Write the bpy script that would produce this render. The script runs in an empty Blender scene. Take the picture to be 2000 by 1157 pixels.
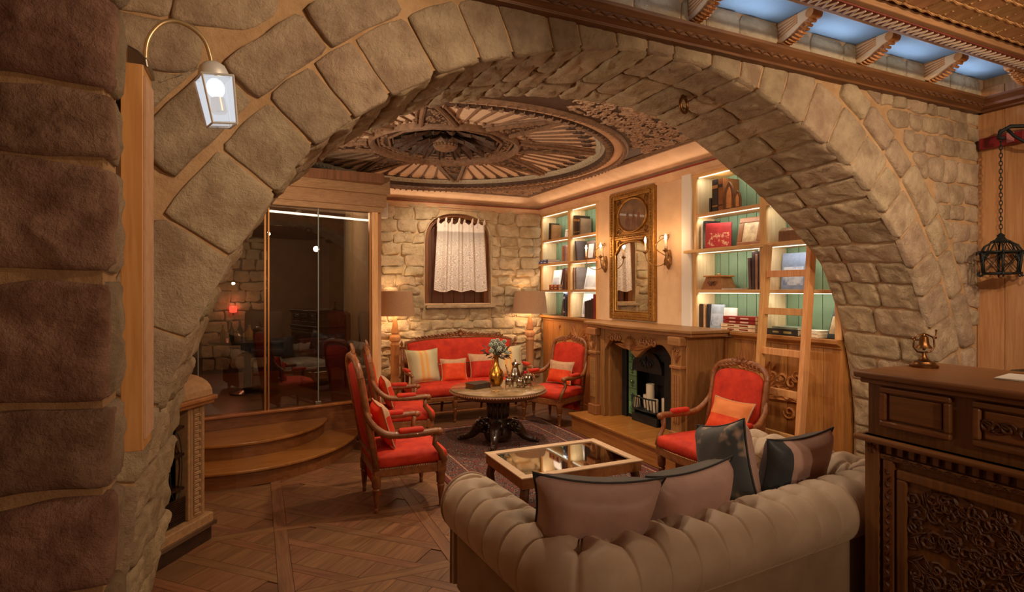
import bpy, math, random
from mathutils import Vector, Matrix, noise

# ------------------------------------------------------------------ camera, world, main lights, exposure
SC = bpy.context.scene
COL = SC.collection
cam = bpy.data.objects.new('camera', bpy.data.cameras.new('camera'))
COL.objects.link(cam)
cam.location = (0, 0, 1.7)
cam.rotation_euler = (math.radians(90), 0, math.radians(-24.5))
cam.data.sensor_fit = 'HORIZONTAL'
cam.data.sensor_width = 36
cam.data.lens = 36 * 1095 / 2000
cam.data.shift_y = -11.5 / 2000
cam.data.clip_start = 0.05
SC.camera = cam
SC.view_settings.view_transform = 'Standard'
SC.view_settings.look = 'None'
SC.view_settings.gamma = 1.0
SC.view_settings.use_curve_mapping = False
SC.view_settings.exposure = 0.15
world = bpy.data.worlds.new('world')
SC.world = world
world.use_nodes = True
world.node_tree.nodes['Background'].inputs[0].default_value = (1.0, 0.62, 0.36, 1)
world.node_tree.nodes['Background'].inputs[1].default_value = 0.05

WARM = (1.0, 0.78, 0.54)
def light(name, kind, loc, power, color=WARM, radius=0.1, size=None, target=None, spot=None, blend=0.6):
    d = bpy.data.lights.new(name, kind)
    d.energy = power
    d.color = color
    if kind in ('POINT', 'SPOT'):
        d.shadow_soft_size = radius
    if kind == 'SPOT':
        d.spot_size = math.radians(spot); d.spot_blend = blend
    if kind == 'AREA':
        d.shape = 'RECTANGLE'; d.size, d.size_y = size
    o = bpy.data.objects.new(name, d)
    o.location = loc
    if target is not None:
        o.rotation_euler = (Vector(target) - Vector(loc)).to_track_quat('-Z', 'Y').to_euler()
    COL.objects.link(o)
    return o

# unseen fill lights added in the hall, behind and beside the viewer
light('hall_fill_spot', 'SPOT', (1.3, 0.55, 2.95), 120, (1.0, 0.75, 0.50), 0.05, target=(0.1, 2.3, 2.0), spot=76, blend=1.0)  # added spot aimed at the left of the arch
light('hall_fill_spot', 'SPOT', (2.6, -0.3, 2.95), 170, (1.0, 0.75, 0.50), 0.05, target=(3.3, 2.3, 2.4), spot=90, blend=1.0)
light('hall_low_fill', 'POINT', (2.1, -1.0, 1.85), 55, (1.0, 0.73, 0.48), 0.03)  # added low point light to brighten the arch soffit
light('hall_side_fill', 'POINT', (3.3, 0.6, 2.6), 8, (1.0, 0.76, 0.53), 0.06)  # weak added fill on the desk side of the hall
# fill spots added under the lounge ceiling, with no fittings there
light('lounge_fill_spot', 'SPOT', (1.6, 4.2, 3.05), 130, WARM, 0.05, target=(1.7, 4.3, 0), spot=120, blend=0.9)
light('lounge_fill_spot', 'SPOT', (2.9, 5.6, 3.05), 170, WARM, 0.05, target=(2.8, 5.7, 0), spot=120, blend=0.9)
light('lounge_fill_spot', 'SPOT', (2.6, 3.4, 3.02), 60, WARM, 0.05, target=(2.6, 3.5, 0), spot=120, blend=0.9)
# faint fill strips added at cornice height for the carved ceiling and painted cove
light('ceiling_fill_strip', 'AREA', (4.06, 5.5, 2.995), 3, WARM, size=(4.6, 0.04), target=(3.0, 5.5, 3.35))
light('ceiling_fill_strip', 'AREA', (2.6, 7.96, 2.995), 2, WARM, size=(2.4, 0.04), target=(2.6, 6.9, 3.35))
light('ceiling_fill_strip', 'AREA', (2.0, 3.06, 2.995), 6, WARM, size=(3.8, 0.04), target=(2.0, 4.2, 3.35))
light('ceiling_fill_strip', 'AREA', (-0.85, 5.0, 2.995), 5, WARM, size=(3.6, 0.04), target=(0.3, 5.0, 3.35))
light('upward_fill_spot', 'SPOT', (-0.6, 3.6, 1.75), 130, (1.0, 0.81, 0.60), 0.06, target=(0.9, 4.4, 3.2), spot=150, blend=1.0)  # added spot out of view, lifts the ceiling from the left
light('upward_fill_spot', 'SPOT', (-0.7, 5.2, 1.75), 100, (1.0, 0.81, 0.60), 0.06, target=(1.6, 5.6, 3.2), spot=150, blend=1.0)  # second added upward spot, also out of view
light('lounge_fill_spot', 'SPOT', (2.3, 7.0, 3.05), 60, WARM, 0.05, target=(2.5, 8.1, 1.9), spot=110, blend=1.0)  # added spot to brighten the back wall
light('hall_fill_spot', 'SPOT', (1.6, 0.4, 2.95), 150, (1.0, 0.80, 0.60), 0.05, target=(4.2, 2.6, 1.5), spot=46, blend=1.0)  # added spot to brighten the right pier and jamb
light('porch_fill', 'POINT', (0.5, 7.7, 2.7), 12, WARM, 0.04)  # added fill so the divider shows through the glass
for cx_ in (0.9, 1.65, 2.315, 2.955, 3.615, 4.25):
    light('cove_fill_strip', 'AREA', (cx_, 2.15, 3.035), 0.55, (0.86, 0.92, 1.0), size=(0.36, 0.03), target=(cx_, 1.95, 3.16))  # added strips between the brackets to brighten the blue ceiling

# ------------------------------------------------------------------ helpers
PI = math.pi
def rot(rx=0, ry=0, rz=0):
    return Matrix.Rotation(rz, 4, 'Z') @ Matrix.Rotation(ry, 4, 'Y') @ Matrix.Rotation(rx, 4, 'X')
def T(x, y, z):
    return Matrix.Translation((x, y, z))
def frame(o, ax, ay):
    """matrix whose local x, y run along ax, ay and z along their normal"""
    ax = Vector(ax).normalized(); ay = Vector(ay).normalized(); n = ax.cross(ay)
    m = Matrix((ax, ay, n)).transposed().to_4x4()
    m.translation = Vector(o)
    return m

class MB:
    def __init__(s, xf=None):
        s.v = []; s.f = []; s.xf = xf or Matrix.Identity(4)
    def add(s, vs, fs):
        n = len(s.v)
        s.v += [s.xf @ Vector(p) for p in vs]
        s.f += [[n + i for i in f] for f in fs]
        return s
    def box(s, x0, x1, y0, y1, z0, z1):
        if x0 > x1: x0, x1 = x1, x0
        if y0 > y1: y0, y1 = y1, y0
        if z0 > z1: z0, z1 = z1, z0
        return s.add([(x, y, z) for z in (z0, z1) for x, y in ((x0, y0), (x1, y0), (x1, y1), (x0, y1))],
                     [(3, 2, 1, 0), (4, 5, 6, 7), (0, 1, 5, 4), (1, 2, 6, 5), (2, 3, 7, 6), (3, 0, 4, 7)])
    def cbox(s, c, d):
        return s.box(c[0]-d[0]/2, c[0]+d[0]/2, c[1]-d[1]/2, c[1]+d[1]/2, c[2]-d[2]/2, c[2]+d[2]/2)
    def loft(s, rings, closed=True, cap=True):
        n = len(rings[0]); vs = [p for r in rings for p in r]; fs = []
        m = n if closed else n - 1
        for i in range(len(rings) - 1):
            for j in range(m):
                k = (j + 1) % n
                fs.append((i*n+j, i*n+k, (i+1)*n+k, (i+1)*n+j))
        if cap and closed:
            fs.append(tuple(range(n))[::-1]); b = (len(rings)-1)*n
            fs.append(tuple(range(b, b+n)))
        return s.add(vs, fs)
    def lathe(s, prof, seg=20, c=(0, 0, 0), cap=True):
        return s.loft([[(c[0]+r*math.cos(2*PI*j/seg), c[1]+r*math.sin(2*PI*j/seg), c[2]+z) for j in range(seg)] for r, z in prof], cap=cap)
    def tube(s, pts, rad, seg=6, cap=True):
        pts = [Vector(p) for p in pts]; n = len(pts); rings = []
        if not hasattr(rad, '__len__'): rad = [rad] * n
        up = None
        for i, p in enumerate(pts):
            t = (pts[min(i+1, n-1)] - pts[max(i-1, 0)])
            t = t.normalized() if t.length > 1e-9 else Vector((0, 0, 1))
            if up is None:
                a = Vector((0, 0, 1)) if abs(t.z) < 0.9 else Vector((1, 0, 0))
                up = (a - t * a.dot(t)).normalized()
            else:
                up = up - t * up.dot(t)
                up = up.normalized() if up.length > 1e-6 else t.orthogonal().normalized()
            b = t.cross(up); r = rad[i]
            rings.append([p + (up*math.cos(2*PI*k/seg) + b*math.sin(2*PI*k/seg)) * r for k in range(seg)])
        return s.loft(rings, cap=cap)
    def ring(s, pts, r, seg=6):
        """closed tube"""
        pts = [Vector(p) for p in pts]; n = len(pts); vs = []; fs = []
        nrm = Vector((0, 0, 0))
        for i in range(n): nrm += pts[i].cross(pts[(i+1) % n])
        nrm = nrm.normalized() if nrm.length > 1e-9 else Vector((0, 0, 1))
        for i, p in enumerate(pts):
            t = (pts[(i+1) % n] - pts[i-1]).normalized()
            b = t.cross(nrm); b = b.normalized() if b.length > 1e-6 else t.orthogonal().normalized()
            u = b.cross(t)
            vs += [p + (b*math.cos(2*PI*k/seg) + u*math.sin(2*PI*k/seg))*r for k in range(seg)]
        for i in range(n):
            for k in range(seg):
                fs.append((i*seg+k, i*seg+(k+1) % seg, ((i+1) % n)*seg+(k+1) % seg, ((i+1) % n)*seg+k))
        return s.add(vs, fs)
    def prism(s, poly, z0, z1):
        n = len(poly)
        a = sum(poly[i][0]*poly[(i+1) % n][1]-poly[(i+1) % n][0]*poly[i][1] for i in range(n))
        if a < 0: poly = poly[::-1]
        if z0 > z1: z0, z1 = z1, z0
        return s.loft([[(x, y, z0) for x, y in poly], [(x, y, z1) for x, y in poly]])
    def mould(s, prof, p0, p1, out, up=(0, 0, 1)):
        """extrude a profile (out, up) from p0 to p1"""
        o = Vector(out); u = Vector(up); r = []
        for p in (Vector(p0), Vector(p1)): r.append([p + o*a + u*b for a, b in prof])
        return s.loft(r)
    def grid(s, fn, nu, nv, cu=False, cv=False):
        vs = [fn(i/(nu if cu else nu-1) if nu > 1 else 0, j/(nv if cv else nv-1)) for i in range(nu) for j in range(nv)]; fs = []
        for i in range(nu if cu else nu-1):
            for j in range(nv if cv else nv-1):
                i2 = (i+1) % nu; j2 = (j+1) % nv
                fs.append((i*nv+j, i2*nv+j, i2*nv+j2, i*nv+j2))
        return s.add(vs, fs)
    def ball(s, c, r, seg=10, rings=6):
        rx, ry, rz = r if hasattr(r, '__len__') else (r, r, r)
        P = []
        for i in range(rings + 1):
            a = -PI/2 + PI*i/rings
            a = max(-PI/2+0.02, min(PI/2-0.02, a))
            P.append([(c[0]+rx*math.cos(a)*math.cos(2*PI*j/seg), c[1]+ry*math.cos(a)*math.sin(2*PI*j/seg), c[2]+rz*math.sin(a)) for j in range(seg)])
        return s.loft(P)
    def rbox(s, c, d, r, n=6, crown=0.0):
        """rounded cushion block"""
        hx, hy, hz = d[0]/2, d[1]/2, d[2]/2
        r = min(r, hx, hy, hz)
        idx = {}; vs = []; fs = []
        def vert(p):
            k = tuple(round(q, 4) for q in p)
            if k in idx: return idx[k]
            q = Vector((p[0]*hx, p[1]*hy, p[2]*hz))
            i = Vector((max(-hx+r, min(hx-r, q.x)), max(-hy+r, min(hy-r, q.y)), max(-hz+r, min(hz-r, q.z))))
            v = q - i
            if v.length > 1e-9: q = i + v.normalized()*r
            if crown and p[2] > -0.99: q.z += crown*(1-p[0]**2)*(1-p[1]**2)*(0.5+0.5*p[2])
            idx[k] = len(vs); vs.append(q + Vector(c)); return idx[k]
        def cc(t):      # denser at the ends
            return math.sin(t*PI/2)
        for ax in range(3):
            for sg in (-1, 1):
                for i in range(n):
                    for j in range(n):
                        q = []
                        for (a, b) in ((i, j), (i+1, j), (i+1, j+1), (i, j+1)):
                            a, b = cc(-1+2*a/n), cc(-1+2*b/n)
                            p = [0, 0, 0]; p[ax] = sg; p[(ax+1) % 3] = a; p[(ax+2) % 3] = b
                            q.append(vert(p))
                        fs.append(q if sg > 0 else q[::-1])
        return s.add(vs, fs)
    # -------- carved ornament in the local xy plane, relief along +z
    def scroll(s, x, y, r, a0=0.0, turns=1.4, th=0.01, hand=1, z=0.0, n=16, seg=5):
        pts = []; rr = []
        for i in range(n):
            t = i/(n-1); a = a0 + hand*2*PI*turns*t; q = r*(1-0.85*t)
            pts.append((x+q*math.cos(a), y+q*math.sin(a), z+th*(0.3+0.6*t))); rr.append(th*(0.55+0.6*math.sin(PI*min(1, t*1.1))))
        return s.tube(pts, rr, seg)
    def leaf(s, x, y, l, w, a, h=0.012, z=0.0, bend=0.0):
        ca, sa = math.cos(a), math.sin(a); rings = []
        for i in range(6):
            t = i/5; ww = max(0.02, math.sin(PI*(0.12+0.88*t)**0.8))*w/2*(1-0.25*t); u = t*l; b = bend*t*t*l
            row = []
            for (k, hh) in ((-1, 0), (-0.5, 0.9), (0, 0.45), (0.5, 0.9), (1, 0)):
                v = k*ww + b
                row.append((x+u*ca-v*sa, y+u*sa+v*ca, z+h*hh*(0.6+0.6*math.sin(PI*t))))
            row.append((x+u*ca-b*sa, y+u*sa+b*ca, z-0.004))
            rings.append(row)
        return s.loft(rings)
    def build(s, name, mat, parent=None, smooth=False, bevel=0, world=False, segs=2, angle=40):
        me = bpy.data.meshes.new(name)
        vs = s.v
        if world and parent is not None:
            inv = (Matrix.Translation(parent.location) @ parent.rotation_euler.to_matrix().to_4x4()).inverted()
            vs = [inv @ v for v in vs]
        me.from_pydata([tuple(v) for v in vs], [], s.f)
        me.materials.append(mat)
        if smooth:
            me.polygons.foreach_set('use_smooth', [True]*len(me.polygons))
            if smooth == 'auto':
                try: me.set_sharp_from_angle(angle=math.radians(angle))
                except Exception: pass
        me.update()
        o = bpy.data.objects.new(name, me)
        COL.objects.link(o)
        if parent is not None: o.parent = parent
        if bevel:
            b = o.modifiers.new('bevel', 'BEVEL'); b.width = bevel; b.segments = segs
            b.limit_method = 'ANGLE'; b.angle_limit = math.radians(40)
        return o

def tag(o, label, cat, group=None):
    o['label'] = label; o['category'] = cat
    if group: o['group'] = group
    return o
def thing(name, label, cat, loc=(0, 0, 0), rz=0.0, group=None):
    o = bpy.data.objects.new(name, None)
    COL.objects.link(o)
    o.empty_display_size = 0.1
    o.location = loc; o.rotation_euler = (0, 0, rz)
    return tag(o, label, cat, group)
def struct(name, mb, mat, label, **k):
    o = mb.build(name, mat, **k)
    o['kind'] = 'structure'; o['label'] = label
    return o
def share(src, parent, loc=(0, 0, 0), rz=0.0, name=None, mat4=None):
    o = src.copy(); COL.objects.link(o); o.parent = parent
    if mat4 is not None: o.matrix_local = mat4
    else: o.location = loc; o.rotation_euler = (0, 0, rz)
    return o
def copy_tree(o, parent=None):
    c = o.copy(); COL.objects.link(c)
    if parent is not None: c.parent = parent
    for ch in list(o.children): copy_tree(ch, c)
    return c

# ------------------------------------------------------------------ materials
def srgb(c):
    return tuple(((x/255)/12.92 if x/255 <= 0.04045 else ((x/255+0.055)/1.055)**2.4) for x in c) + (1,)
MATS = {}
def material(name, c, c2=None, rough=0.6, metal=0.0, scale=8.0, stretch=(1, 1, 1), bump=0.0, bscale=None, detail=5,
             rnd=0.0, sheen=0.0, emit=None, estr=0.0, trans=0.0, coat=0.0, spec=0.5, kind='noise', coords='Object', lo=0.35, hi=0.65, dist=0.02):
    m = bpy.data.materials.new(name); m.use_nodes = True
    nt = m.node_tree; N = nt.nodes; L = nt.links; b = N['Principled BSDF']
    b.inputs['Roughness'].default_value = rough; b.inputs['Metallic'].default_value = metal
    b.inputs['Specular IOR Level'].default_value = spec
    b.inputs['Coat Weight'].default_value = coat
    b.inputs['Sheen Weight'].default_value = sheen
    b.inputs['Transmission Weight'].default_value = trans
    if sheen:
        b.inputs['Sheen Roughness'].default_value = 0.4
        b.inputs['Sheen Tint'].default_value = srgb([min(255, x*1.25+25) for x in c])
    b.inputs['Base Color'].default_value = srgb(c)
    if emit:
        b.inputs['Emission Color'].default_value = srgb(emit); b.inputs['Emission Strength'].default_value = estr
    if c2 is not None or bump or rnd:
        tc = N.new('ShaderNodeTexCoord'); mp = N.new('ShaderNodeMapping'); mp.inputs['Scale'].default_value = stretch
        L.new(tc.outputs[coords], mp.inputs[0])
        vec = mp.outputs[0]
        if rnd:
            oi = N.new('ShaderNodeObjectInfo'); va = N.new('ShaderNodeVectorMath'); va.operation = 'ADD'
            sc = N.new('ShaderNodeVectorMath'); sc.operation = 'SCALE'; sc.inputs[0].default_value = (37, 53, 29)
            L.new(oi.outputs['Random'], sc.inputs['Scale']); L.new(vec, va.inputs[0]); L.new(sc.outputs[0], va.inputs[1]); vec = va.outputs[0]
        if kind == 'wood':
            w = N.new('ShaderNodeTexNoise'); w.inputs['Scale'].default_value = scale; w.inputs['Detail'].default_value = detail
            w.inputs['Distortion'].default_value = 1.2
        elif kind == 'voronoi':
            w = N.new('ShaderNodeTexVoronoi'); w.inputs['Scale'].default_value = scale
        else:
            w = N.new('ShaderNodeTexNoise'); w.inputs['Scale'].default_value = scale; w.inputs['Detail'].default_value = detail
            w.inputs['Roughness'].default_value = 0.6
        L.new(vec, w.inputs['Vector'])
        col = None
        if c2 is not None:
            r = N.new('ShaderNodeValToRGB'); r.color_ramp.elements[0].position = lo; r.color_ramp.elements[1].position = hi
            r.color_ramp.elements[0].color = srgb(c); r.color_ramp.elements[1].color = srgb(c2)
            L.new(w.outputs[0], r.inputs[0]); col = r.outputs[0]
            if rnd:
                hsv = N.new('ShaderNodeHueSaturation'); mr = N.new('ShaderNodeMapRange')
                mr.inputs[3].default_value = 1-rnd; mr.inputs[4].default_value = 1+rnd
                L.new(oi.outputs['Random'], mr.inputs[0]); L.new(mr.outputs[0], hsv.inputs['Value']); L.new(col, hsv.inputs['Color'])
                wn = N.new('ShaderNodeTexWhiteNoise'); wn.noise_dimensions = '1D'; L.new(oi.outputs['Random'], wn.inputs['W'])
                m2 = N.new('ShaderNodeMapRange'); m2.inputs[3].default_value = 0.5-rnd*0.06; m2.inputs[4].default_value = 0.5+rnd*0.06
                L.new(wn.outputs[0], m2.inputs[0]); L.new(m2.outputs[0], hsv.inputs['Hue']); col = hsv.outputs[0]
            L.new(col, b.inputs['Base Color'])
        if bump:
            n2 = N.new('ShaderNodeTexNoise'); n2.inputs['Scale'].default_value = bscale or scale*3; n2.inputs['Detail'].default_value = 8
            n2.inputs['Roughness'].default_value = 0.72
            L.new(vec, n2.inputs['Vector'])
            bp = N.new('ShaderNodeBump'); bp.inputs['Strength'].default_value = bump; bp.inputs['Distance'].default_value = dist
            L.new(n2.outputs[0], bp.inputs['Height']); L.new(bp.outputs[0], b.inputs['Normal'])
    MATS[name] = m
    return m
def wood(name, c, c2, axis='z', rough=0.45, scale=3.0, rnd=0.12, coat=0.0, bump=0.06):
    st = {'x': (1, 14, 14), 'y': (14, 1, 14), 'z': (14, 14, 1)}[axis]
    return material(name, c, c2, rough=rough, scale=scale, stretch=st, bump=bump, bscale=9, rnd=rnd, kind='wood', coat=coat, lo=0.3, hi=0.7, dist=0.004)

M_STONE = material('limestone', (168, 140, 112), (210, 184, 150), 0.9, scale=7, bump=1.0, bscale=26, rnd=0.12, dist=0.03)
M_STONE_IN = material('limestone_pale', (178, 148, 112), (214, 186, 148), 0.9, scale=7, bump=1.0, bscale=18, rnd=0.12, dist=0.045)
M_STONE_DK = material('pillar_stone', (136, 96, 76), (188, 146, 122), 0.9, scale=14, bump=1.0, bscale=16, rnd=0.12, dist=0.035)
M_STONE_BK = material('back_wall_stone', (196, 172, 134), (228, 206, 170), 0.9, scale=6, bump=1.0, bscale=14, rnd=0.10, dist=0.05)
M_MORTAR = material('mortar', (172, 134, 94), (194, 156, 114), 0.95, scale=10, bump=0.7, bscale=40, dist=0.012)
M_MORTAR_BK = material('mortar_pale', (196, 168, 126), (216, 190, 150), 0.95, scale=10, bump=0.7, bscale=40, dist=0.012)
M_PLASTER = material('cream_plaster', (214, 176, 136), (226, 190, 150), 0.85, scale=4, bump=0.15, bscale=30)
M_CEILPINK = material('ceiling_plaster', (200, 158, 120), (216, 176, 138), 0.85, scale=5, bump=0.1, bscale=30)
M_BLUE = material('blue_ceiling_paint', (128, 158, 190), (138, 168, 200), 0.85, scale=3, bump=0.05)
M_OAK = wood('oak_panel', (158, 98, 44), (186, 126, 66), 'z')
M_OAKH = wood('hall_oak', (160, 114, 68), (186, 140, 92), 'z')
M_OAK_X = wood('oak_x', (136, 100, 66), (162, 122, 84), 'x')
M_OAK_Y = wood('oak_y', (164, 102, 46), (192, 132, 70), 'y')
M_PINE_Y = wood('pale_pine_y', (206, 152, 92), (228, 182, 122), 'y')
M_PINE_Z = wood('pale_pine_z', (206, 152, 92), (228, 182, 122), 'z')
M_SIDE = wood('bookcase_side', (214, 184, 138), (232, 206, 164), 'z')
M_LADDER = wood('ladder_wood', (196, 134, 76), (220, 164, 106), 'z')
M_GREEN = material('sage_green_paint', (108, 130, 98), (120, 142, 110), 0.7, scale=4, rnd=0.03)
M_DARKOAK_X = wood('dark_oak_x', (88, 54, 30), (122, 78, 46), 'x', 0.5)
M_DARKOAK_Y = wood('dark_oak_y', (88, 54, 30), (122, 78, 46), 'y', 0.5)
M_DARKOAK = wood('dark_oak', (92, 56, 30), (126, 80, 44), 'z', 0.5)
M_DESK = wood('desk_wood', (112, 70, 36), (140, 92, 52), 'y', 0.4)
M_DESKZ = wood('desk_wood_z', (112, 70, 36), (140, 92, 52), 'z', 0.4)
M_CARVE = material('carved_wood', (134, 82, 40), (160, 104, 56), 0.5, scale=20, bump=0.2)
M_CARVEDK = material('carved_dark_wood', (84, 50, 26), (112, 68, 38), 0.45, scale=20, bump=0.2)
M_CARVEOAK = material('carved_oak', (176, 110, 52), (200, 136, 74), 0.55, scale=20, bump=0.2)
M_CHAIR = material('chair_wood', (112, 62, 30), (146, 88, 46), 0.4, scale=24, bump=0.1, coat=0.1)
M_WALNUT = material('dark_walnut', (38, 22, 14), (58, 36, 24), 0.3, scale=20, bump=0.1, coat=0.3)
M_RED = material('red_velvet', (168, 28, 5), (202, 50, 10), 0.8, scale=9, bump=0.1, bscale=30, sheen=0.18)
M_ORANGE = material('orange_velvet', (208, 58, 14), (226, 82, 26), 0.8, scale=9, sheen=0.18)
M_TAUPE = material('taupe_trim', (176, 134, 100), (192, 150, 116), 0.75, scale=20, sheen=0.2)
M_SOFA = material('beige_velvet', (182, 160, 136), (200, 178, 154), 0.62, scale=5, bump=0.05, bscale=60, sheen=0.55)
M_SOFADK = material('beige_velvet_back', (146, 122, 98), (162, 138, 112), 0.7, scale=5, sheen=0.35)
M_MAUVE = material('mauve_satin', (176, 142, 132), (192, 158, 146), 0.5, scale=6, bump=0.1, bscale=12, sheen=0.4)
M_SLATE = material('slate_satin', (52, 58, 64), (70, 76, 80), 0.45, scale=6, bump=0.15, bscale=14, sheen=0.4)
M_PIPE = material('dark_piping', (40, 42, 46), None, 0.6)
M_GOLD = material('gilt', (150, 106, 46), (182, 138, 72), 0.35, metal=0.8, scale=30, bump=0.3)
M_GOLDDK = material('gilt_dark', (104, 68, 26), (138, 94, 44), 0.45, metal=0.6, scale=30, bump=0.3)
M_BRASS = material('brass', (200, 150, 66), None, 0.25, metal=1.0)
M_BRONZE = material('bronze', (98, 62, 30), (124, 82, 44), 0.35, metal=0.9, scale=30)
M_SILVER = material('silver', (190, 180, 166), (150, 138, 124), 0.18, metal=1.0, scale=20)
M_STEEL = material('brushed_steel', (170, 160, 146), None, 0.3, metal=1.0)
M_IRON = material('black_iron', (24, 26, 26), (40, 44, 42), 0.5, metal=0.4, scale=40, bump=0.3)
M_CASTIRON = material('cast_iron', (16, 15, 14), (26, 24, 22), 0.6, scale=20)
M_MIRROR = material('mirror_glass', (236, 230, 220), None, 0.02, metal=1.0)
M_WHITE = material('white_paint', (226, 218, 206), None, 0.6)
M_CREAM = material('cream_wax', (232, 214, 186), None, 0.5)
M_BLACK = material('black_matte', (14, 12, 11), None, 0.7)
M_SHADE = material('lamp_shade_linen', (176, 138, 104), (186, 148, 114), 0.85, scale=60)
M_LAMPWOOD = wood('lamp_wood', (190, 134, 82), (212, 160, 106), 'z', 0.5)
M_PAGES = material('book_pages', (226, 208, 176), (212, 192, 158), 0.8, scale=60)
M_MARBLE = material('veined_marble', (108, 84, 56), (154, 126, 92), 0.12, scale=5, detail=9, coat=0.3)

# ================================================================== SETTING (most coordinates below were worked out from image pixels)
# ---------------- floor: square parquet panels, each piece a plank
M_FLOORBASE = wood('floor_base', (84, 54, 30), (106, 70, 42), 'x', 0.5)
M_PLANK_A = wood('parquet_diagonal', (98, 62, 36), (132, 90, 56), 'x', 0.5, 2.2, 0.14)
M_PLANK_B = wood('parquet_border', (104, 68, 40), (136, 94, 60), 'y', 0.5, 2.2, 0.12)
floor = struct('floor', MB().box(-3.2, 5.2, -3.2, 9.6, -0.1, -0.006), M_FLOORBASE, 'brown oak parquet floor laid in square panels with diagonal pieces')
def clip(poly, nx, ny, d):
    out = []
    for i in range(len(poly)):
        a, b = poly[i], poly[(i+1) % len(poly)]
        da = a[0]*nx+a[1]*ny-d; db = b[0]*nx+b[1]*ny-d
        if da <= 0: out.append(a)
        if (da < 0 < db) or (db < 0 < da):
            t = da/(da-db); out.append((a[0]+(b[0]-a[0])*t, a[1]+(b[1]-a[1])*t))
    return out
def pl(poly, m, ang=0.0):
    if len(poly) < 3: return
    cx = sum(p[0] for p in poly)/len(poly); cy = sum(p[1] for p in poly)/len(poly)
    a = abs(sum(poly[i][0]*poly[(i+1) % len(poly)][1]-poly[(i+1) % len(poly)][0]*poly[i][1] for i in range(len(poly))))/2
    if a < 0.0015: return
    ca, sa = math.cos(-ang), math.sin(-ang)
    q = [((x-cx)*ca-(y-cy)*sa, (x-cx)*sa+(y-cy)*ca) for x, y in poly]
    o = MB().prism(q, -0.02, 0).build('plank', m, floor)
    o.location = (cx, cy, 0); o.rotation_euler = (0, 0, ang)
PX0, PS, PW = 0.155, 0.985, 0.085       # first strip, panel pitch, strip width
PY0 = 2.35
G = 0.0014
nx = range(-1, 2); ny = range(0, 4)
for i in nx:
    for j in ny:
        x0 = PX0 + i*PS + PW/2; x1 = x0 + PS - PW; y0 = PY0 + j*PS + PW/2; y1 = y0 + PS - PW
        if i == -1: x0 += 0.0
        sq = [(x0+G, y0+G), (x1-G, y0+G), (x1-G, y1-G), (x0+G, y1-G)]
        cx, cy = (x0+x1)/2, (y0+y1)/2; k = math.sqrt(0.5); w = 0.075; gap = 0.21
        for b in (-1.5, -0.5, 0.5, 1.5):                       # long diagonal bands
            d0 = (cx+cy)*k + b*gap*1.32 - w/2; d1 = d0 + w
            p = clip(clip(sq, k, k, d1-G), -k, -k, -d0-G); pl(p, M_PLANK_A, -PI/4)
        for b in (-2, -1, 0, 1, 2):                 # pieces between them
            lo = (cx+cy)*k + (b-0.5)*gap*1.32 + w/2; hi = (cx+cy)*k + (b+0.5)*gap*1.32 - w/2
            band = clip(clip(sq, k, k, hi-G), -k, -k, -lo-G)
            for c in (-1.5, -0.5, 0.5, 1.5):
                e0 = (cx-cy)*k + (c-0.5)*gap*1.1; e1 = e0 + gap*1.1
                p = clip(clip(band, k, -k, e1-G), -k, k, -e0-G); pl(p, M_PLANK_A, PI/4)
for i in range(-1, 3):
    for j in ny:
        x = PX0+i*PS; y0 = PY0+j*PS+PW/2; pl([(x-PW/2+G, y0), (x+PW/2-G, y0), (x+PW/2-G, y0+PS-PW), (x-PW/2+G, y0+PS-PW)], M_PLANK_B)
for i in nx:
    for j in range(0, 5):
        y = PY0+j*PS; x0 = PX0+i*PS-PW/2; pl([(x0+G, y-PW/2+G), (x0+PS-G, y-PW/2+G), (x0+PS-G, y+PW/2-G), (x0+G, y+PW/2-G)], M_PLANK_A)

# ---------------- stones
def chaikin(p, n=1):
    for _ in range(n):
        q = []
        for i in range(len(p)):
            a, b = p[i], p[(i+1) % len(p)]
            q += [(a[0]*0.94+b[0]*0.06, a[1]*0.94+b[1]*0.06), (a[0]*0.06+b[0]*0.94, a[1]*0.06+b[1]*0.94)]
        p = q
    return p
def resample(p, n):
    L = [0]
    for i in range(len(p)):
        a, b = p[i], p[(i+1) % len(p)]; L.append(L[-1]+math.hypot(b[0]-a[0], b[1]-a[1]))
    out = []; j = 0
    for k in range(n):
        s = L[-1]*k/n
        while L[j+1] < s: j += 1
        t = (s-L[j])/max(1e-9, L[j+1]-L[j]); a, b = p[j], p[(j+1) % len(p)]
        out.append((a[0]+(b[0]-a[0])*t, a[1]+(b[1]-a[1])*t))
    return out
def area(p):
    return abs(sum(p[i][0]*p[(i+1) % len(p)][1]-p[(i+1) % len(p)][0]*p[i][1] for i in range(len(p))))/2
SEED = [0]
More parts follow.
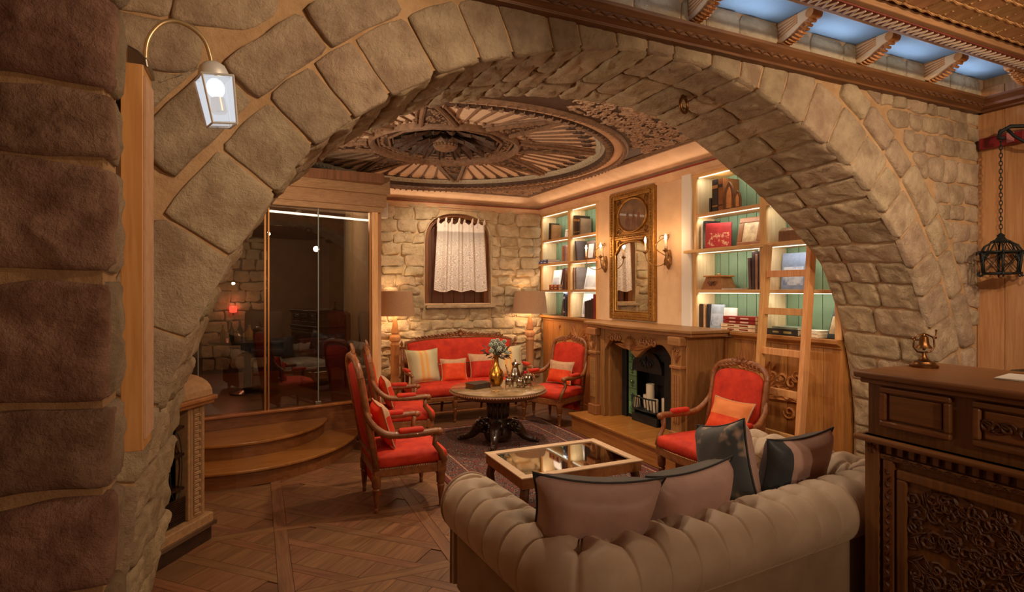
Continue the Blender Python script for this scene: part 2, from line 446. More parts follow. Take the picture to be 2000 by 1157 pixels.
def stone(poly, mapf, h, parent, mat, rough=0.012, n=18, ins=((0.008, 0.7), (0.03, 1.0)), mids=(0.5,), back=0.03, freq=7.0, name='stone', jit=0.004):
    SEED[0] += 1; sd = Vector((SEED[0]*1.37, SEED[0]*0.71, 0))
    p = resample(chaikin(poly, 2), n)
    cx = sum(q[0] for q in p)/n; cy = sum(q[1] for q in p)/n
    def jitter(q, a):
        v = Vector((q[0]*9, q[1]*9, 0))+sd
        return (q[0]+a*noise.noise(v), q[1]+a*noise.noise(v+Vector((31, 7, 3))))
    p = [jitter(q, jit*2) for q in p]
    rings = [[(x, y, -back) for x, y in p], [(x, y, h*0.35) for x, y in p]]
    def inset(d):
        r = []
        for x, y in p:
            l = math.hypot(cx-x, cy-y); k = min(0.6, d/max(l, 1e-6)); r.append((x+(cx-x)*k, y+(cy-y)*k))
        return r
    for d, zz in ins: rings.append([(x, y, h*zz) for x, y in inset(d)])
    last = inset(ins[-1][0])
    for k in mids: rings.append([(x+(cx-x)*k, y+(cy-y)*k, h*(1.0+0.12*k)) for x, y in last])
    vs = []
    for ri, r in enumerate(rings):
        for x, y, z in r:
            if ri >= 1:
                v = Vector((x*freq, y*freq, 0))+sd
                z += rough*(noise.noise(v)*1.0+noise.noise(v*2.7)*0.5)*(0.12 if ri == 1 else (0.45 if ri == 2 else 1))
                z = max(z, 0.0035)
            vs.append(mapf(x, y, z))
    vs.append(mapf(cx, cy, h*1.12+rough*noise.noise(Vector((cx*freq, cy*freq, 0))+sd)))
    fs = []
    for i in range(len(rings)-1):
        for j in range(n):
            k = (j+1) % n; fs.append((i*n+j, i*n+k, (i+1)*n+k, (i+1)*n+j))
    b = (len(rings)-1)*n
    for j in range(n): fs.append((b+j, b+(j+1) % n, len(vs)-1))
    o = MB().add(vs, fs).build(name, mat, parent, smooth=True)
    return o

# ---------------- the stone arch between hall and lounge
AX, AZ = 1.88, 0.565           # arch centre
YF, YB = 2.23, 2.93            # front and back faces
RF = [(-90, 2.33), (0, 2.33), (18.5, 2.33), (30, 2.356), (38, 2.35), (55, 2.32), (64, 2.295), (78, 2.304), (108, 2.307), (119, 2.35), (126, 2.354), (136, 2.37), (142, 2.334), (155, 2.30), (176, 2.27), (270, 2.33)]
RB = [(-90, 2.43), (0, 2.427), (15, 2.42), (33, 2.43), (46, 2.31), (60.5, 2.245), (80, 2.294), (90, 2.276), (101, 2.29), (111, 2.326), (122, 2.365), (129, 2.374), (134, 2.378), (140, 2.385), (157, 2.29), (176.5, 2.232), (185, 2.30), (270, 2.33)]
def lerp_tab(t, a):
    for (a0, v0), (a1, v1) in zip(t, t[1:]):
        if a <= a1: return v0+(v1-v0)*(a-a0)/(a1-a0)
    return t[-1][1]
def arch_pt(phi, y, extra=0.0):
    """point of the opening's edge at angle phi (degrees) and depth y"""
    t = (y-YF)/(YB-YF); r = lerp_tab(RF, phi)*(1-t)+lerp_tab(RB, phi)*t+extra
    return AX+r*math.cos(math.radians(phi)), AZ+r*math.sin(math.radians(phi))
WX0, WX1, WZ1 = -1.2, 4.64, 3.2
def outer(phi):
    c, s = math.cos(math.radians(phi)), math.sin(math.radians(phi)); k = 99
    if c > 1e-6: k = min(k, (WX1-AX)/c)
    if c < -1e-6: k = min(k, (WX0-AX)/c)
    if s > 1e-6: k = min(k, (WZ1-AZ)/s)
    if s < -1e-6: k = min(k, -AZ/s)
    return AX+k*c, AZ+k*s
cor = [math.degrees(math.atan2(z-AZ, x-AX)) % 360 for x, z in ((WX1, WZ1), (WX0, WZ1))]
phis = sorted(set([float(a) for a in range(-12, 193, 3)] + cor))
mb = MB()
def leg_clip(x, z): return (x, max(z, 0.0))
E0 = 0.022
rows = []
for a in phis:
    fx, fz = leg_clip(*arch_pt(a, YF, E0)); bx_, bz = leg_clip(*arch_pt(a, YB, E0)); ox, oz = leg_clip(*outer(a))
    rows.append([(ox, YF, oz), (fx, YF, fz), (fx+(bx_-fx)*0.5, (YF+YB)/2, fz+(bz-fz)*0.5), (bx_, YB, bz), (ox, YB, oz)])
mb.loft(rows, closed=True, cap=True)
wall_arch = struct('wall_front', mb, M_MORTAR, 'thick limestone wall pierced by a wide round arch')

def front_map(x, z, h): return (x, YF-h, z)
rng = random.Random(4)
# voussoirs of the front face
a = -6.0
while a < 186:
    big = a > 140 or a < 20
    st = rng.uniform(5.8, 8.0) if a > 140 else rng.uniform(3.6, 6.0)
    g = 0.12
    r1 = 2.595 + rng.uniform(-0.02, 0.01)
    def pp(ph, r): return (AX+r*math.cos(math.radians(ph)), AZ+r*math.sin(math.radians(ph)))
    r0 = lambda ph: lerp_tab(RF, ph)+0.004
    poly = [pp(a+g, r0(a+g)), pp(a+st/2, r0(a+st/2)), pp(a+st-g, r0(a+st-g)), pp(a+st-g, r1), pp(a+st/2, r1+0.008), pp(a+g, r1)]
    poly = [(x, z) for x, z in poly[::-1]]
    if min(z for x, z in poly) > -0.1 and min(z for x, z in poly) < 3.0:
        poly = [(x, max(z, 0.01)) for x, z in poly]
        stone(poly, front_map, rng.uniform(0.008, 0.016), wall_arch, M_STONE, 0.010, n=34, ins=((0.006, 0.8), (0.02, 1.0)), mids=(0.25, 0.5, 0.75), freq=14)
    a += st
# hood course outside the groove
a = 0.0
while a < 176:
    st = rng.uniform(5, 9); g = 0.15
    r0, r1 = 2.618, 2.625+rng.uniform(0.12, 0.17)
    poly = [pp(a+g, r0), pp(a+st/2, r0), pp(a+st-g, r0), pp(a+st-g, r1), pp(a+st/2, r1), pp(a+g, r1)][::-1]
    if max(z for x, z in poly) < 3.12 and min(x for x, z in poly) > -0.5 and max(x for x, z in poly) < 4.62:
        stone(poly, front_map, rng.uniform(0.022, 0.032), wall_arch, M_STONE, 0.008, n=30, ins=((0.006, 0.8), (0.02, 1.0)), mids=(0.35, 0.7), freq=14)
    a += st
# rubble of the spandrels and the right pier
def rubble(x0, x1, z0, z1, hw, hh, keep, mapf, parent, mat, rng, hgt=(0.008, 0.02), rough=0.012, gap=0.006, jx=0.02, n=26, freq=11):
    z = z0; cnt = 0
    while z < z1-0.03:
        dz = min(rng.uniform(*hh), z1-z); x = x0-rng.uniform(0, hw[0])
        if z1-(z+dz) < 0.05: dz = z1-z
        while x < x1:
            dx = rng.uniform(*hw)
            if x+dx > x1-0.06: dx = x1-x
            u0, u1 = max(x, x0)+gap, x+dx-gap; v0, v1 = z+gap, z+dz-gap
            if u1-u0 > 0.04:
                q = [(u0, v0), ((u0+u1)/2, v0), (u1, v0), (u1, (v0+v1)/2), (u1, v1), ((u0+u1)/2, v1), (u0, v1), (u0, (v0+v1)/2)]
                q = [(a+rng.uniform(-jx, jx)*0.6, b+rng.uniform(-jx, jx)*0.6) for a, b in q]
                q = keep(q)
                if q:
                    stone(q, mapf, rng.uniform(*hgt), parent, mat, rough, n=n, freq=freq, ins=((0.006, 0.8), (0.022, 1.0)), mids=(0.35, 0.7)); cnt += 1
            x += dx
        z += dz
    return cnt
def keep_out(q):
    q = resample(q, 20); a0 = area(q); out = []
    for x, z in q:
        dx, dz = x-AX, z-AZ
        r = math.hypot(dx, dz) if dz > 0 else abs(dx)
        if r < 2.81:
            k = 2.81/max(r, 0.01); x = AX+dx*k
            if dz > 0: z = AZ+dz*k
        out.append((min(x, 4.62), z))
    if area(out) < 0.35*a0 or area(out) < 0.004: return None
    mx = sum(p[0] for p in out)/20; mz = sum(p[1] for p in out)/20
    if math.hypot(mx-AX, max(mz-AZ, 0)) < 2.83: return None
    return out
def mir_front(x, z, h): return (x, YF-h, z)
rubble(-0.46, 0.9, 1.95, 3.06, (0.2, 0.36), (0.12, 0.22), keep_out, mir_front, wall_arch, M_STONE, rng)
rubble(3.1, 4.62, 0.9, 2.98, (0.1, 0.22), (0.1, 0.17), keep_out, mir_front, wall_arch, M_STONE, rng)
# soffit stones, three or four deep
a = -8.0
while a < 190:
    st = rng.uniform(3.2, 5.6); y = YF+0.008
    if a > 186: break
    while y < YB-0.05:
        dy = rng.uniform(0.22, 0.48)
        if YB-(y+dy) < 0.1: dy = YB-0.01-y
        def smap(s, yy, h):
            X, Z = arch_pt(s, yy, 0.022-h); return (X, yy, max(Z, 0.0))
        poly = [(a+0.16, y+0.006), (a+st-0.16, y+0.006), (a+st-0.16, y+dy-0.006), (a+0.16, y+dy-0.006)]
        # work in metres along the curve so the outline rounding is even
        K = 2.33*PI/180
        pm = [(s*K, yy) for s, yy in poly]
        stone([(p, q) for p, q in pm], lambda s, yy, h: smap(s/K, yy, h), rng.uniform(0.014, 0.026), wall_arch, M_STONE_IN, 0.018, n=30, freq=13, ins=((0.006, 0.8), (0.02, 1.0)), mids=(0.25, 0.5, 0.75))
        y += dy
    a += st

# ---------------- hall side: recess wall on the left, near pillar, oak wall on the right
struct('wall_left', MB().box(-0.9, -0.43, 1.25, YF+0.02, 0, 3.2), M_MORTAR, 'rendered side of the passage beside the near pillar')
pillar = struct('wall_pillar', MB().box(-1.6, -0.245, 1.19, 1.29, 0, 3.2), M_MORTAR, 'massive near pillar of coursed reddish stone blocks')
rng = random.Random(11)
zs = [0.0, 0.25, 0.47, 0.70, 0.93, 1.178, 1.345, 1.502, 1.722, 1.925, 2.05, 2.22, 2.45, 2.7, 2.95, 3.2]
def pmap(x, z, h): return (x, 1.19-h, z)
def smap2(y, z, h): return (-0.245+h, y, z)
for i in range(len(zs)-1):
    z0, z1 = zs[i]+0.009, zs[i+1]-0.009
    e = -0.232 + rng.uniform(-0.006, 0.006)
    xs = [e, -0.375-rng.uniform(-0.0, 0.04), -0.62, -0.9, -1.25, -1.6]
    if i % 2 == 0: xs = [e, -0.50, -0.8, -1.1, -1.6]
    for k in range(len(xs)-1):
        a0, a1 = xs[k+1]+0.008, xs[k]-(0.008 if k else 0)
        zz = lambda t: rng.uniform(-t, t)
        q = [(a0, z0+zz(.006)), ((a0+a1)/2, z0+zz(.008)), (a1, z0+zz(.006)), (a1, (z0+z1)/2), (a1, z1+zz(.006)), ((a0+a1)/2, z1+zz(.008)), (a0, z1+zz(.006)), (a0, (z0+z1)/2)]
        big = k == 0
        stone(q, pmap, rng.uniform(0.012, 0.02), pillar, M_STONE_DK, 0.010, n=44 if big else 26, ins=((0.004, 0.6), (0.012, 0.95)), mids=(0.2, 0.4, 0.6, 0.8) if big else (0.4, 0.7), freq=20, jit=0.003)
    q = [(1.195, z0), (1.24, z0), (1.285, z0), (1.285, z1), (1.24, z1), (1.195, z1)]
    stone(q, smap2, rng.uniform(0.012, 0.022), pillar, M_STONE, 0.008, n=24, ins=((0.004, 0.6), (0.012, 0.95)), mids=(0.35, 0.7), freq=26, jit=0.003)

wall_right = struct('wall_right', MB().box(4.62, 4.8, -1.5, YF+0.02, 0, 3.3), M_OAKH, 'oak boarded wall of the hall behind the reception desk')
for k in range(14):
    y1 = YF-0.005-k*0.16
    MB().box(4.60, 4.622, y1-0.157, y1, 0, 3.1).build('board', M_OAKH, wall_right, bevel=0.002)

# ---------------- hall ceiling: cornice, painted cove with brackets, lattice
trim = struct('trim_1', MB().mould([(0, 0), (0.05, 0), (0.05, 0.012), (0.085, 0.024), (0.085, 0.044), (0.07, 0.05), (0.095, 0.075), (0.1, 0.09), (0, 0.09)], (-0.6, YF, 2.925), (4.62, YF, 2.925), (0, -1, 0)), M_DARKOAK_X, 'dark carved oak cornice along the top of the arch wall', bevel=0.003)
o_ = MB()
for k in range(60):
    x = 0.4+k*0.07
    o_.tube([(x, YF-0.088, 2.951), (x+0.035, YF-0.09, 2.966), (x+0.07, YF-0.088, 2.951)], 0.005, 4)
o_.build('wave_carving', M_DARKOAK_X, trim)
trim2 = struct('trim_2', MB().mould([(0, 0), (0.05, 0), (0.05, 0.012), (0.085, 0.024), (0.085, 0.044), (0.07, 0.05), (0.095, 0.075), (0.1, 0.09), (0, 0.09)], (4.60, -1.5, 2.925), (4.60, YF, 2.925), (-1, 0, 0)), M_DARKOAK_Y, 'dark carved oak cornice along the top of the oak wall', bevel=0.003)
ceil_h = struct('ceiling', MB().box(-1.6, 4.8, 1.72, YF+0.05, 3.165, 3.22), M_BLUE, 'pale blue painted ceiling strip above the arch wall')
rng = random.Random(5)
fr = MB()
fr.box(-0.6, 4.62, YF-0.03, YF+0.02, 3.0, 3.17)
frz = struct('trim_3', fr, M_PLASTER, 'pale stone frieze between cornice and blue ceiling')
x = 0.3
while x < 4.55:
    w = rng.uniform(0.16, 0.3)
    stone([(x+.003, 3.03), (x+w-.003, 3.03), (x+w-.003, 3.158), (x+.003, 3.16)], lambda a, b, h: (a, YF-0.03-h, b), 0.014, frz, M_STONE_BK, 0.006, n=14, ins=((0.004, .7), (0.012, 1)), freq=15)
    x += w
def bracket(x, y, rz, label, j):
    b = thing('ceiling_bracket', label, 'bracket', (x, y, 3.06), rz, 'carved brackets under the blue ceiling')
    prof = [(0, 0.0), (0.03, -0.015), (0.10, 0.01), (0.17, 0.045), (0.205, 0.05), (0.225, 0.07), (0.225, 0.09), (0.205, 0.104), (0.0, 0.104)]
    m = MB(frame((0.032, 0, 0), (0, -1, 0), (0, 0, 1)) ); m.prism(prof, 0, 0.064)
    m.build('bracket_body', M_PLASTER, b, bevel=0.006)
    m = MB(frame((0, -0.205, 0.075), (0, -1, 0), (0, 0, 1))); m.lathe([(0.006, -0.036), (0.024, -0.036), (0.03, -0.02), (0.03, 0.02), (0.024, 0.036), (0.006, 0.036)], 12)
    m.build('volute', M_CARVEOAK, b, smooth='auto')
    m = MB()
    for k in range(9):                                # leaf on the underside
        t = k/8; yy = -0.03-0.16*t; zz = -0.012+0.062*t*t
        for sx in (-1, 1):
            m.tube([(0, yy, zz-0.004), (sx*0.014, yy-0.012, zz-0.010), (sx*0.03, yy-0.006, zz-0.002)], [0.007, 0.009, 0.004], 5)
    m.tube([(0, -0.02, -0.018), (0, -0.1, 0.0), (0, -0.19, 0.045)], 0.006, 5)
    m.build('leaf_carving', M_CARVEOAK, b)
    m = MB()
    for sx in (-1, 1):
        for k in range(5):
            m.tube([(sx*0.033, -0.005, 0.012+k*0.02), (sx*0.033, -0.13, 0.055+k*0.011)], 0.004, 4)
    m.build('fan_grooves', M_CARVEOAK, b)
for i, (x, lab) in enumerate([(0.75, 'carved bracket near the left end of the blue ceiling'), (1.38, 'carved bracket above the crown of the arch'), (2.0, 'carved bracket second from the left in the visible row under the blue ceiling'),
        (2.63, 'carved bracket above the iron ring, in the middle of the visible row'), (3.28, 'carved bracket above the right haunch of the arch'), (3.95, 'carved bracket nearest the hall corner on the arch wall')]):
    if x < 1.9: continue
    bracket(x, YF-0.03, 0, lab, i)
bracket(4.59, 1.93, -PI/2, 'carved bracket on the oak wall above the hanging lantern', 9)
beam = struct('trim_4', MB().box(-1.6, 4.8, 1.73, 1.875, 3.07, 3.2), M_OAK_X, 'oak beam with a zigzag inlay framing the lattice ceiling', bevel=0.006)
MB().box(-1.6, 4.8, 1.765, 1.84, 3.064, 3.0705).build('red_band', material('madder_paint', (104, 40, 32), (120, 52, 40), 0.7), beam)
z_ = MB()
for k in range(64):
    x = 1.4+k*0.05
    z_.tube([(x, 1.772, 3.06), (x+0.025, 1.833, 3.06)], 0.0055, 4); z_.tube([(x+0.025, 1.833, 3.06), (x+0.05, 1.772, 3.06)], 0.0055, 4)
z_.build('zigzag', material('zigzag_paint', (188, 164, 140), None, 0.7), beam)
beam2 = struct('trim_5', MB().box(4.32, 4.46, -1.5, 1.73, 3.07, 3.2), M_OAK_Y, 'oak beam framing the lattice ceiling beside the oak wall', bevel=0.006)
lat = struct('ceiling_lattice', MB().box(-1.6, 4.8, -3.2, 1.735, 3.115, 3.24), M_CARVEDK, 'ceiling of small wooden tiles divided by rope mouldings')
M_TILE = wood('ceiling_tile_wood', (164, 120, 76), (190, 146, 98), 'y', 0.6, 3, 0.15)
M_ROPE = material('rope_moulding', (168, 122, 74), (190, 144, 94), 0.6, scale=40, bump=0.4)
tile = None
for j in range(5):
    for i in range(18):
        x = 1.9+i*0.16; y = 1.70-j*0.115
        if x > 4.3: continue
        if tile is None:
            tile = MB().box(-0.074, 0.074, -0.05, 0.05, -0.016, 0).build('ceiling_tile', M_TILE, lat, bevel=0.003); q = tile
        else: q = share(tile, lat)
        q.location = (x+0.08, y-0.0575, 3.117)
rope = None
for j in range(6):
    m = MB(); 
    if rope is None:
        n = 110; pts = []
        m.tube([(0, 0, 0), (2.6, 0, 0)], 0.006, 5)
        for s0 in (0, 1):
            m.tube([(2.6*k/n, 0.006*math.cos(k*0.8+PI*s0), 0.006*math.sin(k*0.8+PI*s0)) for k in range(n)], 0.005, 4)
        rope = m.build('rope_moulding', M_ROPE, lat); q = rope
    else: q = share(rope, lat)
    q.location = (1.85, 1.70-j*0.115, 3.102)
srope = None
for j in range(5):
    for i in range(17):
        x = 1.9+i*0.16; y = 1.70-j*0.115
        if x > 4.4: continue
        if srope is None:
            m = MB()
            m.tube([(0, 0, 0), (0, -0.115, 0)], 0.006, 4)
            for s0 in (0.2, 0.5, 0.8): m.ball((0, -0.115*s0, -0.002), 0.0075, 6, 4)
            srope = m.build('twig_moulding', M_ROPE, lat); q = srope
        else: q = share(srope, lat)
        q.location = (x, y, 3.105)
struct('wall_hall_back', MB().box(-3.2, 5.2, -3.3, -3.1, 0, 3.3), M_PLASTER, 'far wall of the hall behind the viewer')
struct('wall_hall_side', MB().box(-3.3, -3.1, -3.2, 1.3, 0, 3.3), M_PLASTER, 'side wall of the hall')
struct('wall_hall_end', MB().box(5.0, 5.2, -3.2, -1.4, 0, 3.3), M_PLASTER, 'end wall of the hall')

# ---------------- lounge shell
wall_back = struct('wall_back', MB().box(1.2, 4.7, 8.1, 8.6, 0, 1.48).box(1.2, 2.27, 8.1, 8.6, 1.48, 3.3).box(3.33, 4.7, 8.1, 8.6, 1.48, 3.3).box(2.27, 3.33, 8.45, 8.6, 1.48, 3.3), M_MORTAR_BK, 'pale rubble stone back wall of the lounge')
# spandrel over the window niche
WCX, WHW, WSP, WTOP = 2.80, 0.525, 2.42, 2.865
def niche(n=16):
    pts = [(WCX-WHW, 1.48), (WCX-WHW, WSP)]
    for k in range(1, n): 
        a = PI-PI*k/n; pts.append((WCX+WHW*math.copysign(abs(math.cos(a))**0.85, math.cos(a)), WSP+(WTOP-WSP)*math.sin(a)**0.85))
    return pts + [(WCX+WHW, WSP), (WCX+WHW, 1.48)]
np_ = niche()
arc = np_[1:-1]
mb = MB()
for y in (8.1,):
    for (a, b) in zip(arc, arc[1:]):
        mb.loft([[(a[0], 8.1, a[1]), (b[0], 8.1, b[1]), (b[0], 8.1, 3.3), (a[0], 8.1, 3.3)], [(a[0], 8.45, a[1]), (b[0], 8.45, b[1]), (b[0], 8.45, 3.3), (a[0], 8.45, 3.3)]])
mb.build('niche_head', M_MORTAR_BK, wall_back)
def keep_win(q):
    q = resample(q, 18); a0 = area(q); out = []
    for x, z in q:
        hw = WHW+0.02
        sup = (abs((x-WCX)/hw)**2.35+(max(0, z-WSP)/(WTOP-WSP+0.02))**2.35)**(1/2.35)
        inside = abs(x-WCX) < hw and z > 1.42 and (z < WSP or sup < 1)
        if inside:
            if z < WSP: x = WCX+hw*(1 if x > WCX else -1)
            else:
                k = 1/max(0.05, sup); x = WCX+(x-WCX)*k; z = WSP+(z-WSP)*k
        out.append((x, z))
    if area(out) < 0.3*a0: return None
    mx = sum(p[0] for p in out)/18; mz = sum(p[1] for p in out)/18
    if 1.45 < mz and (abs((mx-WCX)/WHW)**2.35+(max(0, mz-WSP)/(WTOP-WSP))**2.35) < 0.98: return None
    return out
rng = random.Random(21)
rubble(1.28, 4.19, 0.3, 2.99, (0.2, 0.42), (0.1, 0.19), keep_win, lambda x, z, h: (x, 8.1-h, z), wall_back, M_STONE_BK, rng, (0.02, 0.055), 0.03, 0.004, 0.045, 30, 8)
struct('wall_right_lounge', MB().box(4.515, 4.7, YB, 8.2, 0, 3.3), M_PLASTER, 'plastered wall behind the bookcases and chimney breast')
struct('wall_left_lounge', MB().box(-1.2, -1.0, YB, 9.6, 0, 3.3), M_PLASTER, 'plastered left wall of the lounge')
divider = struct('wall_divider', MB().box(1.24, 1.34, 6.66, 8.12, 0, 3.0), M_PLASTER, 'cream wall between the glazed porch and the lounge')
breast = struct('wall_chimney', MB().box(4.2, 4.52, 4.74, 6.41, 1.305, 3.05), M_PLASTER, 'pinkish plaster chimney breast above the mantelpiece')
MB().box(4.17, 4.4, 4.60, 4.745, 1.305, 3.0).build('corner_strip', M_WHITE, breast, bevel=0.006)
# cove and cornice
CX0, CX1, CY0, CY1, CZ = -0.62, 3.83, 3.2, 7.78, 3.15
mb = MB()
W0 = [(-1.0, YB, 2.99), (4.2, YB, 2.99), (4.2, 8.1, 2.99), (-1.0, 8.1, 2.99)]
C0 = [(CX0, CY0, CZ), (CX1, CY0, CZ), (CX1, CY1, CZ), (CX0, CY1, CZ)]
rings = []
for k in range(7):
    t = k/6; zt = t**0.8
    rings.append([tuple(a[i]+(b[i]-a[i])*(t if i < 2 else zt) for i in range(3)) for a, b in zip(W0, C0)])
mb.loft(rings, cap=False)
cove = struct('trim_6', mb, M_CEILPINK, 'pinkish plaster cove running round the lounge ceiling', smooth='auto')
pr = [(0, -0.05), (0.02, -0.05), (0.03, -0.03), (0.05, -0.02), (0.06, 0.0), (0.075, 0.02), (0.075, 0.03), (0, 0.03)]
tr7 = struct('trim_7', MB().mould(pr, (4.2, YB, 2.96), (4.2, 8.1, 2.96), (-1, 0, 0)).mould(pr, (4.2, 8.1, 2.96), (1.3, 8.1, 2.96), (0, -1, 0)), M_CEILPINK, 'plaster cornice with a red line under the cove', bevel=0.003)
M_REDLINE = material('red_line', (150, 52, 34), None, 0.7)
MB().box(4.115, 4.135, YB, 8.02, 2.992, 3.004).box(1.4, 4.13, 8.02, 8.035, 2.992, 3.0).build('red_line', M_REDLINE, tr7)

# ---------------- lounge ceiling with the carved rosette
RCX, RCY = 1.88, 5.88
M_CREL = material('ceiling_relief', (112, 80, 56), (146, 110, 80), 0.6, scale=25, bump=0.3)
M_CRELDK = material('ceiling_relief_dark', (62, 42, 28), (88, 60, 42), 0.6, scale=25, bump=0.3)
M_RAYPALE = material('ceiling_ray_pale', (226, 194, 160), (236, 206, 172), 0.7, scale=20)
M_RIM = material('rim_pale_blue', (168, 166, 150), (196, 188, 166), 0.7, scale=60)
mb = MB(); N_ = 72; R0 = 1.95
angs = sorted(set([2*PI*k/N_ for k in range(N_)] + [math.atan2(y-RCY, x-RCX) % (2*PI) for x, y in ((CX0, CY0), (CX1, CY0), (CX1, CY1), (CX0, CY1))]))
def rect_pt(a):
    c, s = math.cos(a), math.sin(a); k = 99
    if c > 1e-9: k = min(k, (CX1-RCX)/c)
    if c < -1e-9: k = min(k, (CX0-RCX)/c)
    if s > 1e-9: k = min(k, (CY1-RCY)/s)
    if s < -1e-9: k = min(k, (CY0-RCY)/s)
    return k
vs = []; fs = []
for a in angs:
    k = rect_pt(a); r = min(R0-0.06, k-0.002)
    vs += [(RCX+r*math.cos(a), RCY+r*math.sin(a), 3.15), (RCX+k*math.cos(a), RCY+k*math.sin(a), 3.15)]
n = len(angs)
for i in range(n): fs.append((2*i, 2*((i+1) % n), 2*((i+1) % n)+1, 2*i+1))
ceil_l = struct('ceiling_lounge', MB().add(vs, fs).box(-1.2, 4.7, YB, 8.6, 3.42, 3.5), M_CRELDK, 'carved wooden ceiling panel with arabesque corners')
# edge mouldings and arabesque corners
m = MB()
for d, zz, r in ((0.0, 3.145, 0.016), (0.05, 3.14, 0.01), (0.085, 3.142, 0.007)):
    pts = [(CX0+d, CY0+d, zz), (CX1-d, CY0+d, zz), (CX1-d, CY1-d, zz), (CX0+d, CY1-d, zz)]
    for a, b in zip(pts, pts[1:]+pts[:1]): m.tube([a, b], r, 6)
m.build('edge_moulding', M_CREL, ceil_l)
rng = random.Random(8)
M_ARAB = material('arabesque', (150, 114, 86), (180, 144, 112), 0.6, scale=25)
for (qx, qy) in ((CX1, CY1), (CX1, CY0), (CX0, CY1)):
    m = MB(frame((0, 0, 3.15), (1, 0, 0), (0, -1, 0)))
    for k in range(900):
        x = qx-math.copysign(rng.uniform(0.1, 1.6), qx-RCX); y = qy-math.copysign(rng.uniform(0.1, 1.6), qy-RCY)
        if math.hypot(x-RCX, y-RCY) < 1.99+0.04: continue
        if rng.random() < 0.6: m.scroll(x, -y, rng.uniform(0.03, 0.06), rng.uniform(0, 6.3), rng.uniform(0.8, 1.3), 0.011, rng.choice((-1, 1)), n=10, seg=4)
        else: m.leaf(x, -y, rng.uniform(0.06, 0.11), 0.035, rng.uniform(0, 6.3), 0.016)
    m.build('arabesque_corner', M_ARAB, ceil_l)['kind'] = 'stuff'

ros = thing('ceiling_rosette', 'round carved wooden ceiling rosette with rays around a dark leafy centre', 'ceiling rosette', (RCX, RCY, 3.15))
def zring(r0, r1, z0, z1, name, mat, prof=None, seg=96):
    pr = prof or [(r0, z1), (r0, z0), (r1, z0), (r1, z1)]
    m = MB()
    m.loft([[(r*math.cos(2*PI*j/seg), r*math.sin(2*PI*j/seg), z) for j in range(seg)] for r, z in pr], cap=False)
    return m.build(name, mat, ros, smooth='auto')
zring(0, 0, 0, 0, 'dotted_outer_band', M_CREL, [(1.905, 0.02), (1.905, -0.02), (1.915, -0.03), (1.945, -0.03), (1.96, -0.015), (1.965, 0.02)])
zring(0, 0, 0, 0, 'pale_band', M_CEILPINK, [(1.81, 0.03), (1.815, 0.0), (1.85, -0.012), (1.905, 0.0)])
zring(0, 0, 0, 0, 'leaf_band', M_CRELDK, [(1.72, 0.05), (1.725, 0.01), (1.74, -0.01), (1.765, -0.005), (1.79, -0.015), (1.815, 0.01)])
zring(0, 0, 0, 0, 'rim', M_RIM, [(1.63, 0.075), (1.65, 0.06), (1.70, 0.045), (1.725, 0.035)])
m = MB()
for k in range(150):
    a = 2*PI*k/150; m.ball((1.932*math.cos(a), 1.932*math.sin(a), -0.032), 0.014, 6, 4)
m.build('outer_beads', M_CREL, ros)['kind'] = 'stuff'
m = MB()
for k in range(120):
    a = 2*PI*k/120; m.xf = frame((1.766*math.cos(a), 1.766*math.sin(a), -0.008), (math.cos(a), math.sin(a), 0), (math.sin(a), -math.cos(a), 0))
    m.leaf(-0.035, 0, 0.075, 0.05, 0, 0.02)
m.build('leaf_beads', M_CREL, ros)['kind'] = 'stuff'
m = MB()
for k in range(160):
    a = 2*PI*k/160; m.ball((1.675*math.cos(a), 1.675*math.sin(a), 0.05), 0.014, 6, 4)
m.build('rim_beads', M_RIM, ros)['kind'] = 'stuff'
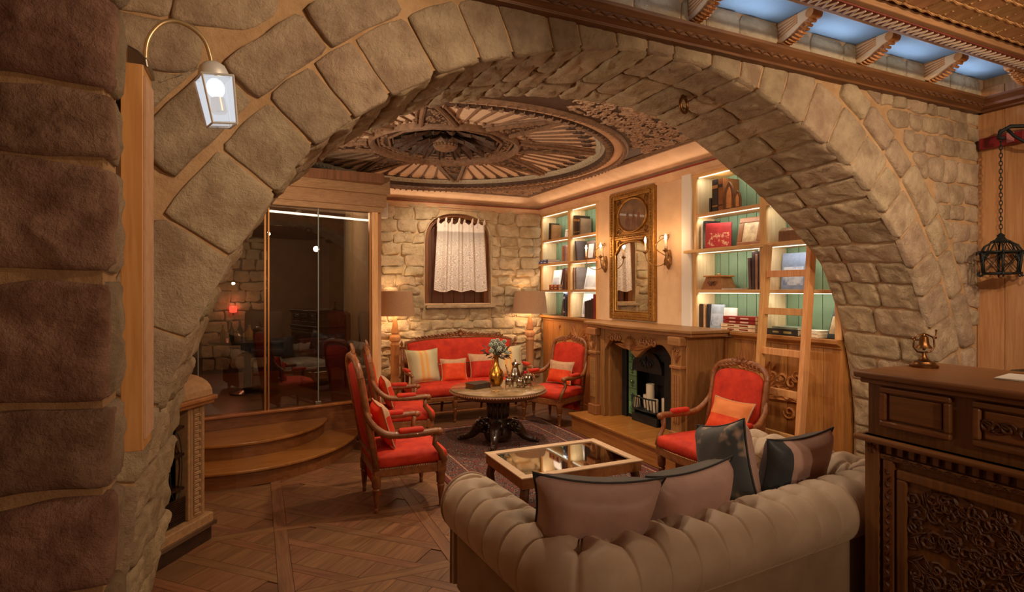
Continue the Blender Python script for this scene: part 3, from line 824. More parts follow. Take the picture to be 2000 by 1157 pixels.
# ceiling field rising slightly to the centre
def zf(r): return 0.075+0.06*(1.65-r)/0.85
zring(0, 0, 0, 0, 'field', M_RAYPALE, [(1.66, 0.085), (1.2, zf(1.2)+0.012), (0.74, zf(0.74)+0.012)])
NS = 8
def pol(r, a, z): return (r*math.cos(a), r*math.sin(a), z)
ray_mesh = None
for k in range(NS):
    a0 = 2*PI*(k+0.5)/NS; da = 2*PI/NS
    # carved kite wedge with its point outwards
    hw = da*0.24
    tri = [(0.84, a0-hw*0.95), (0.84, a0+hw*0.95), (1.24, a0+hw*0.42), (1.62, a0+0.012), (1.62, a0-0.012), (1.24, a0-hw*0.42)]
    rings = [[pol(r, a, zf(r)+0.03) for r, a in tri], [pol(r, a, zf(r)-0.008) for r, a in tri]]
    m = MB(); m.loft(rings); m.build('wedge_panel', M_CRELDK, ros)
    m = MB()
    for sgn in (-1, 1):
        m.tube([pol(0.83, a0+sgn*hw*1.06, zf(0.83)-0.02), pol(1.18, a0+sgn*hw*0.5, zf(1.18)-0.012), pol(1.64, a0+sgn*0.016, zf(1.64)-0.010)], 0.024, 6)
        m.tube([pol(0.83, a0+sgn*hw*1.35, zf(0.83)), pol(1.18, a0+sgn*hw*0.72, zf(1.18)), pol(1.64, a0+sgn*0.05, zf(1.64))], 0.014, 5)
    m.build('wedge_frame', M_CREL, ros)
    m = MB(); rr = random.Random(k)
    for q in range(26):
        r = 0.86+0.58*(rr.random()**1.4); w = hw*(1.4-r)/0.58*0.8
        if w <= 0.01: continue
        a = a0+rr.uniform(-w, w); m.xf = frame(pol(r, a, zf(r)-0.008), (math.cos(a), math.sin(a), 0), (math.sin(a), -math.cos(a), 0))
        m.scroll(0, 0, 0.03, rr.uniform(0, 6), 1.1, 0.009, rr.choice((-1, 1)), n=9, seg=4)
    m.build('wedge_carving', M_CREL, ros)['kind'] = 'stuff'
    # fan of rays between wedges
    for j in range(5):
        a = a0+da/2+(j-2)*da*0.14
        if ray_mesh is None:
            m = MB()
            sec = lambda x, w, h: [(x, -w, zf(x)+0.012), (x, -w*0.5, zf(x)-h), (x, w*0.5, zf(x)-h), (x, w, zf(x)+0.012)]
            m.loft([sec(0.88, 0.006, 0.002), sec(1.15, 0.011, 0.004), sec(1.52, 0.018, 0.007)])
            ray_mesh = m.build('ray', M_CREL, ros)
            m = MB(frame((0, 0, zf(1.55)-0.004), (1, 0, 0), (0, -1, 0)))
            m.leaf(1.48, 0, 0.15, 0.045, 0, 0.014); m.leaf(1.53, 0.0, 0.07, 0.03, 0.7, 0.012); m.leaf(1.53, 0, 0.07, 0.03, -0.7, 0.012)
            tip_mesh = m.build('ray_tip', M_CRELDK, ray_mesh)
            ray_mesh.rotation_euler = (0, 0, a)
        else:
            q = share(ray_mesh, ros, rz=a); share(tip_mesh, q)
    # festoon where the rays start
    m = MB(); a = a0+da/2
    for j in range(7):
        b = a+(j-3)*da*0.11; m.ball(pol(0.93+0.012*abs(j-3), b, zf(0.93)-0.004), 0.02, 6, 4)
    m.build('ray_garland', M_CREL, ros)['kind'] = 'stuff'
# medallion
zring(0, 0, 0, 0, 'medallion_ring', M_CREL, [(0.82, 0.2), (0.82, 0.11), (0.80, 0.085), (0.775, 0.095), (0.76, 0.12), (0.75, 0.14)])
zring(0, 0, 0, 0, 'medallion_band', M_CRELDK, [(0.76, 0.15), (0.60, 0.155), (0.58, 0.2)])
m = MB(); q = 12
for rr_, rad, zz in ((0.74, 0.014, 0.142), (0.62, 0.016, 0.145), (0.58, 0.012, 0.165)):
    m.ring([pol(rr_, 2*PI*k/q, zz) for k in range(q)], rad, 6)
m.build('polygon_mouldings', M_CREL, ros)
m = MB(); rr = random.Random(3)
for k in range(90):
    a = 2*PI*k/90; m.xf = frame(pol(0.68, a, 0.152), (math.cos(a), math.sin(a), 0), (math.sin(a), -math.cos(a), 0))
    m.scroll(rr.uniform(-0.015, 0.015), 0, 0.026, rr.uniform(0, 6), 1.1, 0.009, 1 if k % 2 else -1, n=9, seg=4)
m.build('medallion_carving', M_CREL, ros)['kind'] = 'stuff'
M_CDARK = material('rosette_recess', (40, 24, 14), (58, 36, 22), 0.6, scale=20, bump=0.3)
zring(0, 0, 0, 0, 'recess', M_CDARK, [(0.585, 0.15), (0.56, 0.22), (0.4, 0.26), (0.15, 0.26), (0.02, 0.26)], 48)
pet = None
for ring_, (nn, r0, l, w, zz) in enumerate(((18, 0.26, 0.30, 0.12, 0.235), (12, 0.12, 0.24, 0.11, 0.215))):
    base = None
    for k in range(nn):
        a = 2*PI*(k+0.5*ring_)/nn
        if base is None:
            m = MB()
            rings = []
            for i in range(7):
                t = i/6; ww = w/2*math.sin(PI*(0.15+0.8*t)); x = r0+l*t; z = zz-0.10*math.sin(PI*0.5*t)*(0.6+0.4*t)-0.03*t
                rings.append([(x, -ww, z+0.02), (x, -ww*0.4, z-0.015), (x, 0, z+0.006), (x, ww*0.4, z-0.015), (x, ww, z+0.02), (x, 0, z+0.035)])
            m.loft(rings); base = m.build('petal', M_CRELDK, ros); base.rotation_euler = (0, 0, a)
        else: share(base, ros, rz=a)
MB().lathe([(0.13, 0.24), (0.135, 0.16), (0.115, 0.13), (0.125, 0.11), (0.10, 0.085), (0.05, 0.07), (0.01, 0.06)], 24).build('boss', M_CREL, ros, smooth='auto')
m = MB()
for k in range(20):
    a = 2*PI*k/20; m.ball(pol(0.12, a, 0.13), 0.018, 6, 4)
m.build('boss_beads', M_CREL, ros)['kind'] = 'stuff'

sd = thing('smoke_detector', 'small white smoke detector at the ceiling edge above the glass partition', 'smoke detector', (1.43, 7.5, 3.125))
MB().lathe([(0.02, 0), (0.05, 0.0), (0.055, 0.02), (0.055, 0.035), (0.02, 0.04)][::1], 16).build('detector_body', M_WHITE, sd, smooth='auto')
MB().lathe([(0.01, -0.014), (0.03, -0.012), (0.034, 0.002)], 16).build('detector_dome', M_WHITE, sd, smooth='auto')

# ---------------- porch: platform, curved steps, glass partition
P0 = Vector((-0.98, 6.207, 0)); P1 = Vector((1.30, 6.597, 0)); PD = (P1-P0).normalized(); PN = Vector((PD.y, -PD.x, 0))   # PN faces the lounge
PZ = 0.445
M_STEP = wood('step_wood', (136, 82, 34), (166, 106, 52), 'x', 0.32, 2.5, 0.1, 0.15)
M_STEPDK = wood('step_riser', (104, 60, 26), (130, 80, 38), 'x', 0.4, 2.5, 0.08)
plat = thing('porch_platform', 'raised brown wooden platform behind the glass partition', 'platform', (0.1, 6.6, 0))
q = [P0+PN*0.0, P1+PN*0.0, Vector((1.235, 6.7, 0)), Vector((1.235, 9.49, 0)), Vector((-0.99, 9.49, 0))]
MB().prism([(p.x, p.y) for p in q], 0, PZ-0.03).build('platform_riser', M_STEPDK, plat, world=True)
q = [P0+PN*0.035, P1+PN*0.035, Vector((1.235, 6.7, 0)), Vector((1.235, 9.49, 0)), Vector((-0.99, 9.49, 0))]
MB().prism([(p.x, p.y) for p in q], PZ-0.03, PZ).build('platform_board', M_STEP, plat, world=True, bevel=0.008)
def step(name, label, cx, cy, r, z0, z1, a0, a1, ry=1.0):
    t = thing(name, label, 'step', (cx, cy, 0))
    def arcp(rr):
        pts = []
        for k in range(33):
            a = a0+(a1-a0)*k/32; pts.append((cx+rr*math.cos(a), cy+rr*ry*math.sin(a)))
        return pts
    back = []
    for x in (1.28, -0.98):
        s_ = (x-P0.x)/PD.x; back.append((x, P0.y+PD.y*s_))
    def poly(rr):
        pp_ = [p for p in arcp(rr) if p[1] < P0.y+PD.y*((p[0]-P0.x)/PD.x)-0.01 and p[0] > -0.98]
        x0, x1 = pp_[0][0], pp_[-1][0]
        f = lambda x: P0.y+PD.y*((x-P0.x)/PD.x)-0.006
        return pp_+[(x1, f(x1)), (x0, f(x0))]
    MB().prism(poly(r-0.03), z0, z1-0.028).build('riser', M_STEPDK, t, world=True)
    MB().prism(poly(r), z1-0.028, z1).build('tread', M_STEP, t, world=True, bevel=0.008)
step('curved_step', 'lowest curved wooden step in front of the glass partition', -0.16, 6.72, 1.24, 0, 0.152, -PI*1.02, PI*0.02, 1.13)
step('curved_step', 'upper curved wooden step directly below the glass partition', -0.20, 6.60, 0.92, 0.152, 0.298, -PI*1.02, PI*0.02, 0.99)

M_GLASS = bpy.data.materials.new('partition_glass'); M_GLASS.use_nodes = True
_n = M_GLASS.node_tree.nodes; _l = M_GLASS.node_tree.links; _n.clear()
_o = _n.new('ShaderNodeOutputMaterial'); _m = _n.new('ShaderNodeMixShader'); _t = _n.new('ShaderNodeBsdfTransparent'); _g = _n.new('ShaderNodeBsdfGlossy'); _f = _n.new('ShaderNodeFresnel')
_t.inputs[0].default_value = (0.80, 0.80, 0.78, 1); _g.inputs['Roughness'].default_value = 0.0; _f.inputs[0].default_value = 1.55
_mm = _n.new('ShaderNodeMath'); _mm.operation = 'MULTIPLY_ADD'; _mm.inputs[1].default_value = 1.6; _mm.inputs[2].default_value = 0.03; _mm.use_clamp = True
_l.new(_f.outputs[0], _mm.inputs[0]); _l.new(_mm.outputs[0], _m.inputs[0]); _l.new(_t.outputs[0], _m.inputs[1]); _l.new(_g.outputs[0], _m.inputs[2]); _l.new(_m.outputs[0], _o.inputs[0])
part = thing('glass_partition', 'frameless glass partition with brass strips and an oak head beam', 'glass partition', (P0.x, P0.y, PZ))
def pbox(s0, s1, d0, d1, z0, z1):
    m = MB(frame((P0.x, P0.y, 0), PD, (-PN.x, -PN.y, 0))); m.box(s0, s1, d0, d1, z0, z1); return m
Lp = (P1-P0).length
def s_of_px(xw): return (xw-P0.x)/PD.x
cuts = [0.02, s_of_px(-0.52), s_of_px(0.10), s_of_px(0.62), Lp-0.09]
for a, b in zip(cuts, cuts[1:]):
    pbox(a+0.006, b-0.006, 0.010, 0.020, PZ+0.012, 2.60).build('glass_pane', M_GLASS, part, world=True)
M_BRSTRIP = material('brass_strip', (176, 124, 74), None, 0.35, metal=0.7)
c = cuts[2]
pbox(c-0.026, c-0.008, 0, 0.03, PZ, 2.60).build('brass_strip', M_BRSTRIP, part, world=True)
pbox(c+0.008, c+0.024, 0, 0.03, PZ, 2.60).build('brass_strip', M_BRSTRIP, part, world=True)
M_CLAMP = material('glass_edge', (120, 128, 120), None, 0.3)
for c in (cuts[1], cuts[3]):
    pbox(c-0.005, c+0.005, 0.008, 0.022, PZ+0.01, 2.60).build('glass_joint', M_CLAMP, part, world=True)
    pbox(c-0.035, c+0.03, -0.006, 0.034, PZ, PZ+0.035).build('floor_clamp', M_STEEL, part, world=True, bevel=0.004)
pbox(Lp-0.085, Lp-0.02, -0.03, 0.05, PZ+0.0, 2.62).build('end_post', M_PINE_Z, part, world=True, bevel=0.004)
pbox(Lp-0.115, Lp-0.095, -0.005, 0.035, PZ, 2.62).build('brass_strip', M_BRSTRIP, part, world=True)
pbox(0, Lp+0.03, -0.05, 0.1, 2.60, 2.66).build('head_rail', M_OAK_X, part, world=True, bevel=0.004)
pbox(0, Lp+0.06, -0.09, 0.1, 2.66, 2.80).build('head_beam', M_OAK_X, part, world=True, bevel=0.006)
pbox(0, Lp+0.09, -0.13, 0.1, 2.80, 3.0).build('fascia', M_OAK_X, part, world=True, bevel=0.01)
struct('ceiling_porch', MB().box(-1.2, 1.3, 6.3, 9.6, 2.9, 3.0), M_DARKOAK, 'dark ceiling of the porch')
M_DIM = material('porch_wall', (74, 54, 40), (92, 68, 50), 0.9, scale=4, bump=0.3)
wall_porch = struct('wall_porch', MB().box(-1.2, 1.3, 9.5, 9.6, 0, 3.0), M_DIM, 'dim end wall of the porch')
rubble(-0.75, 0.15, 0.5, 2.5, (0.2, 0.36), (0.12, 0.2), lambda q: q, lambda x, z, h: (x, 9.5-h, z), wall_porch, M_STONE_BK, random.Random(77), (0.02, 0.05), 0.02, 0.006, 0.03, 20, 7)

# ================================================================== FIREPLACE WALL
# ---------------- oak dado with boards, ledge and carvings
def dado(label, y0, y1, carve, la, lb):
    t = thing('oak_dado', label, 'panelling', (4.25, (y0+y1)/2, 0))
    n = max(3, round((y1-y0)/0.17)); w = (y1-y0)/n
    MB().box(4.24, 4.49, y0, y1, 0, 1.24).build('dado_body', M_OAK, t, world=True)
    for k in range(n):
        MB().box(4.222, 4.245, y0+k*w+0.002, y0+(k+1)*w-0.002, 0.0, 1.24).build('board', M_OAK, t, world=True, bevel=0.0025)
    MB().mould([(0, 0), (0.03, 0), (0.035, 0.02), (0.06, 0.03), (0.085, 0.045), (0.085, 0.075), (0, 0.075)], (4.235, la, 1.228), (4.235, lb, 1.228), (-1, 0, 0)).build('ledge', M_OAK_Y, t, world=True, bevel=0.004)
    MB().box(4.2, 4.24, y0, y1, 0, 0.09).build('plinth', M_OAK_Y, t, world=True, bevel=0.004)
    carve(t)
def acanthus(m, w, h, seed, n=9):
    """symmetrical spray of leaves and scrolls, base at the origin"""
    for sx in (-1, 1):
        for k in range(n):
            a = PI/2 - sx*(0.08+k*1.45/n); l = h*(0.95-0.35*k/n)*(1 if k < n-2 else w/h*0.62)
            m.leaf(0.02*sx*(k > 0), 0.02, l, l*0.32, a, 0.022, bend=-sx*0.22)
        m.scroll(sx*w*0.30, h*0.20, h*0.17, PI/2, 1.4, 0.016, sx, 0.004)
        m.scroll(sx*w*0.43, h*0.34, h*0.12, PI/2, 1.4, 0.013, -sx, 0.004)
        m.scroll(sx*w*0.20, h*0.55, h*0.10, 0, 1.3, 0.012, sx, 0.004)
    m.ball((0, h*0.1, 0.012), (0.03, 0.04, 0.02), 10, 6)
def carve_l(t):
    m = MB(frame((4.222, 6.98, 0.80), (0, -1, 0), (0, 0, 1))); acanthus(m, 0.92, 0.38, 1)
    m.build('acanthus_carving', M_CARVEOAK, t, world=True, smooth=False)
    MB(frame((4.222, 7.5, 1.12), (0, -1, 0), (0, 0, 1))).leaf(0, 0, 0.06, 0.03, 1.2, 0.02).scroll(0.0, -0.02, 0.025, 0, 1.2, 0.008).build('leaf_carving', M_CARVEOAK, t, world=True)
def carve_r(t):
    m = MB(frame((4.222, 3.74, 0.72), (0, -1, 0), (0, 0, 1))); acanthus(m, 1.0, 0.34, 2)
    rr = random.Random(6)
    for k in range(14):
        sx = -1 if k % 2 else 1; x = sx*rr.uniform(0.1, 0.45); y = rr.uniform(-0.12, 0.3)
        m.scroll(x, y, rr.uniform(0.04, 0.07), rr.uniform(0, 6), 1.3, 0.012, sx)
    m.build('acanthus_carving', M_CARVEOAK, t, world=True)
dado('honey oak panelling with a leafy carving left of the fireplace', 5.50, 8.05, carve_l, 5.96, 8.05)
dado('honey oak panelling with a leafy carving right of the fireplace, behind the ladder', YB+0.02, 4.66, carve_r, YB+0.02, 4.05)

# ---------------- bookcases
def bookcase(label, y0, y1, mids, shelf_long):
    t = thing('bookcase', label, 'bookcase', (4.35, (y0+y1)/2, 1.303))
    n = round((y1-y0)/0.115); w = (y1-y0)/n
    MB().box(4.475, 4.5, y0, y1, 1.303, 2.93).build('back_panel', M_GREEN, t, world=True)
    for k in range(n):
        MB().box(4.462, 4.476, y0+k*w+0.003, y0+(k+1)*w-0.003, 1.303, 2.93).build('back_board', M_GREEN, t, world=True, bevel=0.002)
    ys = [y0+0.0]+list(mids)+[y1]
    for i, y in enumerate(ys):
        a, b = (y, y+0.045) if i == 0 else ((y-0.045, y) if i == len(ys)-1 else (y-0.03, y+0.03))
        MB().box(4.215, 4.47, a+0.004, b-0.004, 1.303, 2.90).build('side_panel', M_SIDE, t, world=True)
        MB().box(4.195, 4.216, a-0.006, b+0.006, 1.303, 2.90).build('stile', M_PINE_Z, t, world=True, bevel=0.003)
    for z in (1.705, 2.12, 2.495):
        x0 = 4.198 if (z != 2.12) else (4.12 if shelf_long else 4.15)
        MB().box(x0, 4.47, y0 if x0 > 4.19 else y0-0.0, y1 if x0 > 4.19 else y1+(0.06 if shelf_long else -0.0), z-0.032, z).build('shelf', M_PINE_Y, t, world=True, bevel=0.003)
    MB().box(4.19, 4.47, y0-0.005, y1+0.005, 2.88, 2.945).build('top_rail', M_PINE_Y, t, world=True, bevel=0.004)
    # led strips under the shelves
    for z in (1.673, 2.088, 2.463, 2.88):
        for ya, yb in zip(ys, ys[1:]):
            MB().box(4.222, 4.234, ya+0.06, yb-0.06, z-0.006, z-0.0005).build('led_strip', M_LED, t, world=True)
            o = light('shelf_led', 'AREA', (4.236, (ya+yb)/2, z-0.01), 1.6*(yb-ya), (1.0, 0.98, 0.88), size=(yb-ya-0.14, 0.02), target=(4.46, (ya+yb)/2, z-0.35))
    return t
M_LED = material('led_strip', (235, 255, 240), None, emit=(240, 250, 230), estr=1.4)
bookcase('pine bookcase with green back left of the chimney breast, by the stone wall', 6.41, 8.09, (7.18,), False)
bookcase('pine bookcase with green back right of the chimney breast, behind the ladder', YB+0.02, 4.60, (3.70,), True)

# ---------------- mantelpiece
M_MANTEL = wood('mantel_wood', (122, 78, 42), (152, 102, 58), 'z', 0.45)
M_MANTELY = wood('mantel_wood_y', (128, 84, 46), (156, 106, 62), 'y', 0.45)
MY0, MY1, MXF = 4.16, 5.85, 3.74        # surround right and left ends, front plane
man = thing('mantelpiece', 'carved oak mantelpiece with serpentine shelf and fluted pilasters', 'mantelpiece', (3.95, 5.0, 0.21))
shelf = []
for k in range(25):
    t = k/24; y = MY0-0.10+(MY1-MY0+0.2)*t
    bow = 0.05*math.cos((t-0.5)*2*PI*1.0)+0.02
    shelf.append((3.66-bow*0.8, y))
shelf += [(4.195, MY1+0.10), (4.195, MY0-0.10)]
MB().prism(shelf, 1.285, 1.318).build('mantel_shelf', M_MANTELY, man, world=True, bevel=0.008)
MB().prism([(x+0.03 if x < 4 else x, y+(0.03 if y < 5 else -0.03)*(1 if k in (0, 24, 25, 26) else 0)) for k, (x, y) in enumerate(shelf)], 1.25, 1.285).build('shelf_moulding', M_MANTELY, man, world=True, bevel=0.01)
OY0, OY1 = 4.42, 5.56       # opening
def frieze_poly():
    pts = [(MY0+0.04, 1.25), (MY0+0.04, 1.0), (OY0-0.02, 1.0)]
    n = 24
    for k in range(n+1):
        t = k/n; y = OY0-0.02+(OY1-OY0+0.04)*t
        z = 1.0 + (0.14*math.sin(PI*min(t, 1-t)/0.30) if min(t, 1-t) < 0.15 else 0.14*math.cos((min(t, 1-t)-0.15)/0.35*PI*0.5)**1.2)
        z -= 0.035*math.exp(-((t-0.5)/0.07)**2)
        pts.append((y, z))
    pts += [(OY1+0.02, 1.0), (MY1-0.04, 1.0), (MY1-0.04, 1.25)]
    return pts
MB(frame((MXF+0.07, 0, 0), (0, 1, 0), (0, 0, 1))).prism(frieze_poly(), -0.0, -0.06).build('frieze', M_MANTELY, man, world=True, bevel=0.006)
for (a, b) in ((MY0, OY0), (OY1, MY1)):
    MB().box(MXF, 4.215, a+0.02, b-0.01, 0.21, 1.25).build('jamb', M_MANTEL, man, world=True, bevel=0.006)
    ca, cb = (a+0.045, a+0.175) if a < 5 else (b-0.175, b-0.045)
    pil = MB().box(MXF-0.05, MXF+0.01, ca, cb, 0.21, 1.18).build('pilaster', M_MANTEL, man, world=True, bevel=0.008)
    m = MB()
    for k in range(3):
        y = ca+(cb-ca)*(k+1)/4; m.tube([(MXF-0.052, y, 0.42), (MXF-0.052, y, 0.88)], 0.014, 8)
    m.build('flutes', M_MANTELY, pil, world=False); pil.children[0].location = -Vector(man.location); 
    MB().box(MXF-0.075, MXF, ca-0.02, cb+0.02, 0.21, 0.33).build('pilaster_base', M_MANTEL, man, world=True, bevel=0.01)
    MB().box(MXF-0.07, MXF, ca-0.015, cb+0.015, 0.94, 0.97).build('pilaster_collar', M_MANTELY, man, world=True, bevel=0.006)
    MB().box(MXF-0.09, MXF, ca-0.025, cb+0.025, 1.16, 1.25).build('pilaster_cap', M_MANTELY, man, world=True, bevel=0.012)
    m = MB(frame((MXF-0.05, (ca+cb)/2, 1.0), (0, -1, 0), (0, 0, 1)))
    for k in range(5): m.leaf(0, 0, 0.10, 0.03, PI/2+(k-2)*0.35, 0.014)
    m.scroll(0.03, 0.12, 0.024, 0, 1.3, 0.007).scroll(-0.03, 0.12, 0.024, PI, 1.3, 0.007, -1)
    m.build('pilaster_carving', M_CARVE, man, world=True)
m = MB(frame((MXF+0.01, 5.08, 1.06), (0, -1, 0), (0, 0, 1)))
for k in range(13):
    a = PI/2+(k-6)*0.2; m.leaf(0, -0.02, 0.16-0.004*abs(k-6), 0.035, a, 0.016)
for sx in (-1, 1):
    for k in range(4): m.scroll(sx*(0.2+k*0.07), 0.10-k*0.004, 0.045, PI/2, 1.3, 0.011, sx if k % 2 else -sx)
    m.leaf(sx*0.05, 0.0, 0.25, 0.06, (0 if sx > 0 else PI)+sx*0.12, 0.016)
m.build('frieze_carving', M_CARVE, man, world=True)
MB().box(MXF+0.06, 4.13, MY0+0.05, MY1-0.05, 1.16, 1.245).build('lintel', M_MANTELY, man, world=True)
# cheeks inside the opening
MB().box(MXF+0.06, 4.0, OY1-0.015, OY1+0.03, 0.21, 1.2).build('cheek', M_MANTEL, man, world=True)
MB().box(MXF+0.06, 4.0, OY0-0.03, OY0+0.015, 0.21, 1.2).build('cheek', M_MANTEL, man, world=True)

hearth = thing('hearth_step', 'low oak hearth step in front of the fireplace', 'hearth', (3.8, 5.0, 0))
MB().box(3.49, 4.198, 4.05, 5.9, 0, 0.18).build('hearth_riser', M_OAK_Y, hearth, world=True)
MB().box(3.455, 4.198, 4.03, 5.93, 0.18, 0.21).build('hearth_top', M_STEP, hearth, world=True, bevel=0.008)

fire = thing('fireplace_insert', 'black cast iron fireplace with green tile strips', 'fireplace', (4.0, 5.08, 0.21))
MB().box(3.97, 3.99, OY0+0.015, OY0+0.10, 0.21, 1.18).box(3.97, 3.99, OY1-0.10, OY1-0.015, 0.21, 1.18).box(3.97, 3.99, OY0+0.1, OY1-0.1, 1.0, 1.18).build('iron_frame', M_CASTIRON, fire, world=True, bevel=0.004)
IY0, IY1 = 4.82, 5.34
MB().box(4.0, 4.2, OY0, IY0, 0.21, 1.18).box(4.0, 4.2, IY1, OY1, 0.21, 1.18).box(4.0, 4.2, IY0, IY1, 0.92, 1.18).box(4.17, 4.2, IY0, IY1, 0.21, 1.0).build('firebox', M_CASTIRON, fire, world=True)
m = MB(frame((4.0, (IY0+IY1)/2, 0.80), (0, -1, 0), (0, 0, 1)))
hood = [(-0.26, -0.02)]+[(0.26*math.cos(PI-PI*k/14), 0.22*math.sin(PI*k/14)) for k in range(15)]+[(0.26, -0.02)]
m.prism([(x, y) for x, y in hood], 0.0, 0.035); m.scroll(0.07, 0.08, 0.05, 0, 1.4, 0.012, z=0.036).scroll(-0.07, 0.08, 0.05, PI, 1.4, 0.012, -1, z=0.036).leaf(0, 0.02, 0.14, 0.06, PI/2, 0.02, z=0.036)
m.build('iron_hood', M_CASTIRON, fire, world=True, bevel=0.004)
M_TILEG = material('green_glazed_tile', (86, 122, 84), (112, 148, 106), 0.15, scale=6, rnd=0.06, coat=0.4)
M_TILEM = material('tile_motif', (36, 74, 44), (56, 94, 58), 0.2, scale=10, coat=0.4)
for (ya, yb) in ((OY1-0.275, OY1-0.125), (OY0+0.125, OY0+0.275)):
    for k in range(5):
        z = 0.25+k*0.152
        tl = MB().box(3.985, 4.0, ya+0.002, yb-0.002, z+0.002, z+0.15).build('tile', M_TILEG, fire, world=True, bevel=0.003)
        m = MB(frame((3.984, (ya+yb)/2, z+0.05), (0, -1, 0), (0, 0, 1)))
        for a in (-0.9, -0.45, 0, 0.45, 0.9): m.leaf(0, 0.0, 0.062, 0.022, PI/2+a, 0.004)
        m.leaf(0, 0, 0.04, 0.012, -PI/2, 0.004); m.leaf(0, -0.02, 0.035, 0.014, 0.2, 0.004); m.leaf(0, -0.02, 0.035, 0.014, PI-0.2, 0.004)
        o = m.build('tile_motif', M_TILEM, tl, world=False); o.location = -Vector(fire.location)
m = MB()
for k in range(11):
    y = IY0+0.05+k*(IY1-IY0-0.1)/10; m.tube([(3.93-0.03*math.sin(PI*k/10), y, 0.36), (3.92-0.04*math.sin(PI*k/10), y, 0.50)], 0.006, 6)
for z in (0.36, 0.50): m.tube([(3.93-0.035*math.sin(PI*k/10), IY0+0.05+k*(IY1-IY0-0.1)/10, z) for k in range(11)], 0.009, 6)
m.box(3.95, 4.1, IY0+0.03, IY1-0.03, 0.34, 0.355).box(3.96, 3.98, IY0+0.04, IY0+0.07, 0.21, 0.34).box(3.96, 3.98, IY1-0.07, IY1-0.04, 0.21, 0.34)
m.build('fire_grate', M_IRON, fire, world=True)
MB().box(3.93, 4.1, IY0+0.04, IY1-0.04, 0.21, 0.30).build('ash_pan', M_CASTIRON, fire, world=True, bevel=0.004)
def candle(y, x, z, r, h, label):
    t = thing('pillar_candle', label, 'candle', (x, y, z), 0, 'candles in the fireplace grate')
    MB().lathe([(r*0.98, 0), (r, 0.004), (r, h-0.006), (r*0.94, h), (r*0.5, h-0.004), (0.002, h-0.006)], 18).build('wax', M_CREAM, t, smooth='auto')
    MB().tube([(0, 0, h-0.008), (0.001, 0, h+0.012)], 0.0016, 5).build('wick', M_BLACK, t)
candle(5.09, 4.03, 0.356, 0.048, 0.29, 'tall ivory pillar candle standing above the others in the grate')
for k, (y, h) in enumerate(((4.88, 0.16), (4.96, 0.14), (5.20, 0.15), (5.28, 0.13))):
    candle(y, 3.99 if k % 2 else 4.06, 0.356, 0.036, h, ['short ivory candle at the right end of the grate', 'low ivory candle behind the bars right of the tall candle', 'low ivory candle behind the bars left of the tall candle', 'short ivory candle at the left end of the grate'][k])

# ---------------- trumeau mirror
MCY, MHW, MZ0, MZ1 = 5.63, 0.425, 1.335, 2.925
tru = thing('trumeau_mirror', 'tall gilt mirror with a round painting above, standing on the mantelpiece', 'mirror', (4.17, MCY, MZ0))
FM = frame((4.198, MCY, 0), (0, -1, 0), (0, 0, 1))
MB(FM).box(-MHW, MHW, MZ0, MZ1, 0.0, 0.016).build('backing_board', M_GOLD, tru, world=True)
def bar(x0, x1, z0, z1, d=0.05): MB(FM).box(x0, x1, z0, z1, 0.0, d).build('frame_bar', M_GOLD, tru, world=True, bevel=0.012, segs=3)
bar(-MHW-0.02, -MHW+0.075, MZ0, MZ1); bar(MHW-0.075, MHW+0.02, MZ0, MZ1); bar(-MHW+0.074, MHW-0.074, MZ1-0.085, MZ1-0.002); bar(-MHW+0.074, MHW-0.074, MZ0+0.002, MZ0+0.09); bar(-MHW+0.07, MHW-0.07, 2.33, 2.385, 0.035)
bd = MB(FM)
for k in range(44):
    z = MZ0+0.06+k*(MZ1-MZ0-0.12)/43
    for x in (-MHW+0.035, MHW-0.035): bd.ball((x, z, 0.052), (0.009, 0.013, 0.008), 6, 4)
for k in range(20):
    x = -MHW+0.06+k*(2*MHW-0.12)/19
    for z in (MZ0+0.045, MZ1-0.04, 2.357): bd.ball((x, z, 0.05 if z != 2.357 else 0.036), (0.012, 0.009, 0.008), 6, 4)
bd.build('bead_ornament', M_GOLDDK, tru, world=True)['kind'] = 'stuff'
# mirror pane with arched top
pane = [(-0.335, MZ0+0.10), (0.335, MZ0+0.10), (0.335, 2.15)]+[(0.335*math.cos(PI*k/20)*(0.82 if 0 < k < 20 else 1), 2.15+0.13*math.sin(PI*k/20)**0.7+(0.02 if 0 < k < 20 else 0)) for k in range(21)]+[(-0.335, 2.15)]
MB(FM).prism(pane, 0.016, 0.02).build('mirror_pane', M_MIRROR, tru, world=True)
MB(FM).ring([(x, y, 0.026) for x, y in pane], 0.016, 6).build('pane_moulding', M_GOLD, tru, world=True, smooth=True)
M_PAINT = material('dark_oil_painting', (66, 44, 26), (150, 108, 66), 0.4, scale=5, detail=7, coat=0.3, lo=0.3, hi=0.75)
PCZ = 2.62
disc = [(0.285*math.cos(2*PI*k/40), PCZ+0.205*math.sin(2*PI*k/40)) for k in range(40)]
MB(FM).prism(disc, 0.016, 0.022).build('round_painting', M_PAINT, tru, world=True)
fg = MB(FM)
for (x, h, w) in ((-0.09, 0.16, 0.10), (0.03, 0.2, 0.09), (0.13, 0.14, 0.10)):
    fg.ball((x, PCZ-0.1, 0.021), (w*0.55, h*0.55, 0.004), 12, 6); fg.ball((x, PCZ-0.1+h*0.62, 0.021), (0.03, 0.036, 0.004), 10, 6)
fg.build('painted_figures', material('painted_figures', (96, 60, 38), (126, 82, 54), 0.5, scale=14), tru, world=True, smooth=True)
MB(FM).ring([(x, y, 0.026) for x, y in disc], 0.015, 6).build('painting_moulding', M_GOLD, tru, world=True, smooth=True)
m = MB(FM)
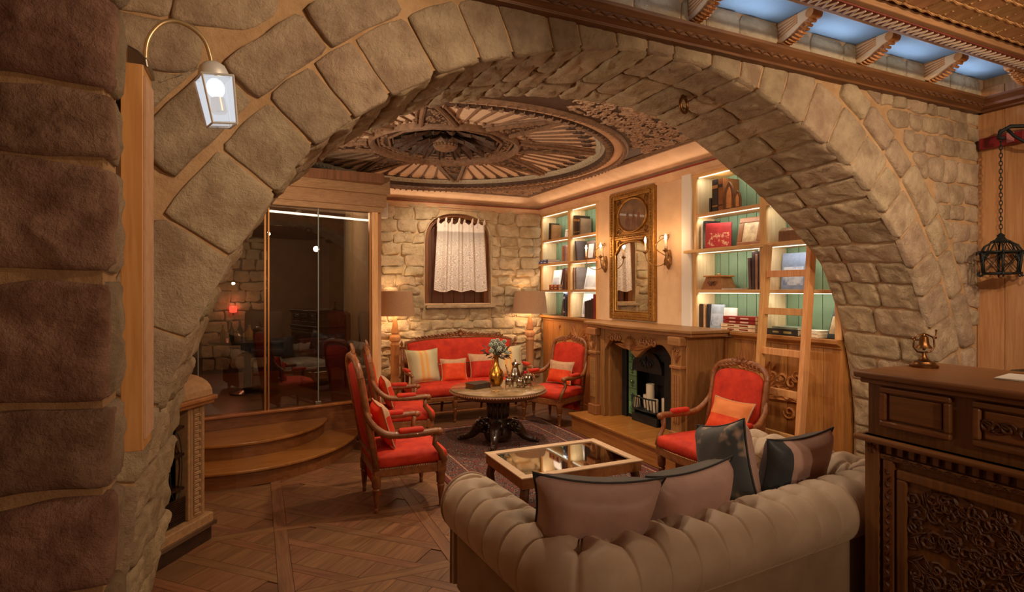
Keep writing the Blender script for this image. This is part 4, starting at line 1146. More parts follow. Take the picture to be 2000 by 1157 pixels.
for sx in (-1, 1):
    for sz in (-1, 1):
        x, z = sx*0.27, PCZ+sz*0.185
        m.scroll(x, z, 0.05, 0, 1.3, 0.009, sx*sz, z=0.016); m.leaf(x, z, 0.10, 0.04, math.atan2(-sz, -sx)+PI/2*sx*0.4, 0.012, z=0.016)
    m.scroll(sx*0.27, 2.28, 0.045, PI/2, 1.3, 0.009, sx, z=0.016); m.leaf(sx*0.3, 2.30, 0.15, 0.035, PI if sx > 0 else 0, 0.012, z=0.016)
m.build('corner_ornament', M_GOLDDK, tru, world=True)

# ---------------- sconces
def sconce(y, label):
    t = thing('wall_sconce', label, 'sconce', (4.195, y, 2.06), 0, 'two-armed candle sconces on the chimney breast')
    m = MB(frame((0, 0, 0), (0, -1, 0), (0, 0, 1)))
    m.prism([(0, -0.13), (0.03, -0.07), (0.045, 0.0), (0.035, 0.06), (0.02, 0.09), (-0.02, 0.09), (-0.035, 0.06), (-0.045, 0), (-0.03, -0.07)], 0, 0.018)
    m.leaf(0, 0.07, 0.19, 0.07, -PI/2, 0.03, z=0.014); m.leaf(0.01, 0.03, 0.12, 0.04, -PI/2+0.35, 0.025, z=0.014); m.leaf(-0.01, 0.03, 0.12, 0.04, -PI/2-0.35, 0.025, z=0.014)
    m.build('backplate', M_BRASS_OLD, t)
    for sy in (-1, 1):
        d = Vector((-0.75, sy*0.66, 0)).normalized()
        pts = []
        for k in range(17):
            u = k/16
            pts.append(d*(0.02+0.24*(1-math.cos(u*PI*1.0))/2)+Vector((0, 0, 0.02-0.14*math.sin(u*PI*0.95)*(1-0.1*u)+0.05*u)))
        arm = MB().tube(pts, 0.006, 6).build('arm', M_BRASS_OLD, t, smooth=True)
        # upper scroll
        m = MB()
        pts = [d*(0.03+0.12*math.sin(u*PI*0.9))+Vector((0, 0, 0.02+0.20*u)) for u in [k/10 for k in range(11)]]
        pts += [d*(0.07+0.04*math.cos(a))+Vector((0, 0, 0.22+0.035*math.sin(a))) for a in [PI*0.9-k*0.5 for k in range(7)]]
        m.tube(pts, 0.005, 6); m.build('scroll', M_BRASS_OLD, t, smooth=True)
        e = d*0.26+Vector((0, 0, 0.07))
        MB().lathe([(0.004, -0.03), (0.012, -0.02), (0.03, -0.004), (0.032, 0.004), (0.012, 0.006), (0.012, 0.02), (0.004, 0.02)], 14, e).build('drip_pan', M_BRASS_OLD, t, smooth='auto')
        cn = MB().lathe([(0.011, 0.006), (0.0115, 0.10), (0.009, 0.104), (0.004, 0.104)], 12, e).build('candle_sleeve', M_CREAM, t, smooth='auto')
        MB().lathe([(0.004, 0.104), (0.008, 0.112), (0.0125, 0.13), (0.011, 0.148), (0.005, 0.166), (0.001, 0.175)], 12, e).build('flame_bulb', M_BULB, cn, smooth=True)
        w = Vector((4.195, y, 2.06))+e+Vector((0, 0, 0.14)); w.x -= 0.0
        light('sconce_bulb', 'POINT', w, 4.5, (1.0, 0.62, 0.34), 0.02)
M_BRASS_OLD = material('aged_brass', (146, 112, 72), (170, 134, 90), 0.4, metal=0.8, scale=30)
M_BULB = material('flame_bulb', (255, 220, 170), None, emit=(255, 214, 156), estr=30.0)
sconce(6.22, 'brass candle sconce left of the gilt mirror')
sconce(4.97, 'brass candle sconce right of the gilt mirror')

# ================================================================== BACK WALL THINGS
win = thing('window_1', 'arched wooden window niche in the stone wall', 'window', (WCX, 8.2, 1.48))
del win['category']; win['kind'] = 'structure'
inner = [(WCX+(x-WCX)*0.86, 1.50+(z-1.48)*0.955) for x, z in np_]
M_NICHE = wood('niche_wood', (122, 70, 34), (148, 92, 50), 'z', 0.5)
FW = frame((0, 8.2, 0), (1, 0, 0), (0, 0, 1))
vs = [(x, z, 0.0) for x, z in np_]+[(x, z, 0.0) for x, z in inner]; nn = len(np_)
m = MB(FW)
for i in range(nn-1):
    a, b = np_[i], np_[i+1]; c, d = inner[i+1], inner[i]
    m.loft([[(a[0], a[1], 0), (b[0], b[1], 0), (c[0], c[1], 0), (d[0], d[1], 0)], [(a[0], a[1], -0.1), (b[0], b[1], -0.1), (c[0], c[1], -0.1), (d[0], d[1], -0.1)]])
m.build('window_frame', M_NICHE, win, world=True)
M_NICHEDK = wood('niche_board', (92, 52, 28), (116, 70, 40), 'z', 0.55)
for k in range(6):
    x0 = WCX-WHW+k*WHW/3
    MB().box(x0+0.003, x0+WHW/3-0.003, 8.34, 8.37, 1.48, 2.9).build('shutter_board', M_NICHEDK, win, world=True, bevel=0.003)
MB().box(WCX-WHW, WCX+WHW, 8.1, 8.34, 1.47, 1.50).build('window_sill', M_PLASTER, win, world=True, bevel=0.006)
sl = struct('trim_8', MB().box(WCX-WHW-0.0, WCX+WHW+0.05, 8.0, 8.12, 1.43, 1.475), M_STONE_BK, 'projecting stone sill under the niche window', bevel=0.012)
# lace curtain
M_LACE = bpy.data.materials.new('white_lace'); M_LACE.use_nodes = True
_n = M_LACE.node_tree.nodes; _l = M_LACE.node_tree.links; _b = _n['Principled BSDF']
_b.inputs['Base Color'].default_value = srgb((250, 240, 232)); _b.inputs['Roughness'].default_value = 0.8
_tc = _n.new('ShaderNodeTexCoord'); _v = _n.new('ShaderNodeTexVoronoi'); _v.inputs['Scale'].default_value = 15; _v.feature = 'F1'
_w = _n.new('ShaderNodeTexNoise'); _w.inputs['Scale'].default_value = 9; _w.inputs['Detail'].default_value = 1
_mx = _n.new('ShaderNodeMath'); _mx.operation = 'ADD'
_l.new(_tc.outputs['Object'], _v.inputs['Vector']); _l.new(_tc.outputs['Object'], _w.inputs['Vector']); _l.new(_v.outputs[0], _mx.inputs[0]); _mx.inputs[1].default_value = 0.0
_pp = _n.new('ShaderNodeMath'); _pp.operation = 'PINGPONG'; _pp.inputs[1].default_value = 0.12; _l.new(_mx.outputs[0], _pp.inputs[0])
_cr = _n.new('ShaderNodeMapRange'); _cr.inputs[1].default_value = 0.03; _cr.inputs[2].default_value = 0.08; _cr.inputs[3].default_value = 0.55; _cr.inputs[4].default_value = 0.95
_l.new(_pp.outputs[0], _cr.inputs[0])
_sx = _n.new('ShaderNodeSeparateXYZ'); _l.new(_tc.outputs['Object'], _sx.inputs[0])
_mr = _n.new('ShaderNodeMapRange'); _mr.inputs[1].default_value = 0.65; _mr.inputs[2].default_value = 0.85; _mr.inputs[3].default_value = 0.0; _mr.inputs[4].default_value = 1.0
_l.new(_sx.outputs[2], _mr.inputs[0])
_mi = _n.new('ShaderNodeMix'); _l.new(_mr.outputs[0], _mi.inputs['Factor']); _l.new(_cr.outputs[0], _mi.inputs['A']); _mi.inputs['B'].default_value = 0.48
_hm = _n.new('ShaderNodeMapRange'); _hm.inputs[1].default_value = 0.88; _hm.inputs[2].default_value = 0.9; _hm.inputs[3].default_value = 0; _hm.inputs[4].default_value = 0.35
_l.new(_sx.outputs[2], _hm.inputs[0]); _ad = _n.new('ShaderNodeMath'); _ad.operation = 'ADD'; _ad.use_clamp = True
_l.new(_mi.outputs[0], _ad.inputs[0]); _l.new(_hm.outputs[0], _ad.inputs[1]); _l.new(_ad.outputs[0], _b.inputs['Alpha'])
cur = thing('lace_curtain', 'short white lace curtain with tied tabs hung in the niche window', 'curtain', (2.82, 8.02, 1.69))
def cfold(x): return 0.035*math.sin(x*30)+0.016*math.sin(x*67+1)
def curt(u, v):
    top = 0.375; bot = 0.43; w = top+(bot-top)*(1-v)
    x = (u*2-1)*w; sc = -0.035*abs(math.sin(u*PI*3))*(1-v)**6
    zt = 1.0+0.02*math.cos(u*PI*14)
    return (x, cfold(u*0.85)*(1.1-0.3*v), v*zt+sc+0.02)
MB().grid(curt, 90, 14).build('lace_panel', M_LACE, cur, smooth=True)
m = MB(); m.tube([(curt(k/89, 0)[0], curt(k/89, 0)[1], curt(k/89, 0)[2]) for k in range(90)], 0.005, 5)
m.build('scalloped_hem', material('lace_hem', (246, 228, 216), None, 0.8), cur, smooth=True)
for k in range(8):
    u = 0.015+k*0.97/7; p = curt(u, 1)
    m = MB(); m.tube([(p[0]-0.012, p[1], p[2]-0.08), (p[0]-0.006, p[1]-0.006, p[2]), (p[0]+0.005, p[1]-0.012, p[2]+0.04), (p[0]+0.016, p[1]+0.006, p[2]+0.055), (p[0]+0.02, p[1]+0.01, p[2]+0.02), (p[0]+0.008, p[1], p[2]-0.03)], [0.008, 0.009, 0.011, 0.010, 0.008, 0.005], 6)
    m.build('tied_tab', MATS['lace_hem'], cur, smooth=True)
MB().tube([(-0.46, 0.01, 1.085), (0.46, 0.01, 1.085)], 0.005, 8).build('curtain_rod', M_BRASS_OLD, cur)

# loudspeaker
sp = thing('loudspeaker', 'small white wall loudspeaker in the corner beside the glass partition', 'loudspeaker', (1.60, 7.98, 2.72))
MB(rot(0, 0, 0.5)).rbox((0, 0, 0.12), (0.17, 0.14, 0.26), 0.03, 5).build('speaker_cabinet', M_WHITE, sp, smooth=True)
MB(rot(0, 0, 0.5)).rbox((0, -0.066, 0.12), (0.145, 0.02, 0.23), 0.02, 4).build('speaker_grille', material('speaker_grille', (200, 190, 178), None, 0.7), sp, smooth=True)
MB().box(-0.02, 0.02, 0.05, 0.14, 0.09, 0.15).build('wall_bracket', M_WHITE, sp)
ra = thing('alarm_box', 'small red alarm box on the stone wall beside the glass partition', 'alarm box', (1.57, 8.03, 1.03))
MB().box(-0.035, 0.035, -0.03, 0.06, -0.04, 0.075).build('alarm_body', material('alarm_red', (176, 24, 18), None, 0.4), ra, bevel=0.008)
MB().box(-0.02, 0.02, -0.034, -0.029, -0.01, 0.045).build('alarm_window', M_WHITE, ra)

# floor lamps
def floor_lamp(x, y, label):
    t = thing('floor_lamp', label, 'floor lamp', (x, y, 0), 0, 'turned wooden floor lamps behind the settee')
    MB().box(-0.15, 0.15, -0.15, 0.15, 0, 0.06).box(-0.11, 0.11, -0.11, 0.11, 0.06, 0.13).build('base', M_LAMPWOOD, t, bevel=0.01)
    MB().lathe([(0.09, 0.13), (0.095, 0.16), (0.05, 0.2), (0.045, 0.25), (0.085, 0.33), (0.075, 0.42), (0.05, 0.5), (0.06, 0.53), (0.06, 0.56), (0.062, 0.92), (0.075, 0.94), (0.055, 0.955), (0.05, 0.975), (0.075, 0.995), (0.08, 1.03), (0.07, 1.06), (0.045, 1.085), (0.055, 1.10), (0.02, 1.33), (0.012, 1.36)], 20).build('column', M_LAMPWOOD, t, smooth='auto')
    MB().tube([(0, 0, 1.36), (0, 0, 1.55)], 0.008, 8).lathe([(0.02, 1.36), (0.02, 1.43), (0.015, 1.435)], 12).build('lamp_holder', M_BRASS, t)
    MB().ball((0, 0, 1.49), (0.03, 0.03, 0.042), 12, 8).build('bulb', M_BULB, t, smooth=True)
    m = MB(); sg = 40
    m.loft([[(r*math.cos(2*PI*j/sg), r*math.sin(2*PI*j/sg), z) for j in range(sg)] for r, z in ((0.235, 1.685), (0.272, 1.345), (0.268, 1.345), (0.231, 1.685))]+[], cap=False)
    m.build('lamp_shade', M_SHADE, t, smooth='auto')
    m = MB()
    for k in range(3): a = 2*PI*k/3; m.tube([(0, 0, 1.62), (0.233*math.cos(a), 0.233*math.sin(a), 1.675)], 0.004, 5)
    m.tube([(0, 0, 1.5), (0, 0, 1.62)], 0.004, 6); m.build('shade_spider', M_BRASS, t)
    light('floor_lamp_bulb', 'POINT', (x, y, 1.54), 3, (1.0, 0.70, 0.40), 0.05)
    light('floor_lamp_bulb', 'POINT', (x, y, 1.40), 14, (1.0, 0.70, 0.40), 0.04)
floor_lamp(1.76, 7.8, 'wooden floor lamp with taupe drum shade left of the settee, by the glass partition')
floor_lamp(3.86, 7.8, 'wooden floor lamp with taupe drum shade right of the settee, by the bookcase')

# ================================================================== SEATING
def turned_leg(m, x, y, h, r=0.028):
    m.lathe([(r*0.35, 0), (r*0.55, 0.008), (r*0.6, 0.03), (r*0.45, 0.04), (r*0.62, 0.05), (r*1.0, h-0.12), (r*1.2, h-0.11), (r*0.85, h-0.10), (r*1.25, h-0.085), (r*1.3, h)], 12, (x, y, 0))
def back_outline(hw, h, rise, n=12):
    """rounded-top outline of a chair back, from lower left over the top to lower right"""
    pts = [(-hw, 0), (-hw, h*0.5), (-hw, h*0.8)]
    for k in range(n+1):
        a = PI-PI*k/n; pts.append((hw*math.copysign(abs(math.cos(a))**0.7, math.cos(a)), h*0.86+(h*0.14+rise)*math.sin(a)**0.9 if 0 < k < n else h*0.86))
    return pts+[(hw, h*0.8), (hw, h*0.5), (hw, 0)]
def armchair(label, x, y, rz, H=1.08, seat_h=0.43, arm_h=0.60, W=0.62, crest=0.08, group='red velvet carved armchairs'):
    """faces local +y"""
    t = thing('armchair', label, 'armchair', (x, y, 0), rz, group)
    hw = W/2; D = 0.50; rail = seat_h-0.12
    for sx in (-1, 1):
        m = MB(); turned_leg(m, sx*(hw-0.03), D/2, rail-0.04); m.box(sx*(hw-0.03)-0.035, sx*(hw-0.03)+0.035, D/2-0.035, D/2+0.035, rail-0.04, rail+0.05)
        m.build('leg', M_CHAIR, t, smooth='auto', bevel=0.003)
        m = MB(); 
        turned_leg(m, sx*(hw-0.06), -D/2, rail-0.02); m.tube([(sx*(hw-0.06), -D/2, rail-0.03), (sx*(hw-0.06), -D/2, seat_h)], 0.03, 8)
        m.build('leg', M_CHAIR, t, smooth='auto')
    # seat rail, bowed front
    out = [(-hw, D/2-0.02)]+[(hw*(2*k/12-1), D/2+0.02+0.055*(1-(2*k/12-1)**2)) for k in range(13)]+[(hw, D/2-0.02), (hw-0.03, -D/2-0.02), (-hw+0.03, -D/2-0.02)]
    MB().prism(out, rail-0.035, rail+0.035).build('seat_rail', M_CHAIR, t, bevel=0.008)
    m = MB()
    for a, b in zip(out, out[1:]+out[:1]):
        l = math.hypot(b[0]-a[0], b[1]-a[1]); q = max(1, int(l/0.018))
        for k in range(q): m.ball((a[0]+(b[0]-a[0])*k/q, a[1]+(b[1]-a[1])*k/q, rail+0.034), 0.0055, 5, 3)
    m.build('nail_trim', M_BRASS_OLD, t)['kind'] = 'stuff'
    # seat cushion
    m = MB(); m.rbox((0, 0.03, (rail+seat_h)/2+0.02), (W-0.03, D+0.06, seat_h-rail-0.01), 0.045, 8, 0.03)
    m.build('seat_cushion', M_RED, t, smooth=True)
    # back
    bh = H-seat_h-crest*0.6+0.12; bw = hw-0.045; tilt = 0.17
    FB = T(0, -D/2+0.0, seat_h-0.10) @ rot(PI/2+tilt, 0, 0)          # local x, y up the back, z towards -y (rear)
    ol = back_outline(bw, bh, 0.03)
    MB(FB).tube([(p[0], p[1], 0) for p in ol], 0.026, 8).tube([(-bw, 0.10, 0), (bw, 0.10, 0)], 0.024, 8).build('back_frame', M_CHAIR, t, smooth=True)
    innr = [(p[0]*0.9, 0.12+(p[1])*(bh-0.15)/(bh+0.03) if p[1] > 0 else 0.12) for p in ol]
    m = MB(FB)
    def pad(u, v, sg):
        k = 0
        return None
    cx_, cy_ = 0, 0.12+(bh-0.12)*0.5
    rings = []
    for s_, zz in ((1.0, -0.0), (0.98, -0.022), (0.9, -0.036), (0.6, -0.046), (0.25, -0.05), (0.02, -0.05)):
        rings.append([(cx_+(p[0]-cx_)*s_, cy_+(p[1]-cy_)*s_, zz) for p in innr])
    m.loft(rings, cap=False); m.build('backrest', M_RED, t, smooth=True)
    m = MB(FB); rings = [[(cx_+(p[0]-cx_)*s_, cy_+(p[1]-cy_)*s_, zz) for p in innr] for s_, zz in ((1.0, 0.0), (0.97, 0.014), (0.5, 0.02), (0.02, 0.02))]
    m.loft(rings, cap=False); m.build('back_cover', M_RED, t, smooth=True)
    MB(FB).box(-bw+0.02, bw-0.02, -0.20, 0.06, -0.005, 0.012).build('lower_back_cover', M_RED, t, bevel=0.004)
    # crest carving and finials
    m = MB(FB @ T(0, bh+0.02, -0.012) @ rot(PI, 0, 0) @ rot(0, 0, PI))
    m = MB(FB @ T(0, bh+0.012, -0.008) @ rot(0, PI, 0))
    for sx in (-1, 1):
        for k in range(5):
            m.scroll(sx*(0.045+k*0.042), 0.012-0.010*k, 0.034-0.003*k, PI/2, 1.3, 0.011, sx, n=12, seg=5)
            m.leaf(sx*(0.02+k*0.04), 0.0-0.008*k, 0.06, 0.03, PI/2-sx*(0.25+0.22*k), 0.02)
    m.leaf(0, 0.0, crest+0.02, 0.05, PI/2, 0.024); m.ball((0, 0.02, 0.012), (0.022, 0.022, 0.02), 8, 5)
    m.build('crest_carving', M_CHAIR, t)
    for sx in (-1, 1):
        MB(FB @ T(sx*bw, bh*0.86, 0) @ rot(-PI/2, 0, 0)).lathe([(0.026, 0), (0.028, 0.012), (0.014, 0.02), (0.02, 0.032), (0.018, 0.045), (0.006, 0.062), (0.001, 0.07)], 10).build('finial', M_CHAIR, t, smooth='auto')
    # arms
    for sx in (-1, 1):
        xa = sx*(hw+0.01); yb = -D/2-0.03; za = arm_h
        pts = [(sx*(bw), -D/2-0.085, za+0.20), (sx*(bw+0.02), -D/2-0.06, za+0.12), (sx*(bw+0.04), -D/2+0.01, za+0.04), (xa, -D/2+0.10, za), (xa+sx*0.012, 0.05, za-0.005), (xa+sx*0.012, D/2-0.08, za), (xa+sx*0.008, D/2-0.035, za-0.004), (xa, D/2-0.02, za-0.03)]
        sm = []
        for i in range(len(pts)-1):
            for k in range(3):
                u = k/3; p0 = Vector(pts[max(i-1, 0)]); p1 = Vector(pts[i]); p2 = Vector(pts[i+1]); p3 = Vector(pts[min(i+2, len(pts)-1)])
                sm.append(0.5*((2*p1)+(p2-p0)*u+(2*p0-5*p1+4*p2-p3)*u*u+(3*p1-p0-3*p2+p3)*u**3))
        sm.append(Vector(pts[-1]))
        MB().tube(sm, [0.02+0.008*math.sin(PI*i/len(sm)) for i in range(len(sm))], 8).ball((xa+sx*0.006, D/2-0.03, za-0.006), (0.033, 0.036, 0.03), 10, 6).build('arm', M_CHAIR, t, smooth=True)
        sp_ = [(xa, D/2-0.05, za-0.02), (xa+sx*0.004, D/2-0.065, za-0.10), (xa-sx*0.005, D/2-0.01, rail+0.12), (xa-sx*0.02, D/2+0.02, rail+0.04)]
        MB().tube(sp_, [0.024, 0.02, 0.022, 0.03], 8).build('arm_support', M_CHAIR, t, smooth=True)
        MB().rbox((xa+sx*0.006, -0.0, za+0.025), (0.062, 0.20, 0.045), 0.022, 6).build('arm_pad', M_RED, t, smooth=True)
    return t
armchair('tall red velvet armchair in side view before the steps, nearest on the left', 1.08, 4.57, -PI/2, H=1.20, crest=0.10, W=0.64)
armchair('red velvet armchair half hidden behind the near left armchair, by the curved steps', 1.43, 6.0, -PI/2-0.10, H=1.10, W=0.64)
armchair('red velvet armchair beside the left pilaster of the fireplace, behind the round table', 3.52, 6.42, PI/2+0.40, H=1.06, crest=0.07, W=0.64)
armchair('red velvet armchair between the fireplace and the ladder, behind the beige sofa', 3.46, 3.60, PI/2+0.03, H=1.10, crest=0.11, W=0.66)

# settee
def settee():
    t = thing('settee', 'red velvet settee with a carved wooden crest against the stone wall', 'settee', (2.62, 7.15, 0), PI)
    W, D, seat_h, rail = 1.78, 0.55, 0.45, 0.31; hw = W/2; H = 1.10
    for x in (-hw+0.05, -hw*0.33, hw*0.33, hw-0.05):
        m = MB(); turned_leg(m, x, D/2, rail-0.03, 0.026); m.box(x-0.03, x+0.03, D/2-0.03, D/2+0.03, rail-0.04, rail+0.04); m.build('leg', M_CHAIR, t, smooth='auto', bevel=0.003)
        m = MB(); m.tube([(x, -D/2-0.04, 0), (x, -D/2, 0.15), (x, -D/2, rail)], [0.015, 0.022, 0.028], 8); m.build('leg', M_CHAIR, t, smooth=True)
    MB().box(-hw, hw, -D/2-0.02, D/2+0.03, rail-0.03, rail+0.03).build('seat_rail', M_CHAIR, t, bevel=0.01)
    MB().box(-hw+0.06, hw-0.06, D/2-0.02, D/2+0.012, 0.13, 0.148).box(-hw+0.06, hw-0.06, -D/2-0.02, -D/2+0.012, 0.13, 0.148).build('stretcher', M_CHAIR, t, bevel=0.004)
    MB().rbox((0, 0.02, (rail+seat_h)/2+0.025), (W-0.10, D+0.04, seat_h-rail), 0.05, 12, 0.03).build('seat_cushion', M_RED, t, smooth=True)
    FB = T(0, -D/2, rail+0.02) @ rot(PI/2+0.14, 0, 0)
    bh = 0.70; bw = hw-0.13
    top = lambda x: bh-0.05*(abs(x)/bw)**3
    ol = [(-bw, 0), (-bw, bh*0.8)]+[(-bw+2*bw*k/24, top(-bw+2*bw*k/24)) for k in range(25)]+[(bw, bh*0.8), (bw, 0)]
    m = MB(FB); cx_, cy_ = 0, bh*0.5
    m.loft([[(p[0]*(1-(1-s_)*0.35), cy_+(p[1]-cy_)*s_, zz) for p in ol] for s_, zz in ((1, 0.012), (1.0, -0.02), (0.94, -0.045), (0.6, -0.06), (0.02, -0.06))], cap=False)
    m.build('backrest', M_RED, t, smooth=True)
    MB(FB).tube([(p[0]*1.015, p[1]*1.02, 0.0) for p in ol], 0.028, 8).build('back_frame', M_CHAIR, t, smooth=True)
    m = MB(FB @ T(0, bh+0.02, -0.012) @ rot(0, PI, 0))
    for sx in (-1, 1):
        for k in range(13):
            x = 0.05+k*0.047; yy = 0.012+0.030*math.exp(-(x/0.22)**2)-0.05*(x/bw)**3
            m.scroll(sx*x, yy, 0.036-0.0012*k, PI/2, 1.3, 0.012, sx if k % 2 else -sx, n=12, seg=5); m.leaf(sx*x, yy-0.01, 0.06, 0.03, PI/2-sx*0.9, 0.02)
    for a in (-0.6, -0.3, 0, 0.3, 0.6): m.leaf(0, 0.01, 0.10-abs(a)*0.03, 0.04, PI/2+a, 0.026)
    m.ball((0, 0.03, 0.016), (0.03, 0.03, 0.022), 10, 6)
    m.build('crest_carving', M_CHAIR, t)
    for sx in (-1, 1):
        px_ = sx*(hw-0.05)
        m = MB(); m.tube([(px_, -D/2, rail), (px_, -D/2-0.06, 0.92)], 0.024, 8); m.build('back_post', M_CHAIR, t, smooth=True)
        MB(T(px_, -D/2-0.06, 0.92)).lathe([(0.03, 0), (0.032, 0.015), (0.014, 0.025), (0.022, 0.045), (0.018, 0.065), (0.004, 0.10), (0.001, 0.105)], 10).build('finial', M_CHAIR, t, smooth='auto')
        m = MB()
        for k in range(3): 
            x = sx*(bw+0.02+(hw-0.07-bw-0.02)*(k+0.5)/3); m.tube([(x, -D/2-0.01, rail+0.3), (x, -D/2-0.055, 0.88)], 0.011, 6)
        m.tube([(sx*bw, -D/2-0.055, 0.885), (px_, -D/2-0.055, 0.885)], 0.014, 6); m.build('side_spindles', M_CHAIR, t, smooth=True)
        pts = [(px_, -D/2-0.03, 0.74), (px_+sx*0.01, -D/2+0.08, 0.655), (px_+sx*0.015, 0.0, 0.63), (px_+sx*0.01, D/2-0.06, 0.63), (px_, D/2-0.02, 0.60)]
        MB().tube(pts, [0.02, 0.022, 0.024, 0.026, 0.02], 8).build('arm', M_CHAIR, t, smooth=True)
        MB().tube([(px_, D/2-0.03, 0.62), (px_, D/2-0.05, 0.5), (px_, D/2+0.0, 0.40), (px_, D/2+0.01, rail)], [0.022, 0.019, 0.022, 0.03], 8).build('arm_support', M_CHAIR, t, smooth=True)
        MB().rbox((px_+sx*0.012, 0.0, 0.66), (0.06, 0.22, 0.045), 0.022, 6).build('arm_pad', M_RED, t, smooth=True)
    return t
settee()

# ---------------- cushions
def pillow(name, label, w, h, t, loc, rx, rz, mats, trimmat=None, group=None, split=None, back=None, ry=0.0, cat='cushion', pinch=0.2, bias=0.5):
    """pillow standing in its local xz plane, front towards local -y"""
    o = thing(name, label, cat, loc, 0, group)
    o.rotation_euler = (Matrix.Rotation(rz, 3, 'Z') @ Matrix.Rotation(rx, 3, 'X') @ Matrix.Rotation(ry, 3, 'Y')).to_euler()
    n = 16
    def pt(u, v, sg):
        x, y = u*2-1, v*2-1
        k = pinch*(abs(x)*abs(y))**1.0
        ex = x*(1-pinch*(1-y*y)*0.55*abs(x)); ez = y*(1-pinch*(1-x*x)*0.55*abs(y))
        th = max(0.0, (1-x**4)*(1-y**4))**0.55*t*(bias if sg < 0 else 1-bias)
        wv = 0.006*noise.noise(Vector((x*3+loc[0]*7, y*3, loc[1]*5)))*(1 if sg < 0 else -1)
        return (ex*w/2, sg*(th+wv*(1 if th > 0.01 else 0)), ez*h/2+h/2)
    if split is None:
        MB().grid(lambda u, v: pt(u, v, -1), n, n).build('front_cover', mats, o, smooth=True)
    else:
        frac, m2, horiz = split
        f2 = lambda a, b: (lambda u, v: pt(a+(b-a)*u, v, -1)) if not horiz else (lambda u, v: pt(u, a+(b-a)*v, -1))
        MB().grid(f2(0, frac), n, n).build('front_cover', mats, o, smooth=True)
        MB().grid(f2(frac, 1), n, n).build('front_panel', m2, o, smooth=True)
    MB().grid(lambda u, v: pt(1-u, v, 1), n, n).build('back_cover', back or mats, o, smooth=True)
    edge = [pt(k/15, 0, 1) for k in range(15)]+[pt(1, k/15, 1) for k in range(15)]+[pt(1-k/15, 1, 1) for k in range(15)]+[pt(0, 1-k/15, 1) for k in range(15)]
    MB().ring(edge, 0.006, 6).build('piping', trimmat or (back or mats), o, smooth=True)
    return o
M_STRIPE = bpy.data.materials.new('striped_linen'); M_STRIPE.use_nodes = True
_n = M_STRIPE.node_tree.nodes; _l = M_STRIPE.node_tree.links; _b = _n['Principled BSDF']; _b.inputs['Roughness'].default_value = 0.8
_tc = _n.new('ShaderNodeTexCoord'); _sx = _n.new('ShaderNodeSeparateXYZ'); _l.new(_tc.outputs['Object'], _sx.inputs[0])
_mr = _n.new('ShaderNodeMapRange'); _mr.inputs[1].default_value = -0.25; _mr.inputs[2].default_value = 0.25; _l.new(_sx.outputs[0], _mr.inputs[0])
_cr = _n.new('ShaderNodeValToRGB'); _l.new(_mr.outputs[0], _cr.inputs[0]); _cr.color_ramp.interpolation = 'EASE'
e = _cr.color_ramp.elements; e[0].color = srgb((192, 172, 128)); e[1].color = srgb((196, 178, 134))
for p_, c_ in ((0.2, (178, 166, 130)), (0.36, (208, 184, 140)), (0.42, (222, 160, 74)), (0.5, (214, 186, 136)), (0.56, (222, 164, 80)), (0.64, (204, 186, 146)), (0.82, (176, 166, 132))):
    q = e.new(p_); q.color = srgb(c_)
_l.new(_cr.outputs[0], _b.inputs['Base Color'])
pillow('striped_cushion', 'large striped linen cushion at the left end of the settee', 0.46, 0.46, 0.14, (2.02, 7.17, 0.475), -0.32, 0.12, M_STRIPE, split=None, back=M_STRIPE)
pillow('striped_cushion', 'large striped linen cushion at the right end of the settee', 0.46, 0.46, 0.14, (3.22, 7.17, 0.475), -0.32, -0.10, M_STRIPE, back=M_STRIPE)
pillow('red_cushion', 'small orange velvet cushion with a taupe top on the left half of the settee', 0.36, 0.32, 0.13, (2.40, 7.10, 0.475), -0.32, -0.10, M_ORANGE, split=(0.78, M_TAUPE, True), back=M_TAUPE)
pillow('red_cushion', 'small red velvet cushion with a scalloped taupe top behind the flower vase', 0.40, 0.36, 0.12, (2.86, 7.2, 0.475), -0.30, 0.0, M_RED, split=(0.68, M_TAUPE, True), back=M_TAUPE)
pillow('red_cushion', 'orange and tan cushion on the armchair beside the fireplace', 0.40, 0.30, 0.12, (3.60, 6.44, 0.475), -0.30, -PI/2+0.40, M_ORANGE, split=(0.6, M_TAUPE, True), back=M_TAUPE)
pillow('red_cushion', 'orange and tan cushion on the armchair in front of the ladder', 0.44, 0.32, 0.12, (3.58, 3.57, 0.475), -0.45, -PI/2+0.0, M_ORANGE, split=(0.5, material('tan_velvet', (206, 112, 52), (220, 128, 66), 0.7, scale=7, sheen=0.4), True), back=M_TAUPE)
pillow('red_cushion', 'red and tan cushion leaning in the near left armchair', 0.40, 0.34, 0.12, (0.98, 4.55, 0.47), -0.30, PI/2, M_RED, split=(0.72, M_TAUPE, True), back=M_ORANGE, trimmat=M_TAUPE)
pillow('red_cushion', 'red cushion in the armchair by the curved steps', 0.40, 0.32, 0.12, (1.31, 5.97, 0.47), -0.30, PI/2-0.10, M_RED, split=(0.72, M_TAUPE, True), back=M_ORANGE, trimmat=M_TAUPE)

